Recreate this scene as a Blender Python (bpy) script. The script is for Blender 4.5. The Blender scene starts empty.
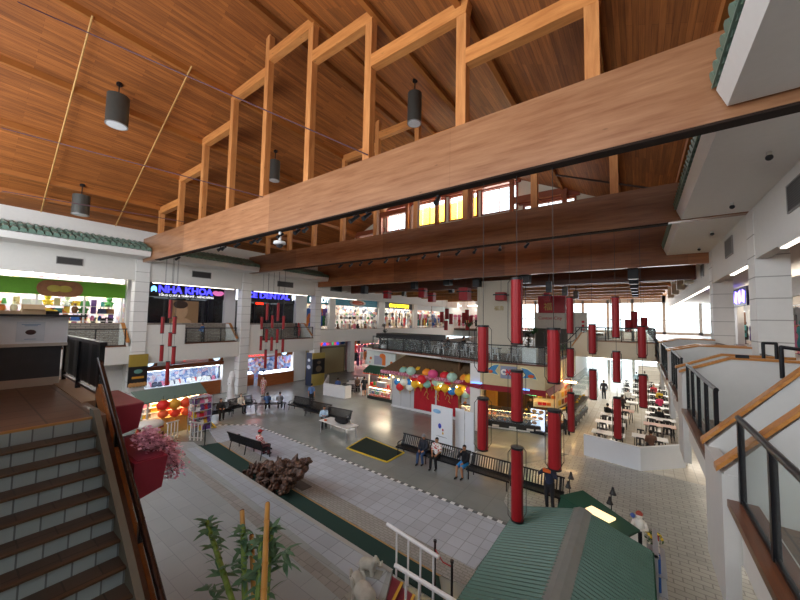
import bpy, bmesh, math, random
import numpy as np
from mathutils import Vector, Matrix
random.seed(7)
NTH = ['first', 'second', 'third', 'fourth', 'fifth', 'sixth', 'seventh', 'eighth', 'ninth', 'tenth', 'eleventh', 'twelfth', 'thirteenth', 'fourteenth', 'fifteenth', 'sixteenth', 'seventeenth', 'eighteenth', 'nineteenth', 'twentieth', 'twenty first', 'twenty second']
SC = bpy.context.scene
COL = SC.collection
PI = math.pi
# ---------------------------------------------------------------- camera
F, YAW, PITCH, ROLL, EYE = 329.3, -.62788, .05877, .01902, 7.0
_f = Vector((math.sin(YAW)*math.cos(PITCH), math.cos(YAW)*math.cos(PITCH), math.sin(PITCH)))
_r = Vector((math.cos(YAW), -math.sin(YAW), 0)); _u = _r.cross(_f)
RGT = _r*math.cos(ROLL)+_u*math.sin(ROLL); UPV = -_r*math.sin(ROLL)+_u*math.cos(ROLL); FWD = _f
cd = bpy.data.cameras.new('camera'); cam = bpy.data.objects.new('camera', cd); COL.objects.link(cam)
cd.sensor_width = 36; cd.lens = 36*F/800; cd.clip_start = .05; cd.clip_end = 400
m = Matrix.Identity(4)
for i in range(3):
    m[i][0] = RGT[i]; m[i][1] = UPV[i]; m[i][2] = -FWD[i]
m[2][3] = EYE
cam.matrix_world = m
SC.camera = cam
def P(x, y, X=None, Y=None, Z=None):
    """survey helper: the point of the plane X=, Y= or Z= seen along a line of sight"""
    d = RGT*((x-400)/F)+UPV*((300-y)/F)+FWD
    t = (Z-EYE)/d.z if Z is not None else (X/d.x if X is not None else Y/d.y)
    return Vector((0, 0, EYE))+d*t
# ---------------------------------------------------------------- materials
MATS = {}
def lin(c):
    return tuple((v/12.92 if v <= .04045 else ((v+.055)/1.055)**2.4) for v in c)
def hexc(h):
    return lin(tuple(int(h[i:i+2], 16)/255 for i in (0, 2, 4)))
def base(name):
    m = bpy.data.materials.new(name); m.use_nodes = True
    nt = m.node_tree; b = nt.nodes['Principled BSDF']
    return m, nt, b
def M(h, rough=.55, metal=0, var=.12, scale=6., emis=0, spec=None):
    """a plain surface of colour h with a little procedural unevenness"""
    key = (h, rough, metal, var, scale, emis)
    if key in MATS: return MATS[key]
    m, nt, b = base('surface_'+h+'_%d' % len(MATS))
    c = hexc(h)
    n = nt.nodes.new('ShaderNodeTexNoise'); n.inputs['Scale'].default_value = scale; n.inputs['Detail'].default_value = 3
    tc = nt.nodes.new('ShaderNodeTexCoord'); nt.links.new(tc.outputs['Object'], n.inputs['Vector'])
    mx = nt.nodes.new('ShaderNodeMix'); mx.data_type = 'RGBA'
    mx.inputs[6].default_value = tuple(v*(1-var) for v in c)+(1,)
    mx.inputs[7].default_value = tuple(min(1, v*(1+var)) for v in c)+(1,)
    nt.links.new(n.outputs['Fac'], mx.inputs[0]); nt.links.new(mx.outputs[2], b.inputs['Base Color'])
    b.inputs['Roughness'].default_value = rough; b.inputs['Metallic'].default_value = metal
    if emis:
        b.inputs['Emission Color'].default_value = c+(1,); b.inputs['Emission Strength'].default_value = emis
    MATS[key] = m
    return m
def glow(h, s):
    return M(h, .6, 0, 0, 6., s)
def glass(name, tint=(.9, .95, .95), alpha=.25, rough=.05):
    if name in MATS: return MATS[name]
    m, nt, b = base(name)
    b.inputs['Base Color'].default_value = tint+(1,); b.inputs['Roughness'].default_value = rough
    tr = nt.nodes.new('ShaderNodeBsdfTransparent'); tr.inputs['Color'].default_value = (.93, .96, .95, 1)
    ms = nt.nodes.new('ShaderNodeMixShader'); ms.inputs[0].default_value = alpha
    nt.links.new(tr.outputs[0], ms.inputs[1]); nt.links.new(b.outputs[0], ms.inputs[2])
    nt.links.new(ms.outputs[0], nt.nodes['Material Output'].inputs['Surface'])
    MATS[name] = m
    return m
def swiz(nt, order, scale=(1, 1, 1)):
    """object coordinates with the axes re-ordered, e.g. 'yxz'"""
    tc = nt.nodes.new('ShaderNodeTexCoord'); s = nt.nodes.new('ShaderNodeSeparateXYZ'); c = nt.nodes.new('ShaderNodeCombineXYZ')
    nt.links.new(tc.outputs['Object'], s.inputs[0])
    for i, a in enumerate(order):
        if a == '0': continue
        mm = nt.nodes.new('ShaderNodeMath'); mm.operation = 'MULTIPLY'; mm.inputs[1].default_value = scale[i]
        nt.links.new(s.outputs['xyz'.index(a)], mm.inputs[0]); nt.links.new(mm.outputs[0], c.inputs[i])
    return c.outputs[0]
def bricks(name, order, c1, c2, mortar, bw, bh, msize=.01, rough=.4, offset=.5, bump=.15, blotch=.25, coat=0, bias=0):
    if name in MATS: return MATS[name]
    m, nt, b = base(name)
    v = swiz(nt, order)
    t = nt.nodes.new('ShaderNodeTexBrick'); t.offset = offset
    nt.links.new(v, t.inputs['Vector'])
    t.inputs['Color1'].default_value = hexc(c1)+(1,); t.inputs['Color2'].default_value = hexc(c2)+(1,)
    t.inputs['Mortar'].default_value = hexc(mortar)+(1,)
    t.inputs['Scale'].default_value = 1; t.inputs['Mortar Size'].default_value = msize
    t.inputs['Brick Width'].default_value = bw; t.inputs['Row Height'].default_value = bh
    t.inputs['Bias'].default_value = bias
    n = nt.nodes.new('ShaderNodeTexNoise'); n.inputs['Scale'].default_value = .9; n.inputs['Detail'].default_value = 5
    nt.links.new(v, n.inputs['Vector'])
    mr = nt.nodes.new('ShaderNodeMapRange'); mr.inputs[3].default_value = 1-blotch; mr.inputs[4].default_value = 1+blotch
    nt.links.new(n.outputs['Fac'], mr.inputs[0])
    mx = nt.nodes.new('ShaderNodeMix'); mx.data_type = 'RGBA'; mx.blend_type = 'MULTIPLY'; mx.inputs[0].default_value = 1
    nt.links.new(t.outputs['Color'], mx.inputs[6]); nt.links.new(mr.outputs[0], mx.inputs[7])
    nt.links.new(mx.outputs[2], b.inputs['Base Color'])
    b.inputs['Roughness'].default_value = rough; b.inputs['Coat Weight'].default_value = coat
    bp = nt.nodes.new('ShaderNodeBump'); bp.inputs['Strength'].default_value = bump; bp.inputs['Distance'].default_value = .01; bp.invert = True
    nt.links.new(t.outputs['Fac'], bp.inputs['Height']); nt.links.new(bp.outputs[0], b.inputs['Normal'])
    MATS[name] = m
    return m
def wood(name, order, dark, light, stretch=14., rough=.45, scale=1.2, knots=True, plank=None, coat=0):
    """grain runs along the first axis of order"""
    if name in MATS: return MATS[name]
    m, nt, b = base(name)
    v = swiz(nt, order, (1, stretch, stretch))
    n = nt.nodes.new('ShaderNodeTexNoise'); n.inputs['Scale'].default_value = scale; n.inputs['Detail'].default_value = 6; n.inputs['Roughness'].default_value = .65
    nt.links.new(v, n.inputs['Vector'])
    r = nt.nodes.new('ShaderNodeValToRGB')
    r.color_ramp.elements[0].position = .3; r.color_ramp.elements[0].color = hexc(dark)+(1,)
    r.color_ramp.elements[1].position = .7; r.color_ramp.elements[1].color = hexc(light)+(1,)
    nt.links.new(n.outputs['Fac'], r.inputs[0])
    out = r.outputs[0]
    if knots:
        v2 = swiz(nt, order, (.55, 1.6, 1.6))
        vo = nt.nodes.new('ShaderNodeTexVoronoi'); vo.inputs['Scale'].default_value = 1.6; nt.links.new(v2, vo.inputs['Vector'])
        mr = nt.nodes.new('ShaderNodeMapRange'); mr.inputs[1].default_value = .02; mr.inputs[2].default_value = .075; mr.inputs[3].default_value = .45; mr.inputs[4].default_value = 1
        nt.links.new(vo.outputs['Distance'], mr.inputs[0])
        mx = nt.nodes.new('ShaderNodeMix'); mx.data_type = 'RGBA'; mx.blend_type = 'MULTIPLY'; mx.inputs[0].default_value = 1
        nt.links.new(out, mx.inputs[6]); nt.links.new(mr.outputs[0], mx.inputs[7]); out = mx.outputs[2]
    if plank:
        v3 = swiz(nt, order)
        t = nt.nodes.new('ShaderNodeTexBrick'); nt.links.new(v3, t.inputs['Vector'])
        t.inputs['Color1'].default_value = (.72, .68, .64, 1); t.inputs['Color2'].default_value = (1.2, 1.16, 1.12, 1); t.inputs['Mortar'].default_value = (.45, .38, .33, 1)
        t.inputs['Scale'].default_value = 1; t.inputs['Mortar Size'].default_value = plank[2]; t.inputs['Brick Width'].default_value = plank[0]; t.inputs['Row Height'].default_value = plank[1]
        mx = nt.nodes.new('ShaderNodeMix'); mx.data_type = 'RGBA'; mx.blend_type = 'MULTIPLY'; mx.inputs[0].default_value = 1
        nt.links.new(out, mx.inputs[6]); nt.links.new(t.outputs['Color'], mx.inputs[7]); out = mx.outputs[2]
    nt.links.new(out, b.inputs['Base Color'])
    b.inputs['Roughness'].default_value = rough; b.inputs['Coat Weight'].default_value = coat
    MATS[name] = m
    return m
def stripes(name, axis, c1, c2, period, rough=.45, duty=.5):
    if name in MATS: return MATS[name]
    m, nt, b = base(name)
    v = swiz(nt, axis+'00')
    s = nt.nodes.new('ShaderNodeSeparateXYZ'); nt.links.new(v, s.inputs[0])
    a = nt.nodes.new('ShaderNodeMath'); a.operation = 'PINGPONG'; a.inputs[1].default_value = period/2; nt.links.new(s.outputs[0], a.inputs[0])
    g = nt.nodes.new('ShaderNodeMath'); g.operation = 'GREATER_THAN'; g.inputs[1].default_value = period/2*duty; nt.links.new(a.outputs[0], g.inputs[0])
    mx = nt.nodes.new('ShaderNodeMix'); mx.data_type = 'RGBA'; mx.inputs[6].default_value = hexc(c1)+(1,); mx.inputs[7].default_value = hexc(c2)+(1,)
    nt.links.new(g.outputs[0], mx.inputs[0]); nt.links.new(mx.outputs[2], b.inputs['Base Color'])
    b.inputs['Roughness'].default_value = rough
    MATS[name] = m
    return m
def patchwork(name, cols, scale=8., rough=.6):
    """printed or patterned surface: cells of several colours"""
    if name in MATS: return MATS[name]
    m, nt, b = base(name)
    tc = nt.nodes.new('ShaderNodeTexCoord')
    vo = nt.nodes.new('ShaderNodeTexVoronoi'); vo.inputs['Scale'].default_value = scale; nt.links.new(tc.outputs['Object'], vo.inputs['Vector'])
    s = nt.nodes.new('ShaderNodeSeparateColor'); nt.links.new(vo.outputs['Color'], s.inputs[0])
    r = nt.nodes.new('ShaderNodeValToRGB'); r.color_ramp.interpolation = 'CONSTANT'
    e = r.color_ramp.elements
    while len(e) < len(cols): e.new(.5)
    for i, c in enumerate(cols):
        e[i].position = i/len(cols); e[i].color = hexc(c)+(1,)
    nt.links.new(s.outputs[0], r.inputs[0]); nt.links.new(r.outputs[0], b.inputs['Base Color'])
    b.inputs['Roughness'].default_value = rough
    MATS[name] = m
    return m
# ---------------------------------------------------------------- mesh building
class MB:
    def __init__(s): s.v = []; s.f = []; s.sm = []
    def add(s, vs, fs, smooth=False):
        o = len(s.v); s.v += [tuple(v) for v in vs]
        for f in fs: s.f.append(tuple(i+o for i in f)); s.sm.append(smooth)
        return s
    def box(s, c, d, rz=0, ry=0, rx=0):
        x, y, z = d[0]/2, d[1]/2, d[2]/2
        R = Matrix.Rotation(rz, 3, 'Z') @ Matrix.Rotation(ry, 3, 'Y') @ Matrix.Rotation(rx, 3, 'X')
        vs = [R @ Vector(p)+Vector(c) for p in ((-x,-y,-z),(x,-y,-z),(x,y,-z),(-x,y,-z),(-x,-y,z),(x,-y,z),(x,y,z),(-x,y,z))]
        return s.add(vs, [(0,3,2,1),(4,5,6,7),(0,1,5,4),(1,2,6,5),(2,3,7,6),(3,0,4,7)])
    def bb(s, x0, x1, y0, y1, z0, z1):
        return s.box(((x0+x1)/2, (y0+y1)/2, (z0+z1)/2), (abs(x1-x0), abs(y1-y0), abs(z1-z0)))
    def prism(s, pts, off):
        """polygon pts (3-D) swept by the vector off"""
        n = len(pts); a = [Vector(p) for p in pts]; b = [p+Vector(off) for p in a]
        return s.add(a+b, [tuple(range(n))[::-1], tuple(range(n, 2*n))]+[(i, (i+1) % n, n+(i+1) % n, n+i) for i in range(n)])
    def bar(s, p, q, w, h=None):
        """square bar between two points, w across, h upright"""
        h = h or w; p = Vector(p); q = Vector(q); d = (q-p).normalized()
        up = Vector((0, 0, 1)) if abs(d.z) < .95 else Vector((0, 1, 0))
        a = d.cross(up).normalized(); b = a.cross(d)
        vs = [o+a*i*w/2+b*j*h/2 for o in (p, q) for i, j in ((-1,-1),(1,-1),(1,1),(-1,1))]
        return s.add(vs, [(0,1,2,3),(7,6,5,4),(0,4,5,1),(1,5,6,2),(2,6,7,3),(3,7,4,0)])
    def cyl(s, p, q, r, r2=None, n=10, caps=True):
        r2 = r if r2 is None else r2; p = Vector(p); q = Vector(q); d = (q-p).normalized()
        up = Vector((0, 0, 1)) if abs(d.z) < .95 else Vector((1, 0, 0))
        a = d.cross(up).normalized(); b = d.cross(a)
        vs = []
        for o, rr in ((p, r), (q, r2)):
            vs += [o+(a*math.cos(2*PI*i/n)+b*math.sin(2*PI*i/n))*rr for i in range(n)]
        s.add(vs, [(i, (i+1) % n, n+(i+1) % n, n+i) for i in range(n)], True)
        if caps: s.add(vs, [tuple(range(n))[::-1], tuple(range(n, 2*n))])
        return s
    def tube(s, pts, r, n=8):
        for a, b in zip(pts, pts[1:]): s.cyl(a, b, r, n=n)
        for a in pts[1:-1]: s.ball(a, r, n=n, k=4)
        return s
    def ball(s, c, r, n=10, k=7, sq=(1, 1, 1), rz=0):
        c = Vector(c); R = Matrix.Rotation(rz, 3, 'Z'); vs = []; fs = []
        for j in range(k+1):
            t = PI*j/k
            for i in range(n):
                a = 2*PI*i/n
                vs.append(c+R @ Vector((r*sq[0]*math.sin(t)*math.cos(a), r*sq[1]*math.sin(t)*math.sin(a), r*sq[2]*math.cos(t))))
        for j in range(k):
            for i in range(n):
                fs.append((j*n+i, (j+1)*n+i, (j+1)*n+(i+1) % n, j*n+(i+1) % n))
        return s.add(vs, fs, True)
    def lathe(s, prof, c=(0, 0, 0), n=16):
        c = Vector(c); vs = []; fs = []
        for r, z in prof: vs += [c+Vector((r*math.cos(2*PI*i/n), r*math.sin(2*PI*i/n), z)) for i in range(n)]
        for j in range(len(prof)-1):
            for i in range(n): fs.append((j*n+i, j*n+(i+1) % n, (j+1)*n+(i+1) % n, (j+1)*n+i))
        s.add(vs, fs, True)
        return s.add(vs, [tuple(range(n))[::-1], tuple(range((len(prof)-1)*n, len(prof)*n))])
    def quad(s, a, b, c, d): return s.add([a, b, c, d], [(0, 1, 2, 3)])
    def mesh(s, name):
        me = bpy.data.meshes.new(name); me.from_pydata(s.v, [], s.f)
        me.polygons.foreach_set('use_smooth', s.sm); me.update()
        return me
    def build(s, name, mat, parent=None, world=True):
        me = s.mesh(name)
        if parent is not None and world:
            me.transform(parent_matrix(parent).inverted())
        return link(name, me, mat, parent)
def parent_matrix(o):
    mt = Matrix.LocRotScale(o.location, o.rotation_euler, o.scale)
    return parent_matrix(o.parent) @ mt if o.parent else mt
def link(name, me, mat, parent=None):
    o = bpy.data.objects.new(name, me); COL.objects.link(o)
    if mat is not None and len(me.materials) == 0: me.materials.append(mat)
    if parent is not None: o.parent = parent
    return o
def thing(name, label, cat, loc=(0, 0, 0), rz=0, group=None):
    o = bpy.data.objects.new(name, None); COL.objects.link(o); o.empty_display_size = .2
    o.location = loc; o.rotation_euler = (0, 0, rz)
    return tag(o, label, cat, group)
def tag(o, label, cat, group=None, kind=None):
    o['label'] = label; o['category'] = cat
    if group: o['group'] = group
    if kind: o['kind'] = kind
    return o
def struct(name, mb, mat, parent=None):
    o = mb.build(name, mat, parent)
    if parent is None: o['kind'] = 'structure'
    return o
KIDS = {}
def dup(root, loc, rz=None, label=None, group=None):
    def cp(o, par):
        c = o.copy(); COL.objects.link(c)
        if par is not None: c.parent = par
        for ch in list(o.children): cp(ch, c)
        return c
    r = cp(root, None); r.location = loc
    if rz is not None: r.rotation_euler = (0, 0, rz)
    if label: r['label'] = label
    if group: r['group'] = group
    return r
FONT = {}
def text(name, body, size, mat, loc, rot, parent=None, depth=.02, sx=1., align='CENTER', bold=0):
    cu = bpy.data.curves.new(name, 'FONT'); cu.body = body; cu.size = size; cu.extrude = depth; cu.align_x = align; cu.align_y = 'CENTER'; cu.offset = bold
    t = bpy.data.objects.new(name, cu); COL.objects.link(t)
    bpy.context.view_layer.update()
    me = bpy.data.meshes.new_from_object(t.evaluated_get(bpy.context.evaluated_depsgraph_get()))
    bpy.data.objects.remove(t); bpy.data.curves.remove(cu)
    mt = Matrix.Translation(loc) @ rot.to_4x4() @ Matrix.Diagonal((sx, 1, 1, 1))
    if parent is not None: mt = parent_matrix(parent).inverted() @ mt
    me.transform(mt); me.materials.clear()
    return link(name, me, mat, parent)
def facing(nrm):
    """rotation whose local +Z (text front) looks along the horizontal direction nrm, text upright"""
    z = Vector((nrm[0], nrm[1], 0)).normalized(); y = Vector((0, 0, 1)); x = y.cross(z)
    return Matrix((x, y, z)).transposed()
PX, MX, MY = facing((1, 0)), facing((-1, 0)), facing((0, -1))
# ---------------------------------------------------------------- palette
WHITE = M('e4e2de', .6, var=.04); WALL = M('dedbd5', .7, var=.04); CREAM = M('d8d0bd', .7, var=.04); SOFF = M('cfcbc6', .8, var=.03)
BLACK = M('16161a', .45); DARK = M('26262a', .5); IRON = M('1b1c20', .35, .3); STEEL = M('c3cad4', .3, .55, .05)
RED = M('c8141f', .5, var=.08); BURG = M('8c1f35', .5, var=.06); GOLD = M('b8973f', .5)
PLANK = wood('ceiling_planks', 'yxz', '854c20', 'b56f35', 20., .6, .7, False, (3.2, .13, .004))
PLANK2 = wood('low_ceiling_planks', 'xyz', 'a06a35', 'd09a58', 20., .5, .7, False, (3., .14, .004))
GLU = wood('glulam_beam', 'xyz', '96623e', 'c2916a', 12., .38, .55, True, (9., .21, .004), coat=.25)
GLU2 = wood('glulam_beam_dark', 'xyz', '855536', 'b4835c', 12., .34, .55, True, (9., .21, .004), coat=.25)
GLU3 = wood('beam_dark_stain', 'xyz', '4a2716', '6b3b22', 12., .45, .55, False)
POSTW = wood('post_timber', 'zxy', 'b5703a', 'dc9a5c', 9., .5, .8, True)
CHORDW = wood('chord_timber', 'xyz', 'ba7238', 'df9a58', 9., .5, .8, True)
CAPW = wood('oak_cap', 'xyz', 'a86a30', 'c98d4c', 14., .4, 1.2, False, coat=.2)
SILLW = wood('rail_sill_timber', 'yxz', '54301a', '7a4728', 14., .35, 1.2, False, coat=.3)
CABW = wood('cabinet_timber', 'yzx', '8a4a22', 'a9602f', 8., .4, 1.5, False)
TILE = M('6c887a', .45, var=.2, scale=3.)
GLASS = glass('rail_glass', alpha=.05); WINGL = glass('window_glass', alpha=.06)
LAMP = glow('fff4e4', 9.)
# ================================================================ the hall
RX, RZ, SL = -13.3, 20.73, .475
def roof(x): return RZ-SL*abs(x-RX)
WL, WR = -29.3, 3.2           # planes of the bulkheads above the arcades
# ---- floors
FLOORM = bricks('polished_floor', 'xy0', '8d918d', '868a87', '7f8380', 1.2, 1.2, .012, .24, 0, .05, .18, .1)
FLOORB = bricks('brick_paving', 'xy0', 'adaea8', '9fa09a', '82827e', .42, .2, .016, .3, .5, .25, .2, .1)
AISLE = bricks('aisle_tile', 'xy0', 'd8d2c4', 'cdc6b7', 'b3ac9f', .4, .4, .012, .2, 0, .1, .12, .2)
PLAZA = bricks('plaza_tile', 'xy0', 'bac1cb', 'adb3bd', '939aa2', .46, .46, .014, .3, 0, .15, .12)
HERR = bricks('herringbone_paver', 'xy0', 'a3a19b', '979590', '85837d', .2, .1, .012, .5, .5, .3, .15)
STAGE = bricks('stage_tile', 'xy0', '9aa3a4', '929a9b', '818889', .9, .45, .008, .38, .5, .12, .12)
EDGET = bricks('stage_edge_tile', 'xy0', 'a8b2ba', '9da6ae', '888d92', .6, .42, .012, .3, 0, .15, .1)
TANT = bricks('tan_strip_tile', 'xy0', '95958f', '8a8a84', '777772', .3, .3, .012, .4, .5, .2, .15)
BROWNT = bricks('brown_landing_tile', 'xy0', '7d6350', '705745', '4c3c31', .45, .45, .012, .35, 0, .2, .3)
RISERT = bricks('riser_tile', 'yz0', 'a2b0b2', '95a3a6', '666e70', .19, 5.17, .008, .35, 0, .2, .15)
STEPT = bricks('dark_step_tile', 'xy0', '51443a', '463a31', '332b25', .3, .29, .008, .4, 0, .15, .25)
COLM = bricks('column_block', 'yz0', 'e3e1dd', 'dcdad6', 'aeaba6', 3.1, .72, .012, .55, 0, .5, .04)
COLM2 = bricks('column_block_front', 'xz0', 'e3e1dd', 'dcdad6', 'aeaba6', 3.1, .72, .012, .55, 0, .5, .04)
STONE = bricks('stone_veneer', 'yz0', 'a69b90', '8d8379', '6a625a', .5, .13, .02, .7, .5, .5, .3)
STONE2 = bricks('stone_veneer_cross', 'xz0', '8a827a', '776f68', '57504a', .5, .13, .02, .7, .5, .5, .3)
struct('floor', MB().bb(-48, 12, -8, 75, -.3, 0), FLOORM)
struct('floor_brick_walk', MB().prism([(-3.1, -6, 0), (4.4, -6, 0), (4.4, 19.9, 0), (-3.1, 19.9, 0), (-4.9, 16.8, 0), (-4.4, 13.2, 0), (-3.4, 11.9, 0)], (0, 0, .012)), FLOORB)
struct('floor_aisle', MB().bb(-4.2, 3.2, 19.9, 70, 0, .014), AISLE)
struct('floor_plaza', MB().prism([(-22.6, 10.2, 0), (-19.2, 9.3, 0), (-3.9, 8.9, 0), (-3.75, 11.75, 0), (-20.2, 12.15, 0)], (0, 0, .014)), PLAZA)
struct('floor_paver_strip', MB().prism([(-18.8, 9.2, 0), (-4.4, 8.4, 0), (-3.1, 8.6, 0), (-3.8, 9.15, 0), (-18.8, 9.95, 0)], (0, 0, .02)), HERR)
# the black and white dash border of the plaza
dash = MB(); dk = MB()
for a, b in (((-22.4, 10.35), (-20.25, 12.15)), ((-20.25, 12.15), (-3.75, 11.78))):
    a = Vector(a+(.02,)); b = Vector(b+(.02,)); L = (b-a).length; d = (b-a)/L; k = 0; s_ = 0
    while s_ < L:
        c = a+d*(s_+.09)
        (dash if k % 2 else dk).box(c, (.17, .13, .012), math.atan2(d.y, d.x)); s_ += .185; k += 1
t = struct('trim_dash_border', dash, M('f2f2f0', .4)); struct('trim_dash_gaps', dk, M('5b5d5c', .4), t)
# ---- stage in front, with edge tiles and a tan strip
SH = .5
def stg(x, y): return Vector((x, y, SH))
struct('floor_stage', MB().prism([(-20.2, -3.6, 0), (-4.2, -3.6, 0), (-4.9, 6.4, 0), (-5.3, 7.2, 0), (-17.8, 7.8, 0), (-18.7, 7.9, 0), (-20.2, 6.6, 0)], (0, 0, SH)), STAGE)
struct('trim_stage_edge', MB().prism([(-5.05, 6.3, SH), (-5.4, 7.15, SH), (-17.8, 7.75, SH), (-18., 7.3, SH)], (0, 0, .006)), EDGET)
struct('trim_stage_nosing', MB().prism([(-5.3, 7.09, SH), (-5.3, 7.22, SH), (-17.8, 7.82, SH), (-17.8, 7.68, SH)], (0, 0, .012)), M('a8a8a2', .5))
struct('trim_tan_strip', MB().prism([(-5.6, 5.75, SH), (-5.6, 6.15, SH), (-18.3, 7.0, SH), (-18.4, 6.65, SH)], (0, 0, .006)), TANT)
# ---- ceiling: two wooden slopes and the low ceiling beyond
Y0R, Y1R = -3.5, 25.3
struct('ceiling_left', MB().prism([(-29.4, Y0R, roof(-29.4)), (RX, Y0R, RZ), (RX, Y0R, RZ+.2), (-29.4, Y0R, roof(-29.4)+.2)], (0, Y1R-Y0R, 0)), PLANK)
struct('ceiling_right', MB().prism([(RX, Y0R, RZ), (3.4, Y0R, roof(3.4)), (3.4, Y0R, roof(3.4)+.2), (RX, Y0R, RZ+.2)], (0, Y1R-Y0R, 0)), PLANK)
struct('ceiling_low', MB().bb(-34, 3.4, 25.4, 63, 11.2, 11.4), PLANK2)
PXS = [-26.6, -23.45, -20.35, -17.2, -14.05, -10.85, -7.6, -4.0, -.75]
TOP = [roof(x) for x in PXS]
n = 0
for x in (-28., -26.6, -23.6, -20.6, -17.3, -10.7, -7.4, -4.1, -.8, 1.6):
    n += 1; z = roof(x)
    struct('trim_purlin_%d' % n, MB().bb(x-.09, x+.09, Y0R, Y1R, z-.24, z+.03), M('a8662c', .55, scale=2.))
struct('trim_ridge', MB().bb(RX-.12, RX+.12, Y0R, Y1R, RZ-.32, RZ-.02), M('8a5122', .55, scale=2.))
# ---- three trusses: deep glulam beam, posts standing on it, stepped chords between them
ORD = ['nearest', 'second', 'third']
def truss(i, Y, gm, pm, cm, xa, xb, zb, zt):
    t = thing('roof_truss', ['long pale laminated timber beam nearest the viewer carrying tall posts and stepped chords',
              'second long timber beam from the viewer with posts and stepped chords, track spotlights under it',
              'third and darkest timber beam across the hall, below the high gable windows'][i], 'roof beam', (RX, Y, zb), 0, 'timber trusses across the hall')
    MB().bb(xa, xb, Y-.17, Y+.17, zb, zt).build('beam', gm, t)
    for k, x in enumerate(PXS):
        top = TOP[k]-.46 if k != 4 else RZ-.35
        if k in (0, 8): top = TOP[k]-.46
        MB().bb(x-.15, x+.15, Y-.14, Y+.14, zt-.01, top).build('post', pm, t)
    for k in range(8):
        lo = k if k < 4 else k+1
        hi = k+1 if k < 4 else k
        s = 1 if k < 4 else -1
        z = TOP[lo]-.02
        a = PXS[lo]-s*.24; b = PXS[hi]-s*.15
        # the free end of the chord is cut on a slant
        pts = [(a, Y-.15, z), (b, Y-.15, z), (b, Y-.15, z-.45), (a+s*.1, Y-.15, z-.45)]
        MB().prism(pts if s < 0 else pts[::-1], (0, .3, 0)).build('chord', cm, t)
    return t
truss(0, 8.4, GLU, POSTW, CHORDW, -29.6, 4.6, 10.8, 12.52)
truss(1, 16.5, GLU2, POSTW, CHORDW, -29.6, 4.4, 10.98, 12.5)
truss(2, 24.6, wood('glulam_beam_red', 'xyz', '7a4626', 'a56c40', 12., .36, .55, True, (2.6, .19, .003), coat=.25), M('8c4a2a', .55), M('8a4526', .55), -29.6, 4.2, 10.42, 13.15)
# thin track plates, nearly beam-wide, colouring the first two beams' undersides dark
TRK = M('2a1a10', .95)
for Y, za, x0, x1 in ((8.4, 10.8, -26.9, 3.), (16.5, 10.98, -24, 1.)):
    struct('trim_track_underside_%d' % int(Y), MB().bb(x0, x1, Y-.16, Y+.16, za-.05, za-.002), TRK)
# ---- gable wall above the third beam with windows
GY = 25.1
gw = MB()
wins = [(-23.9, -20.5, 14., 15.6), (-20., -17.25, 15.5, 17.6), (-16.8, -13.45, 15.5, 17.7), (-13.15, -10.5, 15.5, 17.7), (-10.2, -7.3, 15.5, 17.6), (-6.9, -3.35, 14., 15.75)]
edges = [-29.3]+[v for w in wins for v in w[:2]]+[3.3]
for k in range(len(edges)-1):
    a, b = edges[k], edges[k+1]
    w = next((w for w in wins if w[0] == a and w[1] == b), None)
    def top(x0, x1, z0):
        xs = [x0]+([RX] if x0 < RX < x1 else [])+[x1]
        gw.prism([(x0, GY, z0)]+[(x1, GY, z0)]+[(x, GY, roof(x)+.05) for x in xs[::-1]], (0, .2, 0))
    if w: gw.bb(a, b, GY, GY+.2, 10.9, w[2]); top(a, b, w[3])
    else: top(a, b, 10.9)
struct('wall_back_gable', gw, CREAM)
REDW = M('8b3f26', .5, scale=3.)
SHADE = M('d9c23a', .8)
for k, (a, b, z0, z1) in enumerate(wins):
    fr = MB()
    for x in (a+.05, b-.05): fr.bb(x-.07, x+.07, GY-.08, GY+.22, z0, z1)
    fr.bb(a, b, GY-.08, GY+.22, z0, z0+.1); fr.bb(a, b, GY-.1, GY+.22, z1-.08, z1)
    fr.bb(a-.25, b+.25, GY-.3, GY-.02, z1, z1+.42)            # deep header
    mid = (a+b)/2; fr.bb(mid-.03, mid+.03, GY+.06, GY+.12, z0, z1)
    w = struct('window_%d' % (k+1), fr, REDW)
    MB().bb(a+.1, b-.1, GY+.08, GY+.1, z0+.08, z1-.06).build('pane', WINGL, w)
    if k in (2, 3):
        m2, nt, b2 = base('yellow_blind_%d' % k); b2.inputs[0].default_value = (.9, .8, .2, 1)
        tl = nt.nodes.new('ShaderNodeBsdfTranslucent'); tl.inputs[0].default_value = hexc('e2cc80')+(1,)
        nt.links.new(tl.outputs[0], nt.nodes['Material Output'].inputs['Surface'])
        bm_ = MB()
        for q in range(4):
            x0 = a+.12+(b-a-.24)*q/4; x1 = a+.12+(b-a-.24)*(q+1)/4-.03
            bm_.bb(x0, x1, GY+.16, GY+.17, z0+.1, z1-.55+.12*(q % 2))
        bm_.build('yellow_blind', m2, w)
# low beams of the far hall
for k, (Y, z0, mt) in enumerate([(30., 10.12, GLU3), (34.6, 10.5, PLANK2), (38.4, 10.5, PLANK2), (42.4, 10.5, PLANK2), (46.6, 10.5, PLANK2), (51, 10.5, PLANK2), (56, 10.5, PLANK2)]):
    t = MB().bb(-33, WR if k == 0 else 2.4, Y-.2, Y+.2, z0, 11.22)
    o = t.build('ceiling_beam', mt)
    tag(o, ['dark stained beam closing off the high hall in front of the low ceiling', 'pale low ceiling beam, first behind the dark one', 'pale low ceiling beam, second behind the dark one', 'pale low ceiling beam, third behind the dark one',
        'pale low ceiling beam, fourth behind the dark one', 'pale low ceiling beam, fifth behind the dark one', 'pale low ceiling beam, farthest one before the window wall'][k], 'beam', 'beams of the low ceiling' if k else None)
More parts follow.
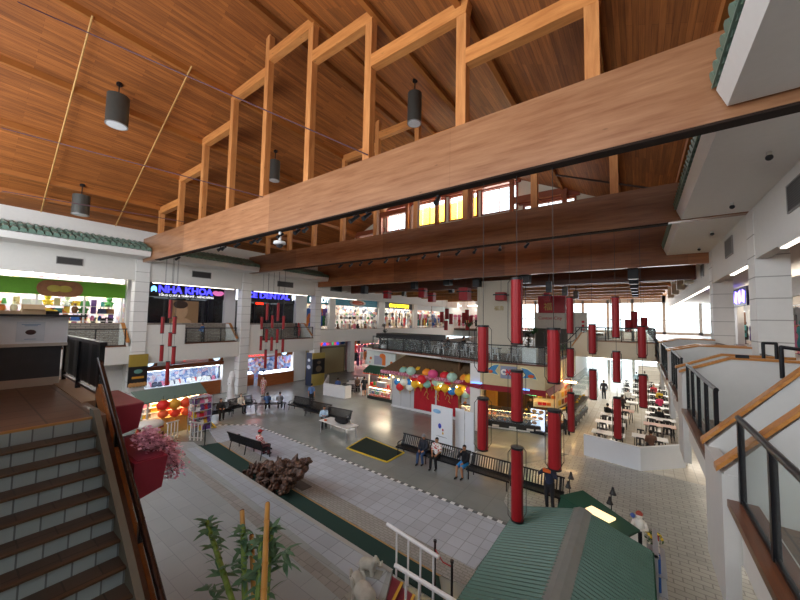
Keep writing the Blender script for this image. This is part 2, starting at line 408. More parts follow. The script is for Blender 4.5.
# ---- side walls, bulkheads, soffits
def mirrored(side):
    s = 1 if side == 'right' else -1
    W = WR if s > 0 else WL
    return s, W
for side in ('left', 'right'):
    s, W = mirrored(side)
    bl = 9.45 if s < 0 else 9.25
    struct('wall_%s_bulkhead' % side, MB().bb(W, W+s*.3, -3.5, 62, bl, 11.1), WALL)
    struct('wall_%s_upper' % side, MB().bb(W, W+s*.3, -3.5, 25.2, 11.1, roof(W)+.25), WHITE)
    struct('ceiling_%s_arcade' % side, MB().bb(W+s*.3, W+s*8, -3.5, 62, bl+.75, bl+.95), SOFF)
# tiled eaves, one per bay
TILEP = MB()
def eave(side, y0, y1, label):
    s, W = mirrored(side)
    out = -27.45 if s < 0 else 1.38
    t = thing('tiled_eave', label, 'eave', (W, (y0+y1)/2, 11.), 0, 'green tiled eaves')
    MB().prism([(W-s*.005, y0, 11.0), (out, y0, 11.0), (out+(-s)*.14, y0, 11.36), (out, y0, 11.42), (W-s*.005, y0, 11.9)], (0, y1-y0, 0)).build('soffit', WHITE, t)
    tm = MB(); a = Vector((out-s*.2, 0, 11.42)); b = Vector((W-s*.14, 0, 12.15))
    tm.prism([(a.x, y0, a.z-.02), (a.x, y0, a.z+.03), (b.x, y0, b.z+.03), (b.x, y0, b.z-.1)], (0, y1-y0, 0))
    k = int((y1-y0)/.31); st = (y1-y0)/k
    for i in range(k):
        y = y0+st*(i+.5)
        for j in range(2):
            p = a.lerp(b, j/2); q = a.lerp(b, (j+1)/2+.03)
            tm.cyl((p.x, y, p.z+.08), (q.x, y, q.z+.03), .135, .11, n=10)
    tm.build('roof_tiles', TILE, t)
    return t
eave('left', -3, 8.15, 'green tiled eave over the upper shop with the green sign board')
eave('left', 8.65, 16.25, 'green tiled eave above the first black dental sign from the left')
eave('left', 16.75, 24.35, 'green tiled eave above the black dental sign farther along')
eave('right', -3, 8.15, 'green tiled eave with white soffit overhead at the upper right corner')
eave('right', 8.65, 16.25, 'right hand green tiled eave between the first and second long beams')
eave('right', 16.75, 24.35, 'right hand green tiled eave between the second and third long beams')
# ---- columns
def column(side, y, label, z0=0.):
    s, W = mirrored(side)
    x0, x1 = (W-.02, W+.78) if s > 0 else (W-.7, W+.12)
    m_ = MB(); m_.bb(min(x0, x1), max(x0, x1), y-.42, y+.42, z0, 10.99)
    t = m_.build('column', WHITE)
    t2 = thing('column', label, 'column', ((x0+x1)/2, y, z0), 0, 'white block columns')
    t.parent = t2; t.data.transform(Matrix.Translation(-t2.location)); t.name = 'shaft'
    g = MB()
    for z in [z0+.72*i for i in range(1, 15)]:
        if z < 10.6: g.bb(x0-.006, x1+.006, y-.426, y+.426, z-.016, z+.016)
    g.build('joint', M('a9a6a1', .7), t2)
    return t2
column('left', 8.3, 'white block column at the left under the end of the nearest beam')
column('left', 16.2, 'white block column under the left end of the second beam')
column('left', 24.6, 'white block column left of the bright clothing shops, under the third beam')
column('right', 8.4, 'white block column on the right carrying the nearest beam')
column('right', 16.25, 'large white block column right of the sloping bay walls')
column('right', 24.2, 'second white block column along the right arcade')
for k, y in enumerate((31.5, 37, 42.5, 48)):
    s, W = 1, WR
    t = MB().bb(W-.5, W+.1, y-.5, y+.5, 10., 11.18).build('pilaster_head', CREAM); tag(t, ['cream pilaster head under the low ceiling on the right, nearest of the row', 'cream pilaster head on the right, second of the row', 'cream pilaster head on the right, third of the row', 'cream pilaster head on the right, farthest of the row'][k], 'pilaster', 'cream pilaster heads')
# vents in the bulkheads
VENT = stripes('vent_slats', 'z', '2a2a2c', '4c4a48', .06)
def vent(side, y0, y1, z0, z1, label):
    s, W = mirrored(side)
    f = MB(); x = W-s*.02
    t = thing('air_vent', label, 'vent', (x, (y0+y1)/2, z0), 0, 'air vents in the bulkheads')
    MB().bb(x-.015, x+.015, y0, y1, z0, z1).build('grille', VENT, t)
    for a, b, c, d in ((y0-.04, y1+.04, z0-.04, z0), (y0-.04, y1+.04, z1, z1+.04), (y0-.04, y0, z0, z1), (y1, y1+.04, z0, z1)): f.bb(x-.025, x+.025, a, b, c, d)
    f.build('frame', M('8d8a86', .6), t)
vent('left', 3.9, 5.05, 10.1, 10.5, 'wide dark air vent above the green shop sign')
vent('left', 11.6, 13.0, 10.15, 10.6, 'dark air vent above the first black dental sign')
vent('left', 19.4, 21.2, 10.1, 10.6, 'dark air vent above the second black dental sign')
vent('left', 26.4, 28.2, 10.2, 10.9, 'dark air vent above the teal shop signs')
vent('right', 11.4, 12.6, 9.95, 10.6, 'large dark air vent at the right picture edge')
vent('right', 18.9, 20.2, 10.0, 10.7, 'dark air vent left of the big white column')
vent('right', 26.4, 27.4, 9.95, 10.65, 'small dark air vent beside the end of the dark beam')
# strip lights along the bulkhead bottoms
def strip(side, y0, y1, label, z=None):
    s, W = mirrored(side)
    z = z or (9.45 if s < 0 else 9.25)
    t = thing('strip_light', label, 'light', (W, (y0+y1)/2, z), 0, 'strip lights under the bulkheads')
    MB().bb(W-s*.0, W+s*.2, y0, y1, z-.05, z-.003).build('housing', WHITE, t)
    MB().bb(W+s*.04, W+s*.16, y0+.03, y1-.03, z-.08, z-.052).build('tube', glow('fff4e4', 4.5), t)
for k, (a, b) in enumerate(((-1.2, .9), (1., 2.9), (3., 4.9), (5., 7.3))):
    strip('left', a, b, 'strip light above the green shop sign, %s from the left' % ['first', 'second', 'third', 'fourth'][k])
strip('left', 8.95, 15.1, 'long strip light above the first black dental sign'); strip('left', 17., 23.2, 'long strip light above the second black dental sign'); strip('left', 25.2, 31., 'long strip light above the teal shop signs')
strip('right', 9.2, 13.6, 'long strip light at the right picture edge'); strip('right', 17., 19.9, 'strip light left of the large white column')
for k, y in enumerate((25, 28, 31, 34, 37, 40, 43, 46, 49, 52)):
    strip('right', y, y+2.7, 'strip light far along the right arcade, %s of the row from the front' % ['first', 'second', 'third', 'fourth', 'fifth', 'sixth', 'seventh', 'eighth', 'ninth', 'tenth'][k])
# ================================================================ small goods for the shops (each one an object)
CN = {'red': 'c8202a', 'orange': 'd8762a', 'yellow': 'e0bb3a', 'green': '4b8f4a', 'blue': '2f5fae', 'pink': 'd8789a', 'white': 'e6e4e0', 'black': '222226', 'purple': '6d4a8c', 'teal': '3f8f92', 'brown': '7a5236', 'grey': '8a8a8e', 'cream': 'dccfae', 'navy': '263252', 'beige': 'b9a27e'}
PROTO = {}
def goods_mesh(kind):
    b = MB()
    if kind == 'garment':
        pts = [(-.13, 0, .5), (-.27, 0, .42), (-.34, 0, .1), (-.25, 0, .07), (-.19, 0, .3), (-.22, 0, -.45), (.22, 0, -.45), (.19, 0, .3), (.25, 0, .07), (.34, 0, .1), (.27, 0, .42), (.13, 0, .5), (.05, 0, .44), (-.05, 0, .44)]
        b.prism([(x, -.05, z) for x, _, z in pts], (0, .1, 0)); b.cyl((0, 0, .5), (0, 0, .62), .012, n=5)
    elif kind == 'mannequin':
        b.lathe([(.17, .35), (.2, .6), (.13, .95), (.19, 1.2), (.17, 1.4), (.06, 1.46), (.05, 1.52), (.09, 1.58), (.1, 1.68), (.06, 1.78), (.0, 1.8)], n=10)
        b.cyl((0, 0, .02), (0, 0, .36), .025, n=6); b.cyl((0, 0, 0), (0, 0, .03), .17, n=10)
        for s in (-1, 1): b.cyl((s*.2, 0, 1.36), (s*.24, .02, .85), .05, .035, n=6)
    elif kind == 'toy':
        b.ball((0, 0, .13), .14, n=8, k=6, sq=(1, .8, 1)); b.ball((0, 0, .33), .11, n=8, k=6)
        for s in (-1, 1):
            b.ball((s*.09, 0, .43), .04, n=6, k=4); b.ball((s*.13, -.05, .17), .05, n=6, k=4); b.ball((s*.09, -.1, .05), .06, n=6, k=4)
    elif kind == 'box':
        b.bb(-.15, .15, -.1, .1, 0, .2); b.bb(-.155, .155, -.105, .105, .17, .205)
    elif kind == 'bag':
        b.prism([(-.15, -.06, 0), (.15, -.06, 0), (.12, -.06, .22), (-.12, -.06, .22)], (0, .12, 0))
        b.tube([(-.07, 0, .22), (-.06, 0, .33), (.06, 0, .33), (.07, 0, .22)], .012, n=5)
    elif kind == 'jar':
        b.lathe([(.06, 0), (.07, .02), (.07, .15), (.045, .18), (.05, .185), (.05, .22), (0, .22)], n=9)
    elif kind == 'packet':
        b.box((0, 0, .14), (.18, .05, .26)); b.box((0, 0, .28), (.19, .012, .03)); b.box((0, 0, .012), (.19, .012, .024))
    elif kind == 'hat':
        b.lathe([(.17, 0), (.17, .015), (.1, .025), (.09, .1), (.05, .13), (0, .135)], n=10)
    elif kind == 'pastry':
        b.ball((0, 0, .04), .075, n=8, k=5, sq=(1.2, .8, .6)); b.ball((.02, 0, .06), .045, n=6, k=4, sq=(1.1, .8, .7))
    elif kind == 'vase':
        b.lathe([(.06, 0), (.1, .1), (.11, .2), (.05, .32), (.045, .38), (.07, .42), (.06, .42), (0, .3)], n=9)
    elif kind == 'jewel_stand':
        b.prism([(-.11, -.05, 0), (.11, -.05, 0), (.07, .03, .24), (-.07, .03, .24)], (0, .03, 0)); b.lathe([(.05, .0), (.055, .012), (.045, .02), (0, .02)], (0, -.08, .1), n=8)
    elif kind == 'picture':
        b.bb(-.26, .26, -.02, .02, 0, .42); b.bb(-.29, .29, -.012, .012, -.03, .45)
    return b.mesh(kind)
def goods(kind, col, loc, rz, label, group, cat=None, sc=1., name=None):
    key = (kind, col)
    if key not in PROTO:
        me = goods_mesh(kind) if kind not in PROTO else PROTO[kind].copy()
        PROTO.setdefault(kind, me)
        if PROTO[kind] is me: me = me.copy()
        me.materials.clear(); me.materials.append(M(CN[col], .6, var=.15)); PROTO[key] = me
    o = bpy.data.objects.new(name or {'box': 'carton', 'jar': 'jar', 'toy': 'plush_toy'}.get(kind, kind), PROTO[key]); COL.objects.link(o)
    o.location = loc; o.rotation_euler = (0, 0, rz); o.scale = (sc, sc, sc)
    return tag(o, label, cat or {'jewel_stand': 'jewellery stand'}.get(kind, kind).replace('_', ' '), group)
# ================================================================ the left side, upper level
UP = 5.5; BAYZ = 4.62; XS = -33.2
struct('floor_left_arcade', MB().bb(-31.2, -40, -4, 62, 5.1, UP), BROWNT)
fa = MB()
fa.bb(-29.3, -29.5, -4, 7.88, 3.5, 4.72); fa.bb(-29.3, -29.5, 8.72, 15.78, 3.4, 4.72); fa.bb(-29.3, -29.5, 16.62, 24.18, 3.4, 4.72); fa.bb(-29.3, -29.5, 25.02, 62, 4.15, 5.62)
struct('wall_left_gallery_front', fa, WALL)
struct('floor_left_bays', MB().bb(-29.52, -31.2, -4, 62, 4.3, BAYZ), BROWNT)
struct('ceiling_left_ground', MB().bb(-29.5, -40, -4, 24.6, 3.5, 3.7).bb(-29.5, -40, 24.6, 62, 4.15, 4.35), SOFF)
st = MB()
for a, b in ((-4, 7.6), (9.3, 15.3), (17.2, 23.7)): st.bb(-31.2, -31., a, b, BAYZ, 6.35)
struct('wall_left_bay_stone', st, STONE)
pl = MB()
for a, b in ((8.72, 11.3), (16.62, 18.0)): pl.bb(-29.3, -29.5, a, b, 4.7, 6.25)
struct('wall_left_bay_panel', pl, WALL)
sl = MB(); sc = MB(); scp = MB()
for y in (7.6, 15.4, 23.8):      # sloping side walls of the bays with oak caps
    sl.prism([(-29.35, y, 4.7), (-29.35, y, 5.1), (-30.6, y, 6.3), (-31.1, y, 6.3), (-31.1, y, 4.7)], (0, .16, 0))
    sc.prism([(-29.2, y-.03, 5.07), (-30.6, y-.03, 6.37), (-31.1, y-.03, 6.37), (-31.1, y-.03, 6.3), (-30.6, y-.03, 6.3), (-29.2, y-.03, 5.0)], (0, .22, 0))
t = struct('wall_left_bay_side', sl, WHITE); struct('trim_left_bay_cap', sc, CAPW, t)
def glass_rail(xf, pts, z0, h, label, group, posts, sill=True, name='glass_railing'):
    """pts: (y0,y1) along the plane X=xf"""
    y0, y1 = pts
    t = thing(name, label, 'railing', (xf, (y0+y1)/2, z0), 0, group)
    if sill: MB().bb(xf-.14, xf+.14, y0, y1, z0-.03, z0+.06).build('sill', SILLW, t)
    MB().cyl((xf, y0-.05, z0+h), (xf, y1+.05, z0+h), .035, n=8).build('handrail', IRON, t)
    MB().bb(xf-.02, xf+.02, y0, y1, z0+.06, z0+.1).build('bottom_rail', IRON, t)
    for k in range(posts):
        y = y0+.04+(y1-y0-.08)*k/(posts-1)
        MB().bb(xf-.03, xf+.03, y-.03, y+.03, z0+.05, z0+h).build('post', IRON, t)
    MB().bb(xf-.006, xf+.006, y0+.05, y1-.05, z0+.12, z0+h-.05).build('glass', GLASS, t)
    return t
LG = 'left gallery glass railings'
glass_rail(-29.4, (1.2, 7.6), 4.75, 1.2, 'glass railing of the gallery below the toy shop with green sign', LG, 5)
glass_rail(-29.4, (11.4, 15.5), 4.75, 1.2, 'glass railing of the gallery bay right below the NHA KHOA sign', LG, 4)
glass_rail(-29.4, (18.1, 24.1), 4.75, 1.2, 'glass railing of the gallery in front of the second stone wall', LG, 4)
# ---- shop boxes
BRIGHT = glow('fbf8f2', 17.)
def shop(X, y0, y1, z0, z1, depth, wallm, light=1, floorm=None, lm=None, side=-1):
    x1 = X+side*depth
    b = MB(); b.bb(x1, x1+side*.15, y0, y1, z0, z1); b.bb(X, x1, y0-.08, y0, z0, z1); b.bb(X, x1, y1, y1+.08, z0, z1)
    struct('wall_shop_interior', b, wallm)
    if light:
        n_ = max(1, int((y1-y0)/3))
        for k in range(n_):
            yc = y0+(y1-y0)*(k+.5)/n_
            o = MB().bb(X+side*.5, X+side*(depth-.6), yc-.5, yc+.5, z1-.12, z1-.06).build('ceiling_or_fill_light', lm or BRIGHT)
            o['kind'] = 'structure'
def board(name, label, cat, X, y0, y1, z0, z1, mat, group=None, th=.12):
    t = thing(name, label, cat, (X, (y0+y1)/2, z0), 0, group)
    MB().bb(X-th, X, y0, y1, z0, z1).build('panel', mat, t)
    return t
def yz(x, y, X=XS):
    p = P(x, y, X=X); return p.y, p.z
NEON = glow('4340ff', 2.6); WNEON = glow('ffffff', 1.2)
# shop 1: toys behind a green fascia
ZF = 8.95
shop(XS, -2.5, 8.3, UP, 9.9, 4.2, patchwork('toy_wall_stock', ['fbf6f6', 'e6d2dc', 'cfd8ea', 'ffffff', 'f0d8c0', 'd8b8c8', 'b8a8c0', 'f6e8c0'], 3.2), 1)
t = board('shop_sign', 'bright green fascia board with a carved brown wood plaque', 'sign', XS+.05, -2.5, 8.35, 8.25, 9.35, M('5fa01e', .5))
y0, z0 = yz(36, 302); y1, z1 = yz(82, 288)
pq = MB(); pq.prism([(XS+.05, (y1-.45 if abs(a_) < PI/2 else y0+.45)+.5*math.cos(a_), 8.7+.55*math.sin(a_)) for a_ in [-PI/2+.01+(PI-.02)*i/8 for i in range(9)]+[PI/2+.01+(PI-.02)*i/8 for i in range(9)]], (.09, 0, 0))
p_ = pq.build('plaque', M('8a5a38', .55, var=.3, scale=5.), t)
pm = MB()
for y in (y0+.8, y1-.9): pm.ball((XS+.15, y, 8.7), .3, sq=(.1, 1.3, .8), n=10)
pm.build('emblem', M('a99a3c', .5), p_)
fr = MB()
for y in (-1.2, 1.3, 3.6, 6., 8.2): fr.bb(XS-.06, XS+.04, y-.05, y+.05, UP, 8.25)
o = fr.build('shop_front_frame', WHITE); tag(o, 'white window framing of the toy shop under the green fascia', 'shop front')
cols = list(CN)
for row, z in enumerate((5.9, 6.45, 7.0, 7.55)):
    sh = MB().bb(XS-1.7, XS-.5, -2, 7.9, z-.05, z).build('shelf', WHITE); tag(sh, 'long white display shelf in the toy shop, %s from the floor' % ['first', 'second', 'third', 'fourth'][row], 'shelf')
    for k in range(20):
        y = -1.8+k*.5+random.uniform(-.08, .08); kd = random.choice(['toy', 'box', 'packet', 'bag', 'jar', 'vase', 'toy']); c = random.choice(cols)
        goods(kd, c, (XS-.6-random.random()*.4, y, z), random.uniform(-.5, .5)+PI/2, '%s %s on the crowded shelves of the shop under the green fascia' % (c, {'toy': 'plush toy', 'box': 'carton', 'packet': 'packet', 'bag': 'handbag', 'jar': 'jar', 'vase': 'vase'}[kd]), 'goods on the toy shop shelves %s %s' % (c, kd), sc=1.75)
# shop 2 and 3: dark glazed dental offices with neon signs
DGL = glass('dark_glass', (.02, .02, .025), .72, .06)
def dental(y0, y1, label, glabel):
    t = board('neon_sign', label, 'sign', XS+.05, y0, y1, 8.55, 9.95, M('0d0c10', .35))
    w = thing('glazed_shop_front', glabel, 'shop front', (XS, (y0+y1)/2, UP))
    MB().bb(XS-.06, XS-.04, y0+.1, y1-.1, UP+.1, 8.7).build('dark_pane', DGL, w)
    f = MB(); f.bb(XS-.08, XS+.02, y0, y1, UP, UP+.12)
    for k in range(5):
        y = y0+(y1-y0)*k/4; f.bb(XS-.09, XS+.02, y-.05, y+.05, UP, 8.72)
    f.build('frame', BLACK, w)
    shop(XS, y0, y1, UP, 8.7, 4., M('4a463f', .7), 0)
    for k in range(2):
        yc = y0+(y1-y0)*(.3+.4*k)
        o = MB().bb(XS-2.2, XS-1.6, yc-.8, yc+.8, 8.5, 8.56).build('ceiling_or_fill_light', glow('e8f0ff', 2.)); o['kind'] = 'structure'
    return t
ya, yb = yz(150, 290)[0], yz(227, 292)[0]
t = dental(ya-.2, yb, 'black sign board reading NHA KHOA in blue neon with pink lips', 'dark glass front of the dental office under the NHA KHOA sign')
y0, y1 = yz(158, 288)[0], yz(212, 292)[0]
tx = text('neon_letters', 'NHA KHOA', .82, NEON, Vector((XS+.09, (y0+y1)/2, 9.2)), PX, t, .03, 1., bold=.022)
def fitw(o, w, ax=1):
    d = o.dimensions[ax]; c = sum(v.co[ax] for v in o.data.vertices)/max(1, len(o.data.vertices))
    lo = min(v.co[ax] for v in o.data.vertices); hi = max(v.co[ax] for v in o.data.vertices)
    k = w/(hi-lo); mid = (lo+hi)/2
    for v in o.data.vertices: v.co[ax] = mid+(v.co[ax]-mid)*k
fitw(tx, y1-y0)
tx = text('small_letters', 'TỔNG QUÁT & THẨM MỸ - NIỀNG RĂNG', .26, WNEON, Vector((XS+.08, (y0+y1)/2+.1, 8.7)), PX, t, .01); fitw(tx, (y1-y0)*1.02)
lp = MB(); yl = yz(218, 291)[0]
for s in (-1, 1): lp.ball((XS+.08, yl+s*.22, 9.2), .26, sq=(.12, 1.3, .75))
lp.ball((XS+.08, yl, 9.08), .26, sq=(.12, 1.7, .6)); lp.build('pink_lips', glow('e878b8', .7), t)
tm = MB(); yl = ya+.25
tm.ball((XS+.08, yl, 9.25), .2, sq=(.15, 1, 1)); tm.cyl((XS+.08, yl-.12, 9.2), (XS+.08, yl-.16, 8.95), .1, .03, n=7); tm.cyl((XS+.08, yl+.12, 9.2), (XS+.08, yl+.16, 8.95), .1, .03, n=7)
tm.build('tooth_emblem', glow('7fd0ff', 2.), t)
ya, yb = yz(250, 295)[0]-1.2, yz(297, 298)[0]
t = dental(ya, yb, 'black sign board reading DENTAL in blue neon, farther from the viewer', 'dark glass front of the dental office farther along')
y0, y1 = yz(244, 294)[0], yz(289, 298)[0]
tx = text('neon_letters', 'ICE DENTAL', .82, NEON, Vector((XS+.09, (y0+y1)/2, 9.28)), PX, t, .03, bold=.022); fitw(tx, y1-y0)
tm = MB(); yl = yz(293.5, 297)[0]
tm.ball((XS+.08, yl, 9.4), .3, sq=(.15, 1, 1)); tm.cyl((XS+.08, yl-.14, 9.2), (XS+.08, yl-.18, 8.95), .1, .03, n=7); tm.cyl((XS+.08, yl+.14, 9.2), (XS+.08, yl+.18, 8.95), .1, .03, n=7)
tm.build('tooth_emblem', glow('e8f4ff', 2.), t)
t = thing('window_poster', 'large beige window poster in the dark glass below the NHA KHOA sign', 'poster', (XS+.06, 12.6, 5.8))
MB().bb(XS+.03, XS+.05, 11.5, 13.8, 5.7, 8.3).build('sheet', M('a8835c', .6), t); b = MB(); b.ball((XS+.06, 12.4, 7.4), .62, sq=(.06, .9, 1.2), n=14); b.ball((XS+.06, 12.5, 6.2), .8, sq=(.05, 1.1, .7), n=14); b.build('portrait', M('d2ab84', .6), t); MB().ball((XS+.09, 12.3, 7.95), .6, sq=(.05, 1., .6), n=14).build('dark_hair', M('4a3526', .6), t)
yo = yz(259, 303)[0]
t = board('open_sign', 'small red neon sign in the dark dental window', 'sign', XS+.1, yo-.5, yo+.5, 8.2, 8.6, BLACK)
text('letters', 'OPEN', .34, glow('ff3018', 5.), Vector((XS+.12, yo, 8.4)), PX, t, .01)
# white piers between the upper shops
pr = MB()
for a, b in ((8.4, 9.3), (16.05, 17.1), (24.3, 25.9), (29.6, 30.6), (39.8, 41.2), (49.6, 50.8)): pr.bb(XS-.1, XS+.35, a, b, UP, 10.2)
struct('wall_left_piers', pr, WHITE)
# shops 4..7
def clothes_shop(y0, y1, fas, label, cat='sign', lab='novelty', wallm=WHITE, text_=None, tmat=None, rows=((7.6, 'garment'), (6.9, 'garment'), (5.52, 'mannequin')), n=9, cols=None, sc=1.):
    shop(XS, y0, y1, UP, 9.9, 4., patchwork('shop_wall_stock', ['e8e2dc', 'c8b0a0', '8a98a8', 'f4f0ea', 'b07868', '5a5a62', 'd8c8a8', 'f0ece6'], 2.2) if wallm is WHITE else wallm, 1)
    t = board('shop_sign', label, cat, XS+.05, y0, y1, 8.75, 9.75, fas)
    if text_:
        tx = text('sign_letters', text_, .75, tmat, Vector((XS+.08, (y0+y1)/2, 9.25)), PX, t, .02, bold=.02)
        fitw(tx, (y1-y0)*.72)
    cs = cols or ['red', 'orange', 'black', 'pink', 'purple', 'yellow', 'blue', 'navy', 'white', 'green']
    for z, kd in rows:
        if kd == 'garment': 
            r = MB().cyl((XS-.5, y0+.2, z+.62), (XS-.5, y1-.2, z+.62), .02, n=6).build('clothes_rail', STEEL); tag(r, '%s clothes rail in the %s' % ('upper' if z > 7.2 else 'lower', lab), 'rail')
        for k in range(n):
            c = cs[(k*3+int(z*7)) % len(cs)] if random.random() < .6 else random.choice(cs)
            goods(kd, c, (XS-.5-random.random()*.2, y0+.4+(y1-y0-.8)*k/(n-1), z), PI/2+random.uniform(-.3, .3), '%s %s shown in the front of the %s' % (c, kd.replace('_', ' '), lab), '%s %s goods in the %s' % (c, kd, lab), sc=sc)
    return t
TEAL = M('2f7f86', .5)
clothes_shop(25.9, 30.2, TEAL, 'teal fascia with white sign letters right of the dental office', lab='upper shop with the teal lettered fascia', text_='NOVELTY', tmat=glow('eaf6ff', 2.5), sc=1.25)
t = clothes_shop(30.7, 39.6, M('2f86a0', .5), 'teal blue fascia with an orange oval plaque', lab='upper gift shop with the oval plaque', rows=((7.5, 'hat'), (6.9, 'bag'), (6.3, 'jar'), (5.52, 'toy')), n=11, cols=['black', 'grey', 'white', 'cream', 'pink', 'green', 'brown'], sc=1.6)
ov = MB(); yo = 35.2; ov.ball((XS+.08, yo, 9.25), .45, sq=(.12, 4., 1.)); o = ov.build('oval_plaque', M('c9c4bb', .4), t)
MB().ball((XS+.12, yo, 9.25), .33, sq=(.12, 4., .9)).build('orange_centre', M('c85a28', .5), o)
for z in (7.48, 6.88, 6.28):
    o = MB().bb(XS-.9, XS-.3, 30.9, 39.4, z-.04, z).build('shelf', WHITE); tag(o, {7.48: 'topmost', 6.88: 'middle', 6.28: 'lowest'}[z]+' white shelf in the gift shop with the oval plaque', 'shelf')
clothes_shop(41.6, 49.4, BLACK, 'black sign board with bright yellow block lettering on the upper left gallery', lab='upper boutique with yellow sign', text_='CHAU BOUTIQUE', tmat=glow('ffe62a', 3.), cols=['white', 'yellow', 'black', 'red', 'beige', 'cream'])
clothes_shop(51., 56.2, M('d8dcdc', .5), 'pale sign board beyond the boutique with the yellow sign', lab='upper shop under the pale sign board', cols=['white', 'pink', 'teal', 'red', 'yellow', 'brown'])
clothes_shop(56.5, 61.8, M('c8d4d6', .5), 'pale glass fascia, last shop of the left gallery', lab='last upper shop on the left', cols=['white', 'cream', 'blue', 'red', 'grey'])
# ================================================================ left side, ground level
XG = -31.
pr = MB()
for a, b in ((8.0, 9.3), (15.2, 17.), (22.75, 24.4), (31.6, 32.4), (39, 40)): pr.bb(XG-.4, XG+.15, a, b, 0, 3.5 if b < 24.5 else 4.15)
struct('wall_left_ground_piers', pr, WHITE)
w = MB(); w.bb(-40, -39.8, -4, 62, 0, 5.1); w.bb(XG-.4, XG-.2, -4, 8, 0, 3.5)
struct('wall_left_ground_rear', w, WHITE)
RNEON = glow('ff2a20', 3.); WLIT = M('e9edf2', .5)
SHOWGLOW = glow('eef4ff', 9.)
CASEGL = glass('showcase_glass', (.75, .85, 1.), .12, .03)
def showcase(y0, y1, z0, z1, label, n, grp, x0=XG, base=True):
    t = thing('jewellery_showcase', label, 'showcase', (x0, (y0+y1)/2, 0))
    MB().bb(x0-.8, x0+.05, y0, y1, 0, z0).build('cabinet', CABW, t)
    MB().bb(x0-.8, x0+.02, y0, y1, z0, z0+.05).build('display_deck', M('e6ecfa', .4), t)
    MB().bb(x0-.02, x0, y0, y1, z0+.05, z1).build('glass_front', CASEGL, t)
    MB().bb(x0-.75, x0-.1, y0+.1, y1-.1, z1-.06, z1-.02).build('light_panel', SHOWGLOW, t)
    for k in range(n):
        goods('jewel_stand', random.choice(['blue', 'navy', 'white', 'pink', 'red', 'white']), (x0-.3-.3*(k % 2), y0+.3+(y1-y0-.6)*k/(n-1), z0+.05), PI/2, 'small jewellery stand inside the %s' % grp, 'jewellery stands in the %s' % grp, sc=1.5)
    return t
showcase(9.35, 15.1, 1.2, 2.58, 'long lit jewellery showcase with wooden base behind the lantern stall', 26, 'long lit showcase')
shop(XG-.8, 9.3, 15.2, 1.2, 3.45, 2.2, patchwork('jewel_wall', ['c4d2ee', '93aee0', 'e0bccb', 'eef2fa', '6f8cc8', 'cdd8ee'], 4.), 1, lm=SHOWGLOW)
t = thing('jeweller_fascia', 'wooden fascia with white sign and red lettering above the long showcase', 'sign', (XG, 12.2, 2.6), 0)
MB().bb(XG-.15, XG+.05, 9.3, 15.2, 2.95, 3.5).build('timber_board', CABW, t)
MB().bb(XG-.25, XG+.22, 9.3, 15.2, 2.6, 2.92).build('timber_beam', wood('fascia_beam', 'yxz', '6a3317', '8f4d22', 8., .4, 1.5, False), t)
p_ = MB().bb(XG+.05, XG+.1, 10.1, 13.9, 2.95, 3.5).build('white_panel', WLIT, t)
tx = text('red_letters', 'JEWELRY', .3, RNEON, Vector((XG+.12, 12.9, 3.33)), PX, p_, .01); fitw(tx, 1.9)
def clock(y, label):
    c = thing('round_clock', label, 'clock', (XG+.06, y, 3.28), 0)
    MB().cyl((XG+.05, y, 3.28), (XG+.12, y, 3.28), .36, n=18).build('rim', M('4a7fa8', .3), c)
    MB().cyl((XG+.12, y, 3.28), (XG+.13, y, 3.28), .31, n=18).build('dial', glow('d9f2ff', 1.2), c)
    MB().bar((XG+.14, y, 3.28), (XG+.14, y+.12, 3.45), .03).bar((XG+.14, y, 3.28), (XG+.14, y-.1, 3.2), .03).build('hands', BLACK, c)
clock(9.55, 'round blue clock beside the black and gold banner'); clock(14.6, 'round blue clock at the right end of the long showcase fascia')
# second jeweller
showcase(19., 22.7, 1.2, 1.4, 'wooden jewellery counter with a bright top, left of the blue poster stand', 2, 'bright topped counter', XG+.35)
showcase(17.2, 19., 1.1, 1.3, 'short jewellery counter set back behind the woman in red', 2, 'set back counter', XG-1.2)
shop(XG-.3, 17.05, 22.7, 0, 3.45, 3.6, patchwork('jewel_wall_second', ['b4c4e4', '8fa8d8', 'a8603c', 'd8e2f2', 'd8b8a8', '7f9cc8', 'b87aa8', '5f7aa8'], 3.6), 1, lm=glow('eef4ff', 5.))
t = thing('jeweller_fascia', 'wooden fascia with red lettering above the jewellery counter beside the column', 'sign', (XG, 20, 2.9), 0)
MB().bb(XG-.2, XG+.05, 17.05, 22.7, 2.9, 3.5).build('timber_board', CABW, t)
p_ = MB().bb(XG+.05, XG+.1, 17.1, 20.6, 3., 3.5).build('white_panel', WLIT, t)
tx = text('red_letters', 'NGOC', .5, RNEON, Vector((XG+.12, 18.3, 3.25)), PX, p_, .01); fitw(tx, 2.)
c = thing('round_clock', 'round clock above the wooden counter with bright top', 'clock', (XG+.06, 21.6, 3.25))
MB().cyl((XG+.05, 21.6, 3.25), (XG+.13, 21.6, 3.25), .36, n=18).build('rim', M('4a7fa8', .3), c); MB().cyl((XG+.13, 21.6, 3.25), (XG+.14, 21.6, 3.25), .3, n=18).build('dial', glow('d9f2ff', 1.2), c)
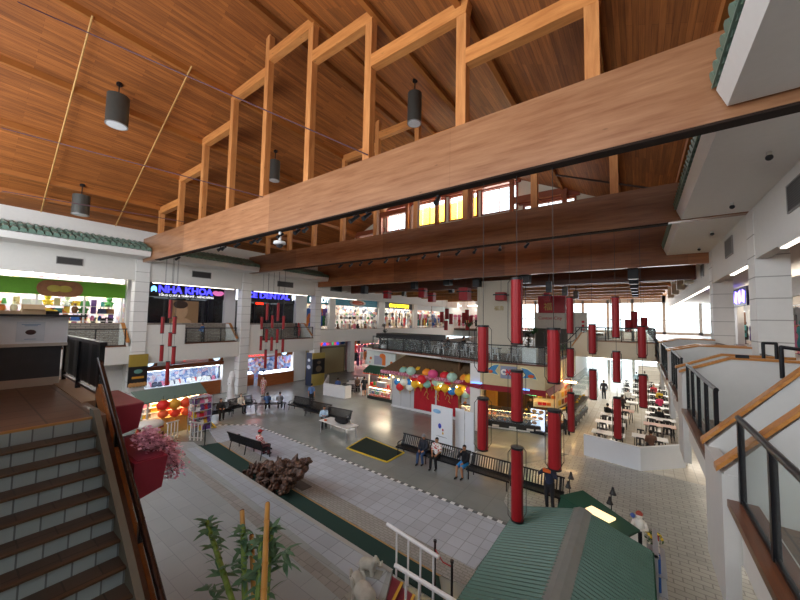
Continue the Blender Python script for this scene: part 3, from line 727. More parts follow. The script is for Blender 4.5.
# shuttered shop with coloured letters
sh = struct('wall_left_shuttered', MB().bb(-32.2, -32., 24.4, 31.8, 0, 4.15), CREAM)
SHUT = stripes('shutter_slats', 'z', 'b5a67a', 'a3946a', .12, .45)
for a, b, z1, lb in ((24.7, 27.3, 3.3, 'narrow tan roller shutter behind the dark blue poster stand'), (27.6, 31.5, 3.2, 'wide tan roller shutter under the coloured letters')):
    t = thing('roller_shutter', lb, 'shutter', (-32., (a+b)/2, 0), 0)
    MB().bb(-32, -31.93, a, b, .02, z1).build('curtain', SHUT, t)
    f = MB(); f.bb(-32., -31.86, a-.1, a, 0, z1+.1); f.bb(-32., -31.86, b, b+.1, 0, z1+.1); f.bb(-32., -31.8, a-.1, b+.1, z1, z1+.22); f.build('frame', M('6b6046', .5), t)
t = thing('letter_sign', 'row of multicoloured block letters above the tan shutter', 'sign', (-31.9, 29., 3.5))
MB().bb(-31.99, -31.93, 27.4, 30.6, 3.45, 4.1).build('backing', M('d8dbe0', .5), t)
for k, (ch, c) in enumerate(zip('PRESIER', ['ff3a2a', '3a50ff', 'e03060', '8a2a4a', '30c070', 'e03a60', '2a40e0'])):
    text('letter', ch, .6, glow(c, 1.4), Vector((-31.88, 27.65+k*.44, 3.78)), PX, t, .03, bold=.02)
tag(MB().ball((-31.85, 31.2, 3.75), .28, sq=(.5, 1.4, .6)).build('blue_lamp', M('2f6fb0', .4)), 'small blue oval plaque right of the coloured letters', 'sign')
# pink dress shop
shop(-32., 32.5, 39, 0, 4.1, 3., M('e8b6b4', .7), 1)
for z, kd, n_, s_ in ((2.7, 'garment', 9, 1.1), (1.6, 'garment', 9, 1.25), (.02, 'mannequin', 7, 1.), (3.2, 'bag', 9, 1.3)):
    for k in range(n_):
        c = random.choice(['black', 'navy', 'orange', 'pink', 'purple', 'white', 'red', 'yellow'])
        goods(kd, c, (-32.4-random.random()*.3, 32.9+5.6*k/(n_-1), z), PI/2, '%s %s hanging in the pink dress shop on the ground floor' % (c, kd), '%s %s goods of the pink dress shop' % (c, kd), sc=s_)
t = board('shop_sign', 'orange and cream sign panel over the pink dress shop', 'sign', -31.9, 32.5, 38.5, 3.45, 4.1, M('e2d4c4', .5)); MB().bb(-31.9, -31.86, 32.6, 33.9, 3.47, 4.08).build('orange_panel', M('c46a20', .5), t); MB().bb(-31.9, -31.86, 33.95, 34.5, 3.47, 4.08).build('black_panel', BLACK, t)
# banner wrapped round the first column
t = thing('column_banner', 'gold and black advertising banner fixed round the left column', 'banner', (-29.1, 8.3, 2.0))
MB().bb(-28.9, -29.05, 7.75, 8.85, 3.3, 4.15).build('gold_panel', M('a08838', .5), t)
p_ = MB().bb(-28.9, -29.05, 7.75, 8.85, 1.9, 3.3).build('black_panel', BLACK, t)
MB().ball((-28.89, 8.3, 2.95), .22, sq=(.08, 1.2, .7)).build('green_emblem', M('5f8f86', .5), p_)
MB().bb(-28.88, -28.9, 7.95, 8.65, 2.45, 2.6).build('gold_lettering', M('c08a2a', .5), p_)
fm = MB()
for k in range(5): fm.ball((-28.89, 7.9+k*.2, 2.02), .16, sq=(.1, 1, 1))
fm.build('food_picture', M('b98a52', .6), p_)
goods('mannequin', 'black', (-30.4, 22.6, BAYZ), PI/2, 'black clothed mannequin at the right end of the second stone walled gallery bay', 'gallery mannequin')
goods('mannequin', 'red', (-30.6, 23.1, BAYZ), PI/2, 'dark red clothed mannequin beside the black one in the gallery bay', 'gallery red mannequin')
# poster stand
t = thing('poster_stand', 'tall dark blue poster stand with black and gold side panel before the shutters', 'poster', (-27.5, 22.8, 0))
MB().bb(-28.2, -27.3, 22.4, 22.55, 0, 3.35).build('blue_panel', M('27344f', .5), t)
MB().bb(-27.3, -27.15, 22.4, 24.0, 1.2, 2.75).build('black_panel', BLACK, t); MB().bb(-27.3, -27.15, 22.4, 24., 0, 1.2).build('gold_base', M('a8964a', .5), t); MB().bb(-27.3, -27.15, 22.4, 24., 2.75, 3.35).build('gold_head', M('a8964a', .5), t)
MB().ball((-27.14, 23.2, 2.35), .25, sq=(.1, 1, .7)).ball((-27.14, 23.2, 1.7), .4, sq=(.1, 1, .8)).build('picture', M('6a5a48', .6), t)
MB().ball((-27.75, 22.39, 1.9), .3, sq=(1, .1, .7)).ball((-27.75, 22.39, 2.6), .2, sq=(1, .1, .8)).build('white_print', M('cfd8e4', .5), t)
# white goddess statue
q = P(230.5, 401, Z=0)
t = thing('statue', 'white robed standing statue on a round base beside the column', 'statue', (q.x, q.y, 0))
s_ = MB(); bx, by = q.x, q.y
s_.lathe([(.42, 0), (.42, .12), (.34, .16), (.34, .3), (.27, .34), (.3, .6), (.24, 1.2), (.23, 1.5), (.3, 1.75), (.24, 1.95), (.1, 2.02), (.09, 2.08)], (bx, by, 0), 14)
s_.ball((bx, by, 2.2), .15, sq=(.9, .95, 1.15)); s_.lathe([(.2, 1.7), (.24, 2.05), (.2, 2.3), (.1, 2.42), (.0, 2.45)], (bx-.05, by+.06, 0), 12)
s_.cyl((bx+.2, by-.1, 1.75), (bx+.34, by-.18, 1.35), .09, .07); s_.cyl((bx+.34, by-.18, 1.35), (bx+.15, by-.3, 1.5), .07, .05); s_.cyl((bx-.24, by-.02, 1.75), (bx-.3, by-.1, 1.3), .09, .12)
s_.build('figure', M('f0f0f2', .5), t)
# ================================================================ lantern stall with teal roof
t = thing('market_stall', 'lantern stall with a sloping grey green roof and tan front board', 'stall', (-21.6, 8.6, 0))
ra = [P(143, 405, Z=2.05), P(207, 393, Z=2.05), P(200, 383, Z=2.5), P(131, 393, Z=2.5)]
MB().prism(ra, (0, 0, .06)).build('roof', M('64776c', .6), t)
x0, x1 = ra[3].x+.2, ra[0].x-.25; y0, y1 = ra[0].y+.3, ra[1].y-.2
fr = MB()
for x in (x0, x1):
    for y in (y0, y1): fr.bb(x-.05, x+.05, y-.05, y+.05, 0, 2.08)
fr.bb(x0, x0+.06, y0, y1, 0, 2.3); fr.build('frame', M('d8cfc0', .6), t)
MB().bb(x0, x1-.3, y0, y1, .0, .95).build('counter', M('b79a5c', .6), t)
MB().bb(x0+.1, x1-.1, y0+.2, y1-.2, 1.93, 1.98).build('light_strip', glow('ffd9a0', 9.), t)
SHELFX = x0+.3
for row, z in enumerate((1.0, 1.3, 1.6)):
    tag(MB().bb(x0+.06, x0+.45, y0, y1, z-.03, z).build('shelf', WHITE), '%s shelf at the back of the lantern stall' % ['lowest', 'middle', 'top'][row], 'shelf')
    for k in range(8):
        goods(random.choice(['packet', 'box', 'bag']), random.choice(['red', 'orange', 'yellow', 'white', 'pink']), (x0+.25, y0+.2+(y1-y0-.4)*k/7, z), PI/2, 'bright red and orange packaged goods on the lantern stall shelves', 'packaged goods on the lantern stall shelves', 'packaged goods', sc=1.1)
def ball_lantern(loc, r, col, label, group, lit=.25):
    t = thing('paper_lantern', label, 'lantern', loc, 0, group)
    x, y, z = loc
    b = MB(); n = 12
    prof = [(r*.35, -r*.85)]+[(r*math.cos(a)*(1+.03*(i % 2)), r*.85*math.sin(a)) for i, a in enumerate([-.9, -.65, -.4, -.15, .1, .35, .6, .9])]+[(r*.35, r*.85)]
    b.lathe(prof, (x, y, z), n).build('shade', M(col, .6, var=.06, emis=lit), t)
    MB().cyl((x, y, z+r*.83), (x, y, z+r*.95), r*.38, n=10).cyl((x, y, z-r*.95), (x, y, z-r*.83), r*.38, n=10).build('cap', GOLD, t)
    MB().cyl((x, y, z+r*.9), (x, y, z+r*1.6), .012, n=4).build('hook', BLACK, t)
    b = MB(); b.cyl((x, y, z-r*1.7), (x, y, z-r*.95), .02, .035, n=6); b.build('tassel', M('d8b040', .7), t)
    return t
for k, (px, py, c, lb) in enumerate([(163, 405, 'd8231c', 'red round lantern, left one of the stall top row'), (174.5, 404, 'd0962a', 'golden round lantern in the middle of the stall top row'), (186, 402.5, 'e0481e', 'orange red round lantern, right one of the stall top row'),
        (163, 414, 'e05a2a', 'small orange lantern, left one of the stall lower row'), (175, 413, 'dc3a20', 'red orange lantern in the middle of the stall lower row'), (186, 411.5, 'e2521e', 'orange lantern, right one of the stall lower row')]):
    ball_lantern(tuple(P(px, py, X=x1+.18)), .32 if k < 3 else .26, c, lb, 'round lanterns of the stall', .03)
# rack of hanging packets at its right end
q = P(199, 432, Z=0)
t = thing('display_rack', 'tall wire rack crowded with small packaged goods at the end of the lantern stall', 'rack', (q.x, q.y, 0))
rk = MB()
for dx in (-.35, .35):
    for dy in (-.5, .5): rk.bb(q.x+dx-.02, q.x+dx+.02, q.y+dy-.02, q.y+dy+.02, 0, 2.15)
for z in (.15, .55, .95, 1.35, 1.75, 2.13): rk.bb(q.x-.37, q.x+.37, q.y-.52, q.y+.52, z-.02, z)
rk.build('frame', STEEL, t)
for z in (.15, .55, .95, 1.35, 1.75):
    for k in range(5):
        for dx in (-.2, .2): goods(random.choice(['packet', 'toy', 'bag']), random.choice(['pink', 'purple', 'white', 'yellow', 'red', 'grey']), (q.x+dx, q.y-.42+.21*k, z), PI/2+random.uniform(-.3, .3), 'small colourful packaged toy on the tall wire rack by the lantern stall', 'goods on the tall wire rack', 'packaged toy', sc=.9)
# drum shaped planter with red and gold pattern
q = P(149, 447, Z=0)
t = thing('drum_planter', 'large round drum with a white top and red and gold pattern beside the stage', 'drum', (q.x, q.y, 0))
MB().lathe([(.5, 0), (.6, .3), (.62, .85), (.56, 1.15)], (q.x, q.y, 0), 20).build('drum_wall', patchwork('drum_pattern', ['8c2a22', 'c9a24a', 'e3d6b8', 'a8382a', '5c2a20'], 4.), t)
MB().lathe([(.58, 1.1), (.62, 1.2), (.5, 1.33), (.0, 1.37)], (q.x, q.y, 0), 20).build('drum_top', M('d9d3cb', .7), t)
# white stage end rails on the left
def stair_rail(name, label, a, b, drop, n, h=.95, group=None):
    """sloping white rail from point a to b (feet), n balusters"""
    a = Vector(a); b = Vector(b)
    t = thing(name, label, 'railing', a, 0, group)
    MB().cyl(a+Vector((0, 0, h)), b+Vector((0, 0, h)), .04, n=8).build('handrail', M('f0f0f0', .4), t)
    MB().cyl(a+Vector((0, 0, .15)), b+Vector((0, 0, .15)), .025, n=6).build('bottom_rail', M('f0f0f0', .4), t)
    for k in range(n):
        p = a.lerp(b, (k+.3)/(n-.4))
        MB().cyl(p, p+Vector((0, 0, h)), .028, n=6).build('baluster', M('ececec', .4), t)
    return t
stair_rail('stage_railing', 'short white railing at the left end of the stage, nearer the drum', P(166, 442, Z=.4), P(178, 437, Z=0.0), 0, 4, .95, 'white stage railings')
stair_rail('stage_railing', 'short white railing at the left end of the stage, beside the green carpet', P(189, 440, Z=.4), P(202, 441, Z=0.0), 0, 4, .95, 'white stage railings')
def barrier_post(loc, label, h=.95):
    t = thing('barrier_post', label, 'barrier post', loc, 0, 'black barrier posts'); x, y, z = loc
    MB().cyl((x, y, z+.02), (x, y, z+h), .03, n=8).build('post', BLACK, t); MB().lathe([(.16, 0), (.16, .02), (.04, .05)], (x, y, z), 14).build('foot', BLACK, t)
    MB().cyl((x, y, z+h), (x, y, z+h+.05), .045, n=8).build('head', BLACK, t)
barrier_post(tuple(P(204.5, 446, Z=0)), 'black barrier post at the left end of the green carpet', 1.)
# ---- green carpet in two runs and the yellow edged mats
CARP = M('1d3a33', .9, var=.2, scale=40.)
t = MB().prism([(-19.3, 8.4, 0), (-11.5, 7.9, 0), (-4.0, 7.6, 0), (-4.55, 8.32, 0), (-11.6, 8.68, 0), (-18.9, 9.25, 0)], (0, 0, .03)).build('green_carpet', CARP); tag(t, 'long dark green carpet strip running along the front of the stage', 'carpet')
MB().prism([(-4.55, 8.32, .03), (-11.6, 8.68, .03), (-18.9, 9.25, .03), (-18.9, 9.3, .03), (-11.6, 8.73, .03), (-4.5, 8.37, .03)][::-1], (0, 0, .008)).build('tan_edging', M('b08a58', .7), t)
def mat_(pts, label):
    c = [P(x, y, Z=0) for x, y in pts]; ctr = sum(c, Vector())/len(c)
    t = thing('floor_mat', label, 'mat', ctr, 0, 'green floor mats')
    MB().prism([ctr+(p-ctr)*.96 for p in c], (0, 0, .03)).build('carpet_panel', M('1c2c22', .95, var=.15, scale=40.), t)
    b = MB()
    for i in range(len(c)): b.bar(c[i]+Vector((0, 0, .02)), c[(i+1) % len(c)]+Vector((0, 0, .02)), .09, .035)
    b.build('yellow_edge', M('d2b62a', .7), t)
mat_([(347, 448.5), (387, 462.5), (404, 453), (366, 437.5)], 'dark green mat with yellow edges left of the long bench row')
mat_([(201, 427), (216, 428), (207, 418), (198, 420)], 'small dark mat with yellow edge by the tall wire rack')
# ================================================================ benches
MESHM = stripes('bench_mesh', 'z', '1c1d21', '2c2e33', .035, .4)
SLATM = stripes('bench_slats', 'x', '17181c', '3c3d42', .07, .4)
def bench(loc, rz, L, label, slat=False, arms=True, backless=False):
    """sitter faces local +y"""
    t = thing('metal_bench', label, 'bench', loc, rz, 'black metal benches')
    def b(): return MB()
    def put(mb, nm, mt):
        o = mb.build(nm, mt, t, world=False); return o
    s = b(); n = 9
    for k in range(n):
        y = -.2+.46*k/(n-1); s.bb(-L/2, L/2, y-.02, y+.02, .43+.012*abs(k-4)/4, .455+.012*abs(k-4)/4)
    s.bb(-L/2, L/2, .25, .29, .39, .46); put(s, 'seat', IRON)
    if not backless:
        bk = b()
        if slat:
            k = int(L/.11)
            for i in range(k):
                x = -L/2+L*(i+.5)/k; bk.bar((x, -.22, .48), (x, -.4, .92), .05, .012)
        else:
            for k in range(8): bk.bar((-L/2, -.23-.02*k, .5+.055*k), (L/2, -.23-.02*k, .5+.055*k), .012, .04)
        bk.bar((-L/2, -.4, .94), (L/2, -.4, .94), .05); bk.bar((-L/2, -.22, .48), (L/2, -.22, .48), .04)
        put(bk, 'backrest', IRON)
    ns = 2 if L < 2.3 else 3
    for i in range(ns):
        x = -L/2+.12+(L-.24)*i/(ns-1); l = b()
        l.tube([(x, .25, 0.015), (x, .24, .42), (x, -.22, .44), (x, -.3, .015)], .025, 6)
        if not backless: l.bar((x, -.2, .44), (x, -.41, .95), .04)
        put(l, 'leg_frame', IRON)
        if arms and i in (0, ns-1) and not backless:
            a = b(); a.tube([(x, .24, .42), (x, .26, .64), (x, .18, .68), (x, -.3, .68)], .022, 6); put(a, 'armrest', IRON)
    return t
bench((-16.25, 9.55, .016), .1, 2.7, 'black metal bench on the plaza tiles behind the green carpet')
for k in range(4):
    bench((-9.35+1.98*k, 14.35-.06*k, 0), PI, 1.92, ['black slatted bench at the left end of the long centre row', 'second black slatted bench of the centre row, behind the person in the patterned shirt', 'third black slatted bench of the centre row', 'black slatted bench of the centre row nearest the green roofed kiosk'][k], True, arms=k == 0)
for k in range(3):
    bench((-20.6+2.15*k, 15.95-.2*k, 0), PI+.1, 2.05, ['black mesh bench at the left end of the long back row', 'middle black mesh bench of the long back row', 'black mesh bench of the back row behind the white folding table'][k], arms=k != 1)
bench((-23.45, 11.3, 0), -PI/2-.15, 2., 'black mesh bench beside the tall wire rack'); bench((-23.9, 13.35, 0), -PI/2+.1, 2., 'black mesh bench beside the white statue')
bench((-22.6, 14.8, 0), .9, 2.2, 'black backless bench where two people sit turned away', backless=True)
# ================================================================ people
SKIN = {'light': 'c99a7c', 'mid': 'b5825f', 'pale': 'd8b096'}
def remeshed(mb, vox, name, smooth=2):
    me = mb.mesh(name); o = bpy.data.objects.new(name, me); COL.objects.link(o)
    r = o.modifiers.new('r', 'REMESH'); r.mode = 'VOXEL'; r.voxel_size = vox
    s = o.modifiers.new('s', 'SMOOTH'); s.iterations = smooth; s.factor = .5
    bpy.context.view_layer.update()
    ne = bpy.data.meshes.new_from_object(o.evaluated_get(bpy.context.evaluated_depsgraph_get()))
    bpy.data.objects.remove(o); bpy.data.meshes.remove(me)
    ne.polygons.foreach_set('use_smooth', [True]*len(ne.polygons))
    return ne
def limb(mb, pts, rad):
    for (a, b), (r, s) in zip(zip(pts, pts[1:]), zip(rad, rad[1:])): mb.cyl(a, b, r, s, n=10)
    for a, r in zip(pts, rad): mb.ball(a, r, n=10, k=6)
def merge(me, mb):
    """add loose detail (fingers, ears, eyes) to a remeshed body"""
    bm = bmesh.new(); bm.from_mesh(me); m2 = mb.mesh('d'); bm.from_mesh(m2); bm.to_mesh(me); bm.free(); bpy.data.meshes.remove(m2)
def V(*a): return Vector(a)
def person(loc, rz, label, pose='sit', shirt='2a2c34', legs='1d1e24', hair='1a1512', skin='mid', hands=None, shorts=False, sleeve='long', dress=False, long_hair=False, cap=None, look=(0, 0), sc=1., lean=.0, patt=None, group=None, shoes='201e1e'):
    t = thing('person', label, 'person', loc, rz, group); t.scale = (sc, sc, sc)
    if pose == 'sit':
        pz = .54; py = -.04; ch = V(0, py+lean*.3, pz+.42); nk = V(0, py+lean*.42, pz+.53); hd = V(0, py+.03+lean*.55, pz+.68)
        knee = [V(s*.11, py+.46, .5) for s in (-1, 1)]; ank = [V(s*.12, py+.44+.05*s, .08) for s in (-1, 1)]; hip = [V(s*.09, py, pz) for s in (-1, 1)]
    else:
        pz = .94; py = 0; ch = V(0, py+lean*.2, pz+.42); nk = V(0, lean*.25, pz+.53); hd = V(0, .02+lean*.35, pz+.68)
        st = .14 if pose == 'walk' else .02
        knee = [V(s*.1, .03+s*st*.7, .5) for s in (-1, 1)]; ank = [V(s*.1, s*st-.02, .08) for s in (-1, 1)]; hip = [V(s*.09, 0, pz) for s in (-1, 1)]
    sh = [ch+V(s*.18, 0, .03) for s in (-1, 1)]
    if hands is None:
        hands = [V(-.11, .26, pz+.1), V(.11, .28, pz+.1)] if pose == 'sit' else [V(-.25, .06, pz-.1), V(.25, .04, pz-.1)]
    el = []
    for s, S, Hn in zip((-1, 1), sh, hands):     # elbow from two bone lengths
        d = Hn-S; L = min(d.length, .52); md = S+d*.5; off = math.sqrt(max(.0, .27**2-(L/2)**2))
        ax = V(s*.55, -.45, -.7); ax = (ax-d.normalized()*ax.dot(d.normalized())).normalized(); el.append(md+ax*off)
    body = MB()
    limb(body, [V(0, py, pz), V(0, py+lean*.12, pz+.2), ch], [.125, .12, .13]); body.ball(ch+V(0, 0, -.06), .15, sq=(1.15, .72, 1))
    limb(body, [ch, nk, nk+V(0, .0, .05)], [.1, .055, .05])
    body.ball(hd, .1, n=12, k=9, sq=(.8, .95, 1.18)); body.ball(hd+V(0, .035, -.065), .06, sq=(.85, .9, .8))
    for i in range(2):
        limb(body, [sh[i], el[i], hands[i]], [.052, .042, .03]); limb(body, [hip[i], knee[i], ank[i]], [.085, .058, .042])
        limb(body, [ank[i]+V(0, -.04, -.04), ank[i]+V(0, .14, -.05)], [.04, .032])
        d = (hands[i]-el[i]).normalized(); body.ball(hands[i]+d*.05, .042, n=8, k=6, sq=(.9, .9, 1))
    me = remeshed(body, .021, 'body')
    det = MB()
    for i, s in enumerate((-1, 1)):
        d = (hands[i]-el[i]).normalized(); side = d.cross(V(0, 0, 1)); side = side.normalized() if side.length > .1 else V(1, 0, 0); nrm = side.cross(d)
        for f in range(4):
            r0 = hands[i]+d*.07+side*(f-1.5)*.018; ln = (.06, .075, .07, .055)[f]; p1 = r0+d*ln*.55; p2 = p1+(d*.7-nrm*.6).normalized()*ln*.5
            limb(det, [r0, p1, p2], [.0095, .0085, .0075])
        r0 = hands[i]+d*.03-side*s*.032; limb(det, [r0, r0+(d-side*s*.9).normalized()*.045, r0+(d-side*s*.3).normalized()*.08], [.012, .01, .009])
        det.ball(hd+V(s*.082, -.005, -.005), .024, n=6, k=5, sq=(.5, .8, 1.2))
    det.ball(hd+V(0, .1, -.02), .018, n=6, k=5, sq=(.8, 1, 1.3))
    merge(me, det)
    link('body', me, M(SKIN[skin], .55, var=.05), t)
    fc = MB()
    for s in (-1, 1): fc.ball(hd+V(s*.033, .083, .012), .012, n=6, k=5)
    link('eyes', fc.mesh('eyes'), M('1a1614', .3), t)
    link('mouth', MB().ball(hd+V(0, .09, -.062), .018, n=6, k=4, sq=(1.4, .5, .35)).mesh('mouth'), M('9a5a4e', .5), t)
    c = MB(); k = .014
    limb(c, [V(0, py, pz+.02), V(0, py+lean*.12, pz+.2), ch], [.13+k, .125+k, .135+k]); c.ball(ch+V(0, 0, -.06), .15+k, sq=(1.15, .74, 1)); limb(c, [ch, nk+V(0, 0, -.02)], [.11, .066])
    for i in range(2):
        e = el[i]; hnd = hands[i]
        if sleeve == 'long': limb(c, [sh[i], e, e.lerp(hnd, .88)], [.052+k*1.4, .044+k*1.4, .034+k])
        else: limb(c, [sh[i], sh[i].lerp(e, .75)], [.056+k*1.5, .05+k*1.6])
    if dress: limb(c, [V(0, py, pz), V(0, py+.02, .62), V(0, py+.02, .4)], [.15, .17, .2])
    link('shirt' if not dress else 'dress', remeshed(c, .024, 'shirt'), patt or M(shirt, .8, var=.15), t)
    if not dress:
        c = MB()
        for i in range(2):
            if shorts: limb(c, [hip[i], hip[i].lerp(knee[i], .85)], [.1+k, .085])
            else: limb(c, [hip[i], knee[i], ank[i]+V(0, 0, .02)], [.088+k, .062+k, .05+k])
        c.ball(V(0, py, pz), .14+k, sq=(1.05, .95, .85))
        link('shorts' if shorts else 'trousers', remeshed(c, .024, 'trousers'), M(legs, .8, var=.12), t)
    c = MB()
    for i in range(2): limb(c, [ank[i]+V(0, -.05, -.035), ank[i]+V(0, .15, -.042)], [.045, .04])
    so = remeshed(c, .02, 'shoes')
    for v in so.vertices: v.co.z = max(v.co.z, .0)
    link('shoes', so, M(shoes, .6), t)
    c = MB(); c.ball(hd+V(0, -.018, .03), .108, n=12, k=8, sq=(.84, .96, 1.05))
    if long_hair: limb(c, [hd+V(0, -.05, .02), hd+V(0, -.09, -.16), hd+V(0, -.11, -.32)], [.09, .09, .06])
    hm = remeshed(c, .02, 'hair')
    bm = bmesh.new(); bm.from_mesh(hm); cut = [v for v in bm.verts if (v.co-hd).y > .035 and (v.co-hd).z < .055]
    bmesh.ops.delete(bm, geom=cut, context='VERTS'); bm.to_mesh(hm); bm.free()
    link('hair', hm, M(hair, .6), t)
    if cap:
        c = MB(); c.ball(hd+V(0, -.005, .055), .115, n=12, k=6, sq=(.88, 1, .8)); c.box(hd+V(0, .12, .05), (.15, .12, .015)); link('cap', c.mesh('cap'), M(cap, .7), t)
    return t
G0 = 0
FL = patchwork('red_flower_print', ['c83038', 'e8e0dc', 'd8a0a0', 'b82030', 'f0eae6'], 22.)
RW = patchwork('red_white_print', ['c02a30', 'eeeae6', 'eeeae6', 'd8d0d0'], 20.)
def sitat(x, y, rz, *a, **k):
    q = P(x, y, Z=.5); return person((q.x, q.y, 0), rz, *a, **k)
# left benches
person((-23.3, 11.45, 0), -PI/2-.25, 'person in black sitting on the bench next to the tall wire rack', hands=[V(-.15, .3, .72), V(.12, .3, .74)], long_hair=True, skin='pale')
person((-23.75, 13.1, 0), -PI/2+.1, 'person in a white top and dark trousers sitting on the bench by the statue', shirt='d9d4c8', long_hair=True, skin='pale')
person((-22.75, 14.6, 0), .9, 'person in a blue shirt seen from behind on the backless bench', shirt='46618c', sleeve='short')
person((-22.2, 15.3, 0), .9, 'person in a grey shirt seen from behind on the backless bench', shirt='85878e', sleeve='short', legs='3a3c42')
q = P(263, 396.5, Z=0); person((q.x, q.y, 0), PI+.4, 'person with long hair standing in a red patterned dress before the jewellery counter', 'stand', dress=True, patt=FL, long_hair=True, skin='pale', sleeve='short')
q = P(311, 405.5, Z=0); person((q.x, q.y, 0), .5, 'person in a blue shirt and black trousers standing behind the back benches', 'stand', shirt='5f7fb4', sleeve='short')
person((-16.6, 14.75, 0), PI+.9, 'person in a light blue top sitting at the white folding table with the black bag', shirt='b9d3ea', hands=[V(-.05, .34, .78), V(.12, .3, .78)], lean=.25)
person((-15.45, 9.6, .016), .1, 'person in a red patterned top and cap sitting on the plaza bench', patt=FL, legs='8a5058', cap='b82a30', skin='pale')
# centre bench
for x, lb, kw in ((-8.75, 'person in dark clothes and grey cap sitting on the centre bench', dict(shirt='262a36', legs='34507a', cap='8a8d92')),
                  (-8.0, 'person in a red and white patterned shirt on the centre bench', dict(patt=RW, sleeve='short', legs='17171a')),
                  (-6.55, 'person in a black top and bright blue shorts on the centre bench', dict(shirt='15151a', legs='2a8fd6', shorts=True, hands=[V(-.1, .26, .64), V(.08, .16, 1.05)]))):
    person((x, 14.28-.06*(x+9)/2, 0), PI+(.12 if x < -7 else -.1), lb, **kw)
t = person((-2.85, 13.75, 0), PI-.1, 'person in a navy jacket with raised arms standing at the end of the centre bench', 'stand', shirt='242c44', hair='b9a99a', hands=[V(-.13, .3, 1.5), V(.13, .3, 1.5)], sc=1.)
tag(MB().box((-2.85, 13.75-.44, 1.55), (.26, .05, .12)).build('phone', M('d8662a', .4)), 'orange phone held up by the person in the navy jacket', 'phone')
q = P(202, 338, X=-30.3); person((-30.3, q.y, BAYZ), PI/2+.6, 'person in a blue top leaning in the gallery bay under the NHA KHOA sign', 'stand', shirt='34609a', hands=[V(-.1, .28, 1.15), V(.1, .28, 1.15)])
# rest of the hall
def stand(x, y, rz, lb, Z=0, **k):
    q = P(x, y, Z=Z); return person((q.x, q.y, Z), rz, lb, 'stand', **k)
stand(364, 396, .6, 'person in black carrying something past the candy kiosk', shirt='17171c', sleeve='short', shorts=True, legs='1a1a20', skin='mid')
stand(637, 388, .4, 'person in a light blue shirt standing among the food court tables, left one', Z=.014, shirt='a9cbe0')
stand(645, 387, .2, 'person in a grey shirt standing among the food court tables, right one', Z=.014, shirt='9aa4ac')
stand(604, 399, .3, 'person in dark clothes walking down the aisle beside the bakery', Z=.014, shirt='2a2c33')
stand(531, 423, PI, 'person behind the bakery counter in dark clothes', shirt='2c2622', skin='pale')
# ================================================================ centre: folding table, signs, cafe, stalls, bakery, mezzanine
def table(loc, rz, L, W, label, group=None, top='e6e4e0', h=.74, legs=4, name='folding_table'):
    t = thing(name, label, 'table', loc, rz, group)
    MB().bb(-L/2, L/2, -W/2, W/2, h-.035, h).build('tabletop', M(top, .4, var=.04), t, world=False)
    for sx in (-1, 1):
        for sy in (-1, 1): MB().cyl((sx*(L/2-.1), sy*(W/2-.08), 0), (sx*(L/2-.14), sy*(W/2-.08), h-.03), .018, n=6).build('leg', STEEL if legs == 4 else IRON, t, world=False)
    return t
table((-14.75, 14.25, 0), -.05, 2.5, .95, 'white folding table at the end of the back bench with a black bag on it')
t = thing('duffel_bag', 'black duffel bag lying on the white folding table', 'bag', (-14.5, 14.25, .74), -.1)
b = MB(); b.ball((0, 0, .17), .18, n=14, k=8, sq=(3.2, 1.5, .95)); b.ball((.25, .05, .2), .16, sq=(1.6, 1.3, .9)); b.build('body', M('1b1b1d', .85, var=.3), t, world=False)
MB().tube([(-.3, -.12, .28), (-.25, -.2, .38), (.2, -.2, .38), (.25, -.12, .28)], .018, 6).build('strap', M('2a2a2c', .8), t, world=False)
tag(MB().box((-15.6, 14.0, .78), (.16, .1, .08)).build('tissue_box', M('d2622a', .6)), 'small orange box on the white folding table', 'box')
def sign_panel(pa, pb, top_px, label):
    """standing white panel between ground points"""
    a, b = pa, pb; d = (b-a).normalized(); z1 = P(top_px[0], top_px[1], Y=a.y).z
    t = thing('sign_board', label, 'sign', (a+b)/2, 0)
    n = Vector((d.y, -d.x, 0))
    MB().prism([a+Vector((0, 0, .06)), b+Vector((0, 0, .06)), b+Vector((0, 0, z1)), a+Vector((0, 0, z1))], -n*.05).build('panel', M('e9edf4', .45, var=.02), t)
    f = MB(); f.bar(a-n*.3, a+n*.3, .05); f.bar(b-n*.3, b+n*.3, .05); f.build('foot', STEEL, t)
    return t, a, d, n, z1
pa, pb = P(431, 444.5, Z=0), P(452, 451.5, Z=0)
t, a, d, n, z1 = sign_panel(pa, pb, (433, 404.5), 'white standing sign board with small blue and red emblems behind the bench')
L = (pb-pa).length
def dot(u, v, r, c, nm, sq=(1, 1)): 
    p = a+d*(L*u)+Vector((0, 0, z1*v))+n*.01
    R = math.atan2(d.y, d.x); MB().ball(p, r, n=10, k=6, sq=(sq[0], .12, sq[1]), rz=R).build(nm, M(c, .5), t)
dot(.27, .86, .17, '8fc0ea', 'blue_label', (1.6, .7)); dot(.42, .52, .12, '3a4ac0', 'blue_emblem', (.9, 1.2)); dot(.57, .44, .06, 'c02a3a', 'red_emblem', (.9, 1.2)); dot(.57, .36, .06, 'd8b030', 'yellow_emblem', (.9, 1.2)); dot(.5, .27, .05, '8a8f98', 'small_print', (8, .35))
sign_panel(P(455, 448, Z=0), P(464, 450.5, Z=0), (455, 408), 'blank white standing board, left of the two touching ones'); sign_panel(P(464.6, 450.5, Z=0), P(474, 453.5, Z=0), (465, 411), 'blank white standing board, right of the two touching ones')
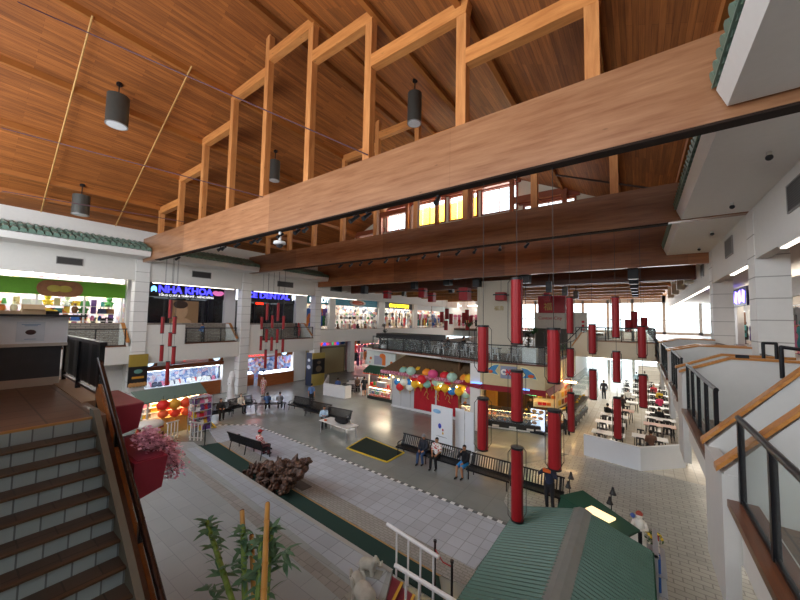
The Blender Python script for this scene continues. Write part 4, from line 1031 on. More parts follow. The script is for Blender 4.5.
# ---- cafe behind a low white wall on the left
c0, c1 = P(323, 395, Z=0), P(343, 398.5, Z=0)
b = MB(); b.prism([c0, c1, c1+Vector((.15, .25, 0)), c0+Vector((.1, .25, 0))], (0, 0, 1.05)); b.prism([c1, c1+Vector((.2, .05, 0)), c1+Vector((.3, .7, 0)), c1+Vector((.1, .7, 0))], (0, 0, 1.05)); b.prism([c0, c0+Vector((.2, 0, 0)), c0+Vector((-3, 3.4, 0)), c0+Vector((-3.2, 3.4, 0))], (0, 0, 1.05))
tag(b.build('low_wall', M('e8e8ea', .5, var=.03)), 'low white wall round the little cafe in front of the tan shutters', 'low wall')
def chair(loc, rz, label, group, col='2a2a2e', tol=False):
    t = thing('cafe_chair', label, 'chair', loc, rz, group)
    mt = M(col, .35, .3 if tol else 0)
    put = lambda m_, nm: m_.build(nm, mt, t, world=False)
    put(MB().bb(-.19, .19, -.19, .2, .43, .46), 'seat')
    bk = MB(); bk.bar((-.17, -.19, .45), (-.16, -.25, .86), .03); bk.bar((.17, -.19, .45), (.16, -.25, .86), .03); bk.bar((-.17, -.25, .84), (.17, -.25, .84), .03, .08); bk.bar((0, -.2, .45), (0, -.25, .84), .1, .02); put(bk, 'backrest')
    for sx in (-1, 1):
        for sy in (-1, 1): put(MB().bar((sx*.17, sy*.17, .44), (sx*.21, sy*.22, 0), .03), 'leg')
    return t
CH = chair((-21.8, 23.4, 0), 2., 'dark cafe chair at the white tables behind the low wall', 'dark chairs of the small cafe')
for x, y, r in ((-22.9, 22.6, 1.2), (-20.3, 23.6, -.6), (-22.2, 25.2, .4), (-20.6, 25.6, 3.), (-19.2, 26.6, 2.2), (-23.6, 24.3, -1.)): dup(CH, (x, y, 0), r)
def round_table(loc, label, group, r=.45):
    t = thing('round_table', label, 'table', loc, 0, group)
    MB().cyl((0, 0, .71), (0, 0, .74), r, n=20).build('tabletop', M('eceae6', .4, var=.03), t, world=False)
    MB().lathe([(.26, 0), (.26, .02), (.04, .06), (.035, .71)], n=12).build('pedestal', IRON, t, world=False); return t
RT = round_table(P(353, 381, Z=.74)*1, 'white round cafe table in front of the dress shop, nearest one', 'white cafe tables'); RT.location.z = 0
for k, (x, y) in enumerate(((-22.8, 23.6), (-21., 26.5), (-24.3, 26.2))): dup(RT, (x, y, 0), 0, 'white round cafe table, %s behind the low wall' % ['left one', 'farther one on the right', 'farther one on the left'][k])
for x, y, rz, lb, kw in ((-23.3, 22.3, .9, 'person in a blue shirt seated just behind the low white wall', dict(shirt='4a5f9a')), (-22.3, 23.9, -2.2, 'person in brown seated at the cafe table behind the low wall', dict(shirt='5a4438')),
                     (-20.2, 24.6, 2.8, 'person in dark grey seated at the cafe near the candy kiosk', dict(shirt='3a3a40')), (-21.4, 27.2, 3.1, 'person in black seated farthest back in the small cafe', dict(shirt='1a1a1e'))):
    person((x, y, 0), rz, lb, **kw)
# ---- candy kiosk
t = thing('candy_kiosk', 'snack kiosk with a green scalloped awning and a glass display front', 'kiosk', (-18.2, 22.8, 0))
kx0, kx1, ky = -19.6, -17., 22.35
MB().bb(kx0, kx1, ky, ky+1.9, 0, .25).build('plinth', M('2a2c2a', .5), t)
MB().bb(kx0, kx1, ky+.1, ky+1.9, .25, .35).bb(kx0, kx1, ky+.05, ky+.5, 1.0, 1.1).build('counter', M('c8552e', .5), t)
MB().bb(kx0+.03, kx1-.03, ky+.04, ky+.06, .3, 1.0).build('glass_front', CASEGL, t)
fr = MB()
for x in (kx0+.05, kx1-.05):
    for y in (ky+.1, ky+1.85): fr.bb(x-.05, x+.05, y-.05, y+.05, .25, 2.5)
fr.bb(kx0, kx1, ky+1.8, ky+1.9, .3, 2.5); fr.build('frame', M('d8d4c8', .6), t)
MB().bb(kx0+.1, kx1-.1, ky+.2, ky+1.7, 2.4, 2.45).bb(kx0+.1, kx1-.1, ky+.12, ky+.2, .93, .98).build('light_strip', glow('fff0d0', 9.), t)
aw = MB()
aw.prism([(kx0-.15, ky-.45, 2.42), (kx1+.15, ky-.45, 2.42), (kx1+.1, ky+.3, 2.85), (kx0-.1, ky+.3, 2.85)], (0, 0, .05))
for k in range(11): aw.ball((kx0-.05+(kx1-kx0+.1)*k/10, ky-.44, 2.4), .16, n=8, k=5, sq=(.9, .2, .8))
aw.build('awning', M('1f4a36', .7), t)
MB().bb(kx0-.15, kx1+.15, ky-.5, ky-.44, 2.2, 2.28).build('awning_trim', M('b8442a', .6), t)
sg = MB().bb(kx0-.1, kx1+.5, ky-.1, ky, 2.95, 4.2).build('sign_panel', M('cfd6d0', .6), t)
for x, z, r in ((-19.2, 3.55, .13), (-19.3, 3.2, .07), (-16.9, 3.3, .15)): MB().ball((x, ky-.11, z), r, sq=(1, .15, 1)).build('orange_fruit_picture', M('d8702a', .6), sg)
fx = MB(); fx.bb(-17.9, -17.55, ky-.14, ky-.09, 3.05, 3.85); fx.ball((-17.9, ky-.11, 3.82), .28, sq=(1.2, .15, .8)); fx.build('orange_cup_picture', M('d8702a', .6), sg)
MB().bb(-18.8, -17.95, ky-.13, ky-.09, 3.05, 3.8).build('grey_menu_panel', M('9a9cac', .6), sg)
for z, n_ in ((.36, 9), (.66, 9), (1.12, 8), (1.65, 7), (2.0, 7)):
    if z in (.66, 1.65, 2.0): tag(MB().bb(kx0+.1, kx1-.1, ky+(.3 if z < 1 else 1.2), ky+(.8 if z < 1 else 1.75), z-.03, z).build('shelf', WHITE), '%s shelf of the candy kiosk' % {.66: 'lower', 1.65: 'middle', 2.0: 'upper'}[z], 'shelf')
    for k in range(n_):
        if z == 1.12 and 2 < k < 5: continue
        goods(random.choice(['jar', 'box', 'packet']), random.choice(['red', 'yellow', 'green', 'orange', 'blue', 'white', 'pink']), (kx0+.25+(kx1-kx0-.5)*k/(n_-1), ky+(.5 if z < 1 else (.3 if z < 1.5 else 1.4)), z), random.uniform(-.4, .4), 'bright candy jar or packet in the snack kiosk with the green awning', 'sweets in the candy kiosk', 'sweets', sc=1.15)
tag(MB().bb(-18.7, -17.8, ky+.15, ky+.55, 1.1, 1.5).bb(-18.6, -17.9, ky+.14, ky+.2, 1.2, 1.45).build('popcorn_warmer', STEEL), 'steel warming cabinet on the counter of the candy kiosk', 'food warmer')
# ---- stall with the brown awning and many paper lanterns
t = thing('festival_stall', 'closed white stall with a brown awning, pink frill and red cloth on its front', 'stall', (-12.9, 22.3, 0))
sx0, sx1, sy = -16.3, -9.1, 21.6
b = MB(); b.bb(sx0, sx1, sy, sy+.1, .12, 3.); b.bb(sx0, sx0+.1, sy, sy+2.4, .12, 3.); b.bb(sx1-.1, sx1, sy, sy+2.4, .12, 3.)
w = b.build('wall_panels', M('c4c6ca', .55, var=.05), t)
jj = MB()
for k in range(1, 8): jj.bb(sx0+(sx1-sx0)*k/8-.012, sx0+(sx1-sx0)*k/8+.012, sy-.008, sy, .2, 2.9)
jj.build('panel_joint', M('85878c', .6), w)
MB().bb(sx0-.05, sx1+.05, sy-.05, sy+2.4, 0, .13).build('skirting', M('dcdde0', .5), t)
cl = MB()
for a_, b_ in ((-14.15, -12.3), (-12.15, -10.25)):
    k = 14; pts = [(a_+(b_-a_)*i/k, sy-.03-.025*(i % 2), 0) for i in range(k+1)]
    for i in range(k): cl.prism([(pts[i][0], pts[i][1], .2), (pts[i+1][0], pts[i+1][1], .2), (pts[i+1][0], pts[i+1][1], 2.2), (pts[i][0], pts[i][1], 2.2)], (0, .02, 0))
cl.build('red_cloth', M('b01224', .75), t)
lm_ = MB()
for cx in (-13., -12.1, -11.2): 
    lm_.tube([(cx-.2, sy-.09, 1.3), (cx-.05, sy-.09, 1.65), (cx+.15, sy-.09, 1.5), (cx+.05, sy-.09, 1.2), (cx+.2, sy-.09, 1.1)], .02, 5)
lm_.build('gold_ornament', M('c9a84a', .4), t)
rf = MB(); e0 = Vector((sx0-.4, sy-1.0, 2.92)); e1 = Vector((sx1+.35, sy-1.0, 2.92)); r0 = Vector((sx0+.9, sy+.75, 4.1)); r1 = Vector((sx1-.9, sy+.75, 4.1))
rf.prism([e0, e1, r1, r0], (0, 0, .06)); rf.prism([e1, e1+Vector((0, 3.2, 0)), r1], (0, 0, .06)); rf.prism([e0, r0, e0+Vector((0, 3.2, 0))], (0, 0, .06))
rf.build('awning', M('6a5238', .85, var=.25, scale=12.), t)
fl = MB(); k = 60
for i in range(k):
    x = e0.x+(e1.x-e0.x)*i/k; fl.ball((x+.06, sy-1.02, 2.86), .12, n=7, k=5, sq=(.7, .5, 1.3))
for i in range(8): fl.ball((e1.x, sy-1.02+.35*i, 2.86), .12, n=7, k=5, sq=(.5, 1.2, 1.3))
fl.build('pink_frill', patchwork('frill_check', ['c87a92', 'e0a8b8', 'b85a78'], 14.), t)
MB().bb(sx0, sx1, sy-.95, sy+.1, 2.72, 2.78).build('lantern_beam', M('6a6258', .7), t)
bulbs = MB()
for i in range(12): bulbs.ball((sx0+.5+i*.62, sy-.55-.15*(i % 2), 2.45-.12*(i % 3)), .06, n=6, k=4)
bulbs.build('light_bulbs', glow('ffd890', 18.), t)
LC = {'teal': '7fb0a4', 'yellow': 'e0b02a', 'orange': 'dc8428', 'red': 'c4202e', 'blue': '2a78c0', 'white': 'd6dcd6', 'lime': 'b8c83a', 'pale': '9fc0b2', 'pink': 'c84a7a'}
lan = [(397, 370, 'pale'), (404, 371, 'teal'), (411, 371, 'pale'), (419, 371, 'yellow'), (427, 373, 'orange'), (433, 374, 'pink'), (439, 376, 'lime'), (445, 376, 'red'), (452, 377, 'pale'), (458, 378, 'white'), (465, 379, 'orange'), (470, 379, 'yellow'),
       (398, 382, 'blue'), (404, 382, 'white'), (410, 382, 'blue'), (415, 384, 'yellow'), (421, 384, 'yellow'), (427, 384, 'teal'), (432, 383, 'red'), (436, 382, 'pale'), (438, 387, 'yellow'), (445, 388, 'yellow'), (452, 391, 'blue'), (459, 391.5, 'yellow'), (466, 394, 'pale'), (470, 390, 'pink'), (462, 387, 'yellow'), (448, 381, 'red'), (414, 377, 'red'), (422, 379, 'red'), (443, 382, 'pale'), (400, 387, 'red'), (410, 387, 'white')]
for i, (px, py, c) in enumerate(lan):
    p = P(px, py, Y=sy-.3-.35*(i % 3 if py < 380 else (i % 2)))
    row = 'upper' if py < 381 else 'lower'
    ball_lantern(tuple(p), .36 if py < 381 else .31, LC[c], '%s paper lantern, %s from the left in the %s row under the brown awning' % (c, NTH[sum(1 for q in lan if (q[1] < 381) == (py < 381) and (q[0], q[1]) < (px, py))], row), 'paper lanterns under the brown awning', .15)
# ---- mezzanine
MZ = 4.4
ME = [(-20.2, 22.2), (-18.7, 21.9), (-11.4, 20.75), (-8.2, 20.1), (-4.47, 20.6), (-4.35, 30.6)]
struct('floor_mezzanine', MB().prism([(x, y, MZ-.15) for x, y in ME]+[(-4.35, 62, MZ-.15), (-22, 62, MZ-.15), (-22, 26, MZ-.15)], (0, 0, .15)), M('6e655c', .6))
def edge(i, z0, z1, off, th, mb):
    a = Vector(ME[i]+(0,)); b = Vector(ME[i+1]+(0,)); d = (b-a).normalized(); n = Vector((d.y, -d.x, 0))
    mb.prism([a+n*off+Vector((0, 0, z0)), b+n*off+Vector((0, 0, z0)), b+n*off+Vector((0, 0, z1)), a+n*off+Vector((0, 0, z1))], -n*th); return a, b, d, n
f1 = MB(); edge(0, 4.26, 4.42, .02, .1, f1); edge(1, 4.26, 4.42, .02, .1, f1); edge(2, 4.24, 4.42, .0, .1, f1)
f2 = MB(); edge(3, 3.0, 4.42, .02, .1, f2); edge(4, 3.0, 4.42, .02, .1, f2)
tag(MB().prism([(-8.95, 20.25, .05), (-8.2, 20.1, .05), (-8.2, 20.25, .05), (-8.95, 20.4, .05)], (0, 0, 4.2)).build('end_panel', WHITE), 'tall white end panel between the brown awning stall and the bakery', 'panel')
tag(f1.build('mezzanine_fascia', WALL), 'white edge of the mezzanine floor above the brown awning', 'fascia')
FT = f2.build('sign_fascia', M('cdbb92', .6, var=.05)); tag(FT, 'beige sign band over the bakery with fish emblems', 'fascia')
a = Vector(ME[3]+(0,)); b = Vector(ME[4]+(0,)); d = (b-a).normalized(); n = Vector((d.y, -d.x, 0)); Lf = (b-a).length
Rf = Matrix((d, Vector((0, 0, 1)), n)).transposed()
def onf(u, z, off=.04): return a+d*(Lf*u)+n*off+Vector((0, 0, z))
pnl = MB(); p0 = onf(.46, 3.9, .05); pnl.box(p0, (.95, .05, .75), math.atan2(d.y, d.x)); pn = pnl.build('grey_sign_panel', M('8a92a8', .5), FT)
for ch, c, o in (('C', 'f4f4f0', -.28), ('N', 'd02030', 0), ('C', 'f4f4f0', .28)): text('sign_letter', ch, .42, M(c, .5), p0+d*o+n*.05, Rf, pn, .03, bold=.03)
def fish(u, z, flip, nm):
    s = -1 if flip else 1; c = onf(u, z, .06); fm = MB()
    pts = [(-.42, .38), (-.08, .32), (.27, .08), (.42, -.21), (.08, -.15), (-.38, -.23), (-.19, 0)]
    fm.prism([c+d*(s*x)+Vector((0, 0, zz)) for x, zz in (pts if s > 0 else pts[::-1])], n*.05)
    o = fm.build(nm, M('3f86b8', .5), FT)
    MB().ball(c+d*(s*.12)+n*.06+Vector((0, 0, -.06)), (.15), sq=(1.2, .25, .7), rz=math.atan2(d.y, d.x)).build('orange_fin', M('d8602a', .5), o)
    rim = MB(); rim.tube([c+d*(s*x*1.12)+Vector((0, 0, zz*1.12)) for x, zz in pts+pts[:1]], .025, 5); rim.build('neon_outline', M('d8d0a0', .5, emis=.15), o)
fish(.2, 3.95, True, 'blue_fish_emblem'); fish(.77, 3.86, False, 'blue_fish_emblem')
ab = Vector(ME[4]+(0,)); gl = MB(); gl.bb(ab.x+.02, ab.x+.08, ab.y+2., ab.y+2.8, 3.3, 4.1); gl.build('lit_panel', glow('e8f0d0', 1.), FT)
sm = MB()
edge(2, 4.4, 4.48, .08, .2, sm); edge(3, 4.4, 4.48, .08, .2, sm); edge(4, 4.4, 4.48, .08, .2, sm); edge(1, 4.4, 4.48, .08, .2, sm)
struct('trim_mezzanine_cap', sm, M('6a3a28', .5))
# railing of the mezzanine
t = thing('mezzanine_railing', 'black railing with glass along the mezzanine cafe above the bakery', 'railing', (-9, 20.6, MZ))
gl = MB(); hr = MB()
for i in range(1, 5):
    A = Vector(ME[i]+(MZ,)); B = Vector(ME[i+1]+(MZ,)); d_ = (B-A).normalized(); L_ = (B-A).length
    hr.bar(A+Vector((0, 0, 1.12)), B+Vector((0, 0, 1.12)), .06); hr.bar(A+Vector((0, 0, .16)), B+Vector((0, 0, .16)), .04)
    gl.prism([A+Vector((0, 0, .16)), B+Vector((0, 0, .16)), B+Vector((0, 0, 1.08)), A+Vector((0, 0, 1.08))], Vector((d_.y, -d_.x, 0))*-.012)
    k = max(2, int(L_/1.5))
    for j in range(k):
        p = A+d_*(L_*j/k); MB().bar(p+Vector((0, 0, .08)), p+Vector((0, 0, 1.12)), .05).build('post', IRON, t)
hr.build('handrail', IRON, t); gl.build('glass', GLASS, t)
# dark booth on the mezzanine, planter trees
t = thing('dark_booth', 'black covered booth on the mezzanine left of the white chairs', 'booth', (-16.6, 23.4, MZ))
MB().bb(-18.5, -14.6, 22.6, 24.6, MZ, MZ+.75).build('counter', M('1c1c20', .5), t); MB().bb(-18.7, -13.2, 22.3, 24.8, MZ+.95, MZ+1.35).build('hood', M('141417', .6), t)
lg = MB()
for x in (-18.4, -15.6, -13.4):
    for y in (22.5, 24.6): lg.bb(x-.08, x+.08, y-.08, y+.08, MZ, MZ+.96)
lg.build('post', BLACK, t)
def leafy(b, c, r, n_, s, rng, flat=.6):
    for _ in range(n_):
        u = rng.uniform(-1, 1); a_ = rng.uniform(0, 2*PI); q = math.sqrt(1-u*u); rr = r*rng.uniform(.35, 1)
        p = Vector(c)+Vector((q*math.cos(a_)*rr, q*math.sin(a_)*rr, u*rr)); d_ = Vector((rng.uniform(-1, 1), rng.uniform(-1, 1), rng.uniform(-.4, .8))).normalized(); w = d_.cross(Vector((rng.uniform(-1, 1), rng.uniform(-1, 1), 1))).normalized()
        b.add([p, p+d_*s*.5+w*s*.22, p+d_*s, p+d_*s*.5-w*s*.22], [(0, 1, 2, 3)])
rng = random.Random(3)
LEAF = M('2f5a30', .6, var=.35); LEAFD = M('1c2a20', .6, var=.3)
def topiary(x, y, z, label, h=1.6):
    t = thing('spiral_topiary', label, 'plant', (x, y, z)); MB().lathe([(.22, 0), (.28, .35), (.24, .4)], (x, y, z), 12).build('pot', M('c8c8cc', .5), t)
    MB().cyl((x, y, z+.35), (x, y, z+h), .03, n=6).build('stem', M('3a2a1e', .8), t)
    b = MB()
    for k in range(4): leafy(b, (x+.06*(-1)**k, y, z+.6+k*(h-.5)/3.4), .26-.035*k, 90, .14, rng)
    b.build('foliage', LEAFD, t)
topiary(-17.8, 22.3, MZ, 'dark spiral shaped plant at the left end of the mezzanine', 2.1); topiary(-5.9, 22.6, MZ, 'dark shaped plant near the right corner of the mezzanine', 1.8)
def palm(x, y, z, label, h=2., pot='8a8478'):
    t = thing('potted_palm', label, 'plant', (x, y, z)); MB().lathe([(.2, 0), (.3, .4), (.26, .42)], (x, y, z), 12).build('pot', M(pot, .6), t)
    MB().cyl((x, y, z+.3), (x+.03, y, z+h*.6), .04, .03, n=6).build('stem', M('5a4a34', .8), t)
    b = MB()
    for k in range(14):
        a_ = 2*PI*k/14+rng.uniform(-.2, .2); L_ = h*.5*rng.uniform(.7, 1); o = Vector((x, y, z+h*.6)); dr = Vector((math.cos(a_), math.sin(a_), 0)); up = rng.uniform(.5, 1.1)
        pts = [o, o+dr*L_*.4+Vector((0, 0, L_*.5*up)), o+dr*L_*.8+Vector((0, 0, L_*.45*up)), o+dr*L_*1.1+Vector((0, 0, L_*.1))]
        sd = Vector((-dr.y, dr.x, 0))
        for q in range(3): b.add([pts[q]+sd*.06*(1-q*.2), pts[q]-sd*.06*(1-q*.2), pts[q+1]-sd*.06*(.8-q*.35), pts[q+1]+sd*.06*(.8-q*.35)], [(0, 1, 2, 3)])
    b.build('fronds', LEAF, t)
palm(-14.3, 32, MZ, 'palm in a pot behind the mezzanine tables, left of the cream pillar', 3.2); palm(-7.2, 29., MZ, 'palm in a pot right of the cream pillar', 2.6)
# planter box on the mezzanine corner with ferns
t = thing('planter_box', 'white block planter on the mezzanine railing corner', 'planter', (-5.35, 20.75, MZ+.06)); MB().bb(-5.75, -4.95, 20.6, 21.1, MZ+.08, MZ+1.02).build('box', M('dcdcde', .5), t)
t = thing('fern_trough', 'long trough of green ferns along the right edge of the mezzanine', 'plant', (-4.65, 25, MZ)); MB().bb(-4.9, -4.45, 22.5, 28.5, MZ+.05, MZ+.5).build('trough', M('b0895a', .6), t)
b = MB()
for k in range(14): leafy(b, (-4.68, 22.8+k*.42, MZ+.6), .26, 26, .2, rng)
b.build('foliage', LEAF, t)
# white metal chairs and small tables up there
WC = chair((-10.4, 22.2, MZ), 2.6, 'white metal cafe chair on the mezzanine', 'white metal chairs of the mezzanine cafe', 'd6d8dc', True)
for x, y, r in ((-9.5, 21.8, .4), (-8.5, 21.9, 2.9), (-7.7, 21.4, .2), (-6.9, 22.2, 1.2), (-6.5, 21.4, 2.), (-11.4, 22.6, 3.), (-12.3, 22.4, .4), (-13, 23.2, 2.6), (-13.8, 23., 1.), (-12.2, 24.4, 1.4), (-10.8, 24.2, 2.8), (-9.2, 24., .4), (-7.4, 24, 1.), (-14.2, 24.8, 2.), (-16, 25.6, .8), (-11.6, 26, .3)): dup(WC, (x, y, MZ), r)
MT = table((-9.9, 23, MZ), 0, .7, .7, 'small dark square table among the white chairs of the mezzanine', 'dark square tables of the mezzanine cafe', '4a4038', .74, 1, 'cafe_table')
for x, y in ((-8.1, 22.7), (-12.6, 23.5), (-7., 23.2), (-14.6, 24.), (-11.4, 25.)): dup(MT, (x, y, MZ), .2)
for x, y, rz, lb, kw in ((-13.6, 22.6, .5, 'person in dark clothes seated at the left of the mezzanine cafe', dict(shirt='2c2226')), (-12.1, 23.1, 2.4, 'person in black leaning at a mezzanine cafe table', dict(shirt='141418')),
                     (-10.9, 23.4, -.7, 'person in black seated in the middle of the mezzanine cafe', dict(shirt='18181c')), (-11.6, 24.9, 1.8, 'person in brown seated farther back on the mezzanine', dict(shirt='4a342c'))):
    person((x, y, MZ), rz, lb, **kw)
# cream pillar with gold characters
t = thing('cream_pillar', 'broad cream pillar rising from the mezzanine with small gold characters', 'pillar', (-9.8, 27.7, MZ))
MB().bb(-11.2, -8.4, 27, 28.4, MZ, 10.4).bb(-11.3, -11.0, 26.96, 27.1, MZ, 10.4).build('shaft', CREAM, t)
text('gold_characters', '福壽', .42, M('b39a4a', .4), Vector((-9.4, 26.97, 8.05)), MY, t, .02)
# red wall panel with gold character farther back, and cream wall with red lettering
t = thing('red_wall_panel', 'large red panel with a gold character below the low ceiling', 'panel', (-5.2, 34, 8.2))
w_a, w_b = P(538, 297, Y=34), P(566, 313, Y=34)
MB().bb(w_a.x, w_b.x, 34, 34.15, w_b.z, w_a.z+.1).build('panel', M('b01a24', .5), t); text('gold_character', '福', .8, M('d8b050', .4), Vector((w_a.x+.9, 33.97, w_b.z+.55)), MY, t, .02)
t = thing('script_sign', 'cream wall section with red script lettering under the red panel', 'sign', (-5, 34, 5.5))
q = P(588, 345, Y=34.2)
MB().bb(w_a.x-.4, P(587, 320, Y=34.2).x, 34.2, 34.35, MZ, w_b.z+.05).build('panel', M('d9d2c4', .6), t); tx = text('red_lettering', 'Canton City', .42, RED, Vector(((w_a.x+w_b.x)/2-.2, 34.17, w_b.z-.5)), MY, t, .02); fitw(tx, 2.1, 0)
rd = MB()
for k in range(4): rd.box((P(583, 320, Y=34.2).x, 34.17, w_b.z-.8-.35*k), (.22, .04, .2))
rd.build('red_characters', RED, t)
MB().bb(w_a.x-.2, w_b.x+.1, 33.9, 34.1, MZ, MZ+2.).build('dark_shelving', M('4a4640', .7), t)
# stair from the mezzanine to the bridge
t = thing('mezzanine_stair', 'short oak capped stair wall with black rail climbing to the bridge', 'stair', (-4.8, 30, MZ))
q0, q1 = P(571, 352, Y=28.), P(588, 333, Y=30.4)
MB().prism([(q0.x, 29, MZ), (-3., 29, MZ), (-3., 29, 6.35), (-3.6, 29, 6.2), (q0.x, 29, 5.1)], (0, .2, 0)).build('side_wall', CREAM, t)
MB().prism([(q0.x-.1, 28.95, 5.1), (-3.6, 28.95, 6.2), (-3.6, 28.95, 6.34), (-q0.x*-1-.1, 28.95, 5.24)], (0, .3, 0)).build('oak_cap', CAPW, t)
MB().tube([(q0.x-1.2, 28.9, 5.2), (q0.x-.6, 28.9, 5.3), (-3.7, 28.9, 6.6)], .04, 6).build('handrail', IRON, t)
# ---- bakery under the mezzanine
BK = [(-10., 21.2), (-8., 21.55), (-5.45, 22.2), (-4.2, 22.9), (-3.5, 25.3), (-3.35, 30)]
t = thing('bakery_counter', 'bakery counter with glass pastry displays wrapping the corner under the beige sign band', 'counter', (-6.5, 22.5, 0))
bs = MB(); tp = MB(); gl = MB(); ck = MB(); shf = MB()
for i in range(5):
    A = Vector(BK[i]+(0,)); B = Vector(BK[i+1]+(0,)); d_ = (B-A).normalized(); n_ = Vector((d_.y, -d_.x, 0)); L_ = (B-A).length
    def slab(m_, z0, z1, o, th): m_.prism([A-n_*o+Vector((0, 0, z0)), B-n_*o+Vector((0, 0, z0)), B-n_*o+Vector((0, 0, z1)), A-n_*o+Vector((0, 0, z1))], -n_*th)
    slab(bs, .1, .45, .0, .8); slab(tp, 1.18, 1.24, -.02, .9); slab(gl, .45, 1.18, .02, .012); slab(shf, .78, .8, .05, .7)
    slab(ck, 0, .1, .05, .7)
    k = int(L_/.5)
    for j in range(k):
        if j % 2 == 0: c_ = A+d_*(L_*(j+.5)/k)+n_*.012; ck.box(c_+Vector((0, 0, .18)), (L_/k*.8, .02, .12), math.atan2(d_.y, d_.x))
    slab(MB(), 0, 1, 0, .1)
bs.build('base', M('2a2724', .5), t); tp.build('worktop', M('2c2a2a', .3), t); gl.build('display_glass', CASEGL, t); ck.build('white_check_band', M('e2ded6', .5), t); shf.build('glass_shelf', M('c8b89a', .4), t)
WARM = glow('ffcf8a', 18.)
o = MB()
for i in range(4):
    A = Vector(BK[i]+(0,)); B = Vector(BK[i+1]+(0,)); d_ = (B-A).normalized(); n_ = Vector((d_.y, -d_.x, 0))
    o.prism([A-n_*.1+Vector((0, 0, 1.14)), B-n_*.1+Vector((0, 0, 1.14)), B-n_*.16+Vector((0, 0, 1.14)), A-n_*.16+Vector((0, 0, 1.14))], (0, 0, .03))
o.build('display_light', WARM, t)
cnt = 0
for i in range(5):
    A = Vector(BK[i]+(0,)); B = Vector(BK[i+1]+(0,)); d_ = (B-A).normalized(); n_ = Vector((d_.y, -d_.x, 0)); L_ = (B-A).length
    for z, oo in ((.47, .3), (.81, .3), (1.25, .35)):
        k = max(3, int(L_/.3))
        for j in range(k):
            if z > 1.2 and random.random() < .25: continue
            p = A+d_*(L_*(j+.5)/k)-n_*(oo+random.uniform(-.1, .1))
            goods('pastry', random.choice(['beige', 'orange', 'brown', 'yellow', 'cream']), (p.x, p.y, z), random.uniform(0, 3), 'small baked pastry in the bakery display under the beige sign band', 'pastries of the bakery', sc=1.5)
# bakery back wall with product pictures, ceiling and lights
bw = MB(); bw.bb(-10.2, -4.6, 26.2, 26.35, 0, 4.1); bw.bb(-10.3, -10.2, 21.3, 26.3, 0, 4.1)
struct('wall_bakery_rear', bw, M('7a5636', .7, var=.25))
pb_ = MB()
struct('wall_bakery_pictures', MB().prism([(-5.9, 23.7, 1.3), (-4.6, 24.1, 1.3), (-4.6, 24.1, 2.95), (-5.9, 23.7, 2.95)], (0, .1, 0)).prism([(-4.55, 24.1, 1.2), (-4.1, 27.5, 1.2), (-4.1, 27.5, 2.95), (-4.55, 24.1, 2.95)], (-.1, 0, 0)), M('e8d6ae', .6))
for r_ in range(3):
    for k in range(5): goods('picture', random.choice(['orange', 'cream', 'yellow', 'brown', 'red']), (-5.75+.26*k, 23.7+.08*k, 1.45+.48*r_), .3, 'small food picture on the lit menu wall of the bakery', 'food pictures of the bakery menu wall', 'food picture', sc=.42)
    for k in range(5): goods('picture', random.choice(['orange', 'cream', 'yellow', 'brown', 'red']), (-4.42+.09*k, 24.6+.6*k, 1.45+.48*r_), PI/2-.17, 'small food picture on the lit menu wall of the bakery', 'food pictures of the bakery menu wall', 'food picture', sc=.7)
for k, (x, y) in enumerate(((-8.8, 22.8), (-7., 22.6), (-5.3, 22.9), (-4.0, 25.2))):
    o = MB().bb(x-.5, x+.5, y-.25, y+.25, 2.94, 2.99).build('ceiling_or_fill_light', WARM); o['kind'] = 'structure'
struct('ceiling_bakery', MB().prism([(-10.2, 21.3, 3.), (-8.1, 20.5, 3.), (-4.5, 20.8, 3.), (-4.4, 30, 3.), (-10.2, 30, 3.)], (0, 0, .08)), M('5a4634', .7))
# red canopy band
t = thing('red_canopy', 'dark red canopy band hanging below the beige sign band of the bakery', 'canopy', (-6.5, 20.6, 2.4))
cb = MB(); RB = [(-9.9, 20.75), (-8.1, 20.0), (-4.4, 20.5), (-4.2, 27)]
for i in range(3):
    A = Vector(RB[i]+(0,)); B = Vector(RB[i+1]+(0,)); d_ = (B-A).normalized(); n_ = Vector((d_.y, -d_.x, 0))
    cb.prism([A+Vector((0, 0, 3.05)), B+Vector((0, 0, 3.05)), B+n_*.2+Vector((0, 0, 2.76)), A+n_*.2+Vector((0, 0, 2.76))], -n_*.05)
cb.build('band', M('8e1624', .55), t)
lb_ = MB()
for u in (.15, .75): lb_.bb(-9.5+4.8*u, -9.5+4.8*u+.7, 20.0, 20.1, 3.03, 3.1)
lb_.build('blue_light', glow('6a9cff', 2.), t)
g_ = MB(); q = P(527, 393, Y=21.4); g_.bb(q.x-.55, q.x+.55, 21.38, 21.44, q.z-.1, q.z+.12); g_.build('neon_sign', glow('5aff9a', 3.), t)
# hanging poster and tall golden cabinets inside
tag(MB().bb(-8.9, -8.2, 22.9, 23.3, .05, 2.7).bb(-8.95, -8.15, 22.85, 23.35, 2.65, 2.75).build('golden_cabinet', M('a8782a', .5)), 'tall golden wooden cabinet inside the bakery on the left', 'cabinet')
t = thing('menu_screen', 'tall white and blue menu board standing before the bakery', 'sign', P(538, 433, Z=0)); q = t.location
dm = MB(); q1 = P(523, 407, Y=q.y); wv = P(545, 407, Y=q.y).x-P(531, 407, Y=q.y).x
dm.bb(q.x-wv/2, q.x+wv/2, q.y-.03, q.y+.03, .18, q1.z); dm.build('screen', glow('dbe8ff', .75), t); MB().bb(q.x-wv/2, q.x+wv/2, q.y-.25, q.y+.25, 0, .17).build('base', IRON, t)
fd = MB()
for u, v in ((-.25, .9), (.25, .9), (-.25, .6), (.2, .58), (-.25, .32)): fd.ball((q.x+wv*u, q.y-.035, .2+(q1.z-.2)*v), .13, sq=(1.2, .15, .8))
fd.build('food_picture', M('c8905a', .6), t)
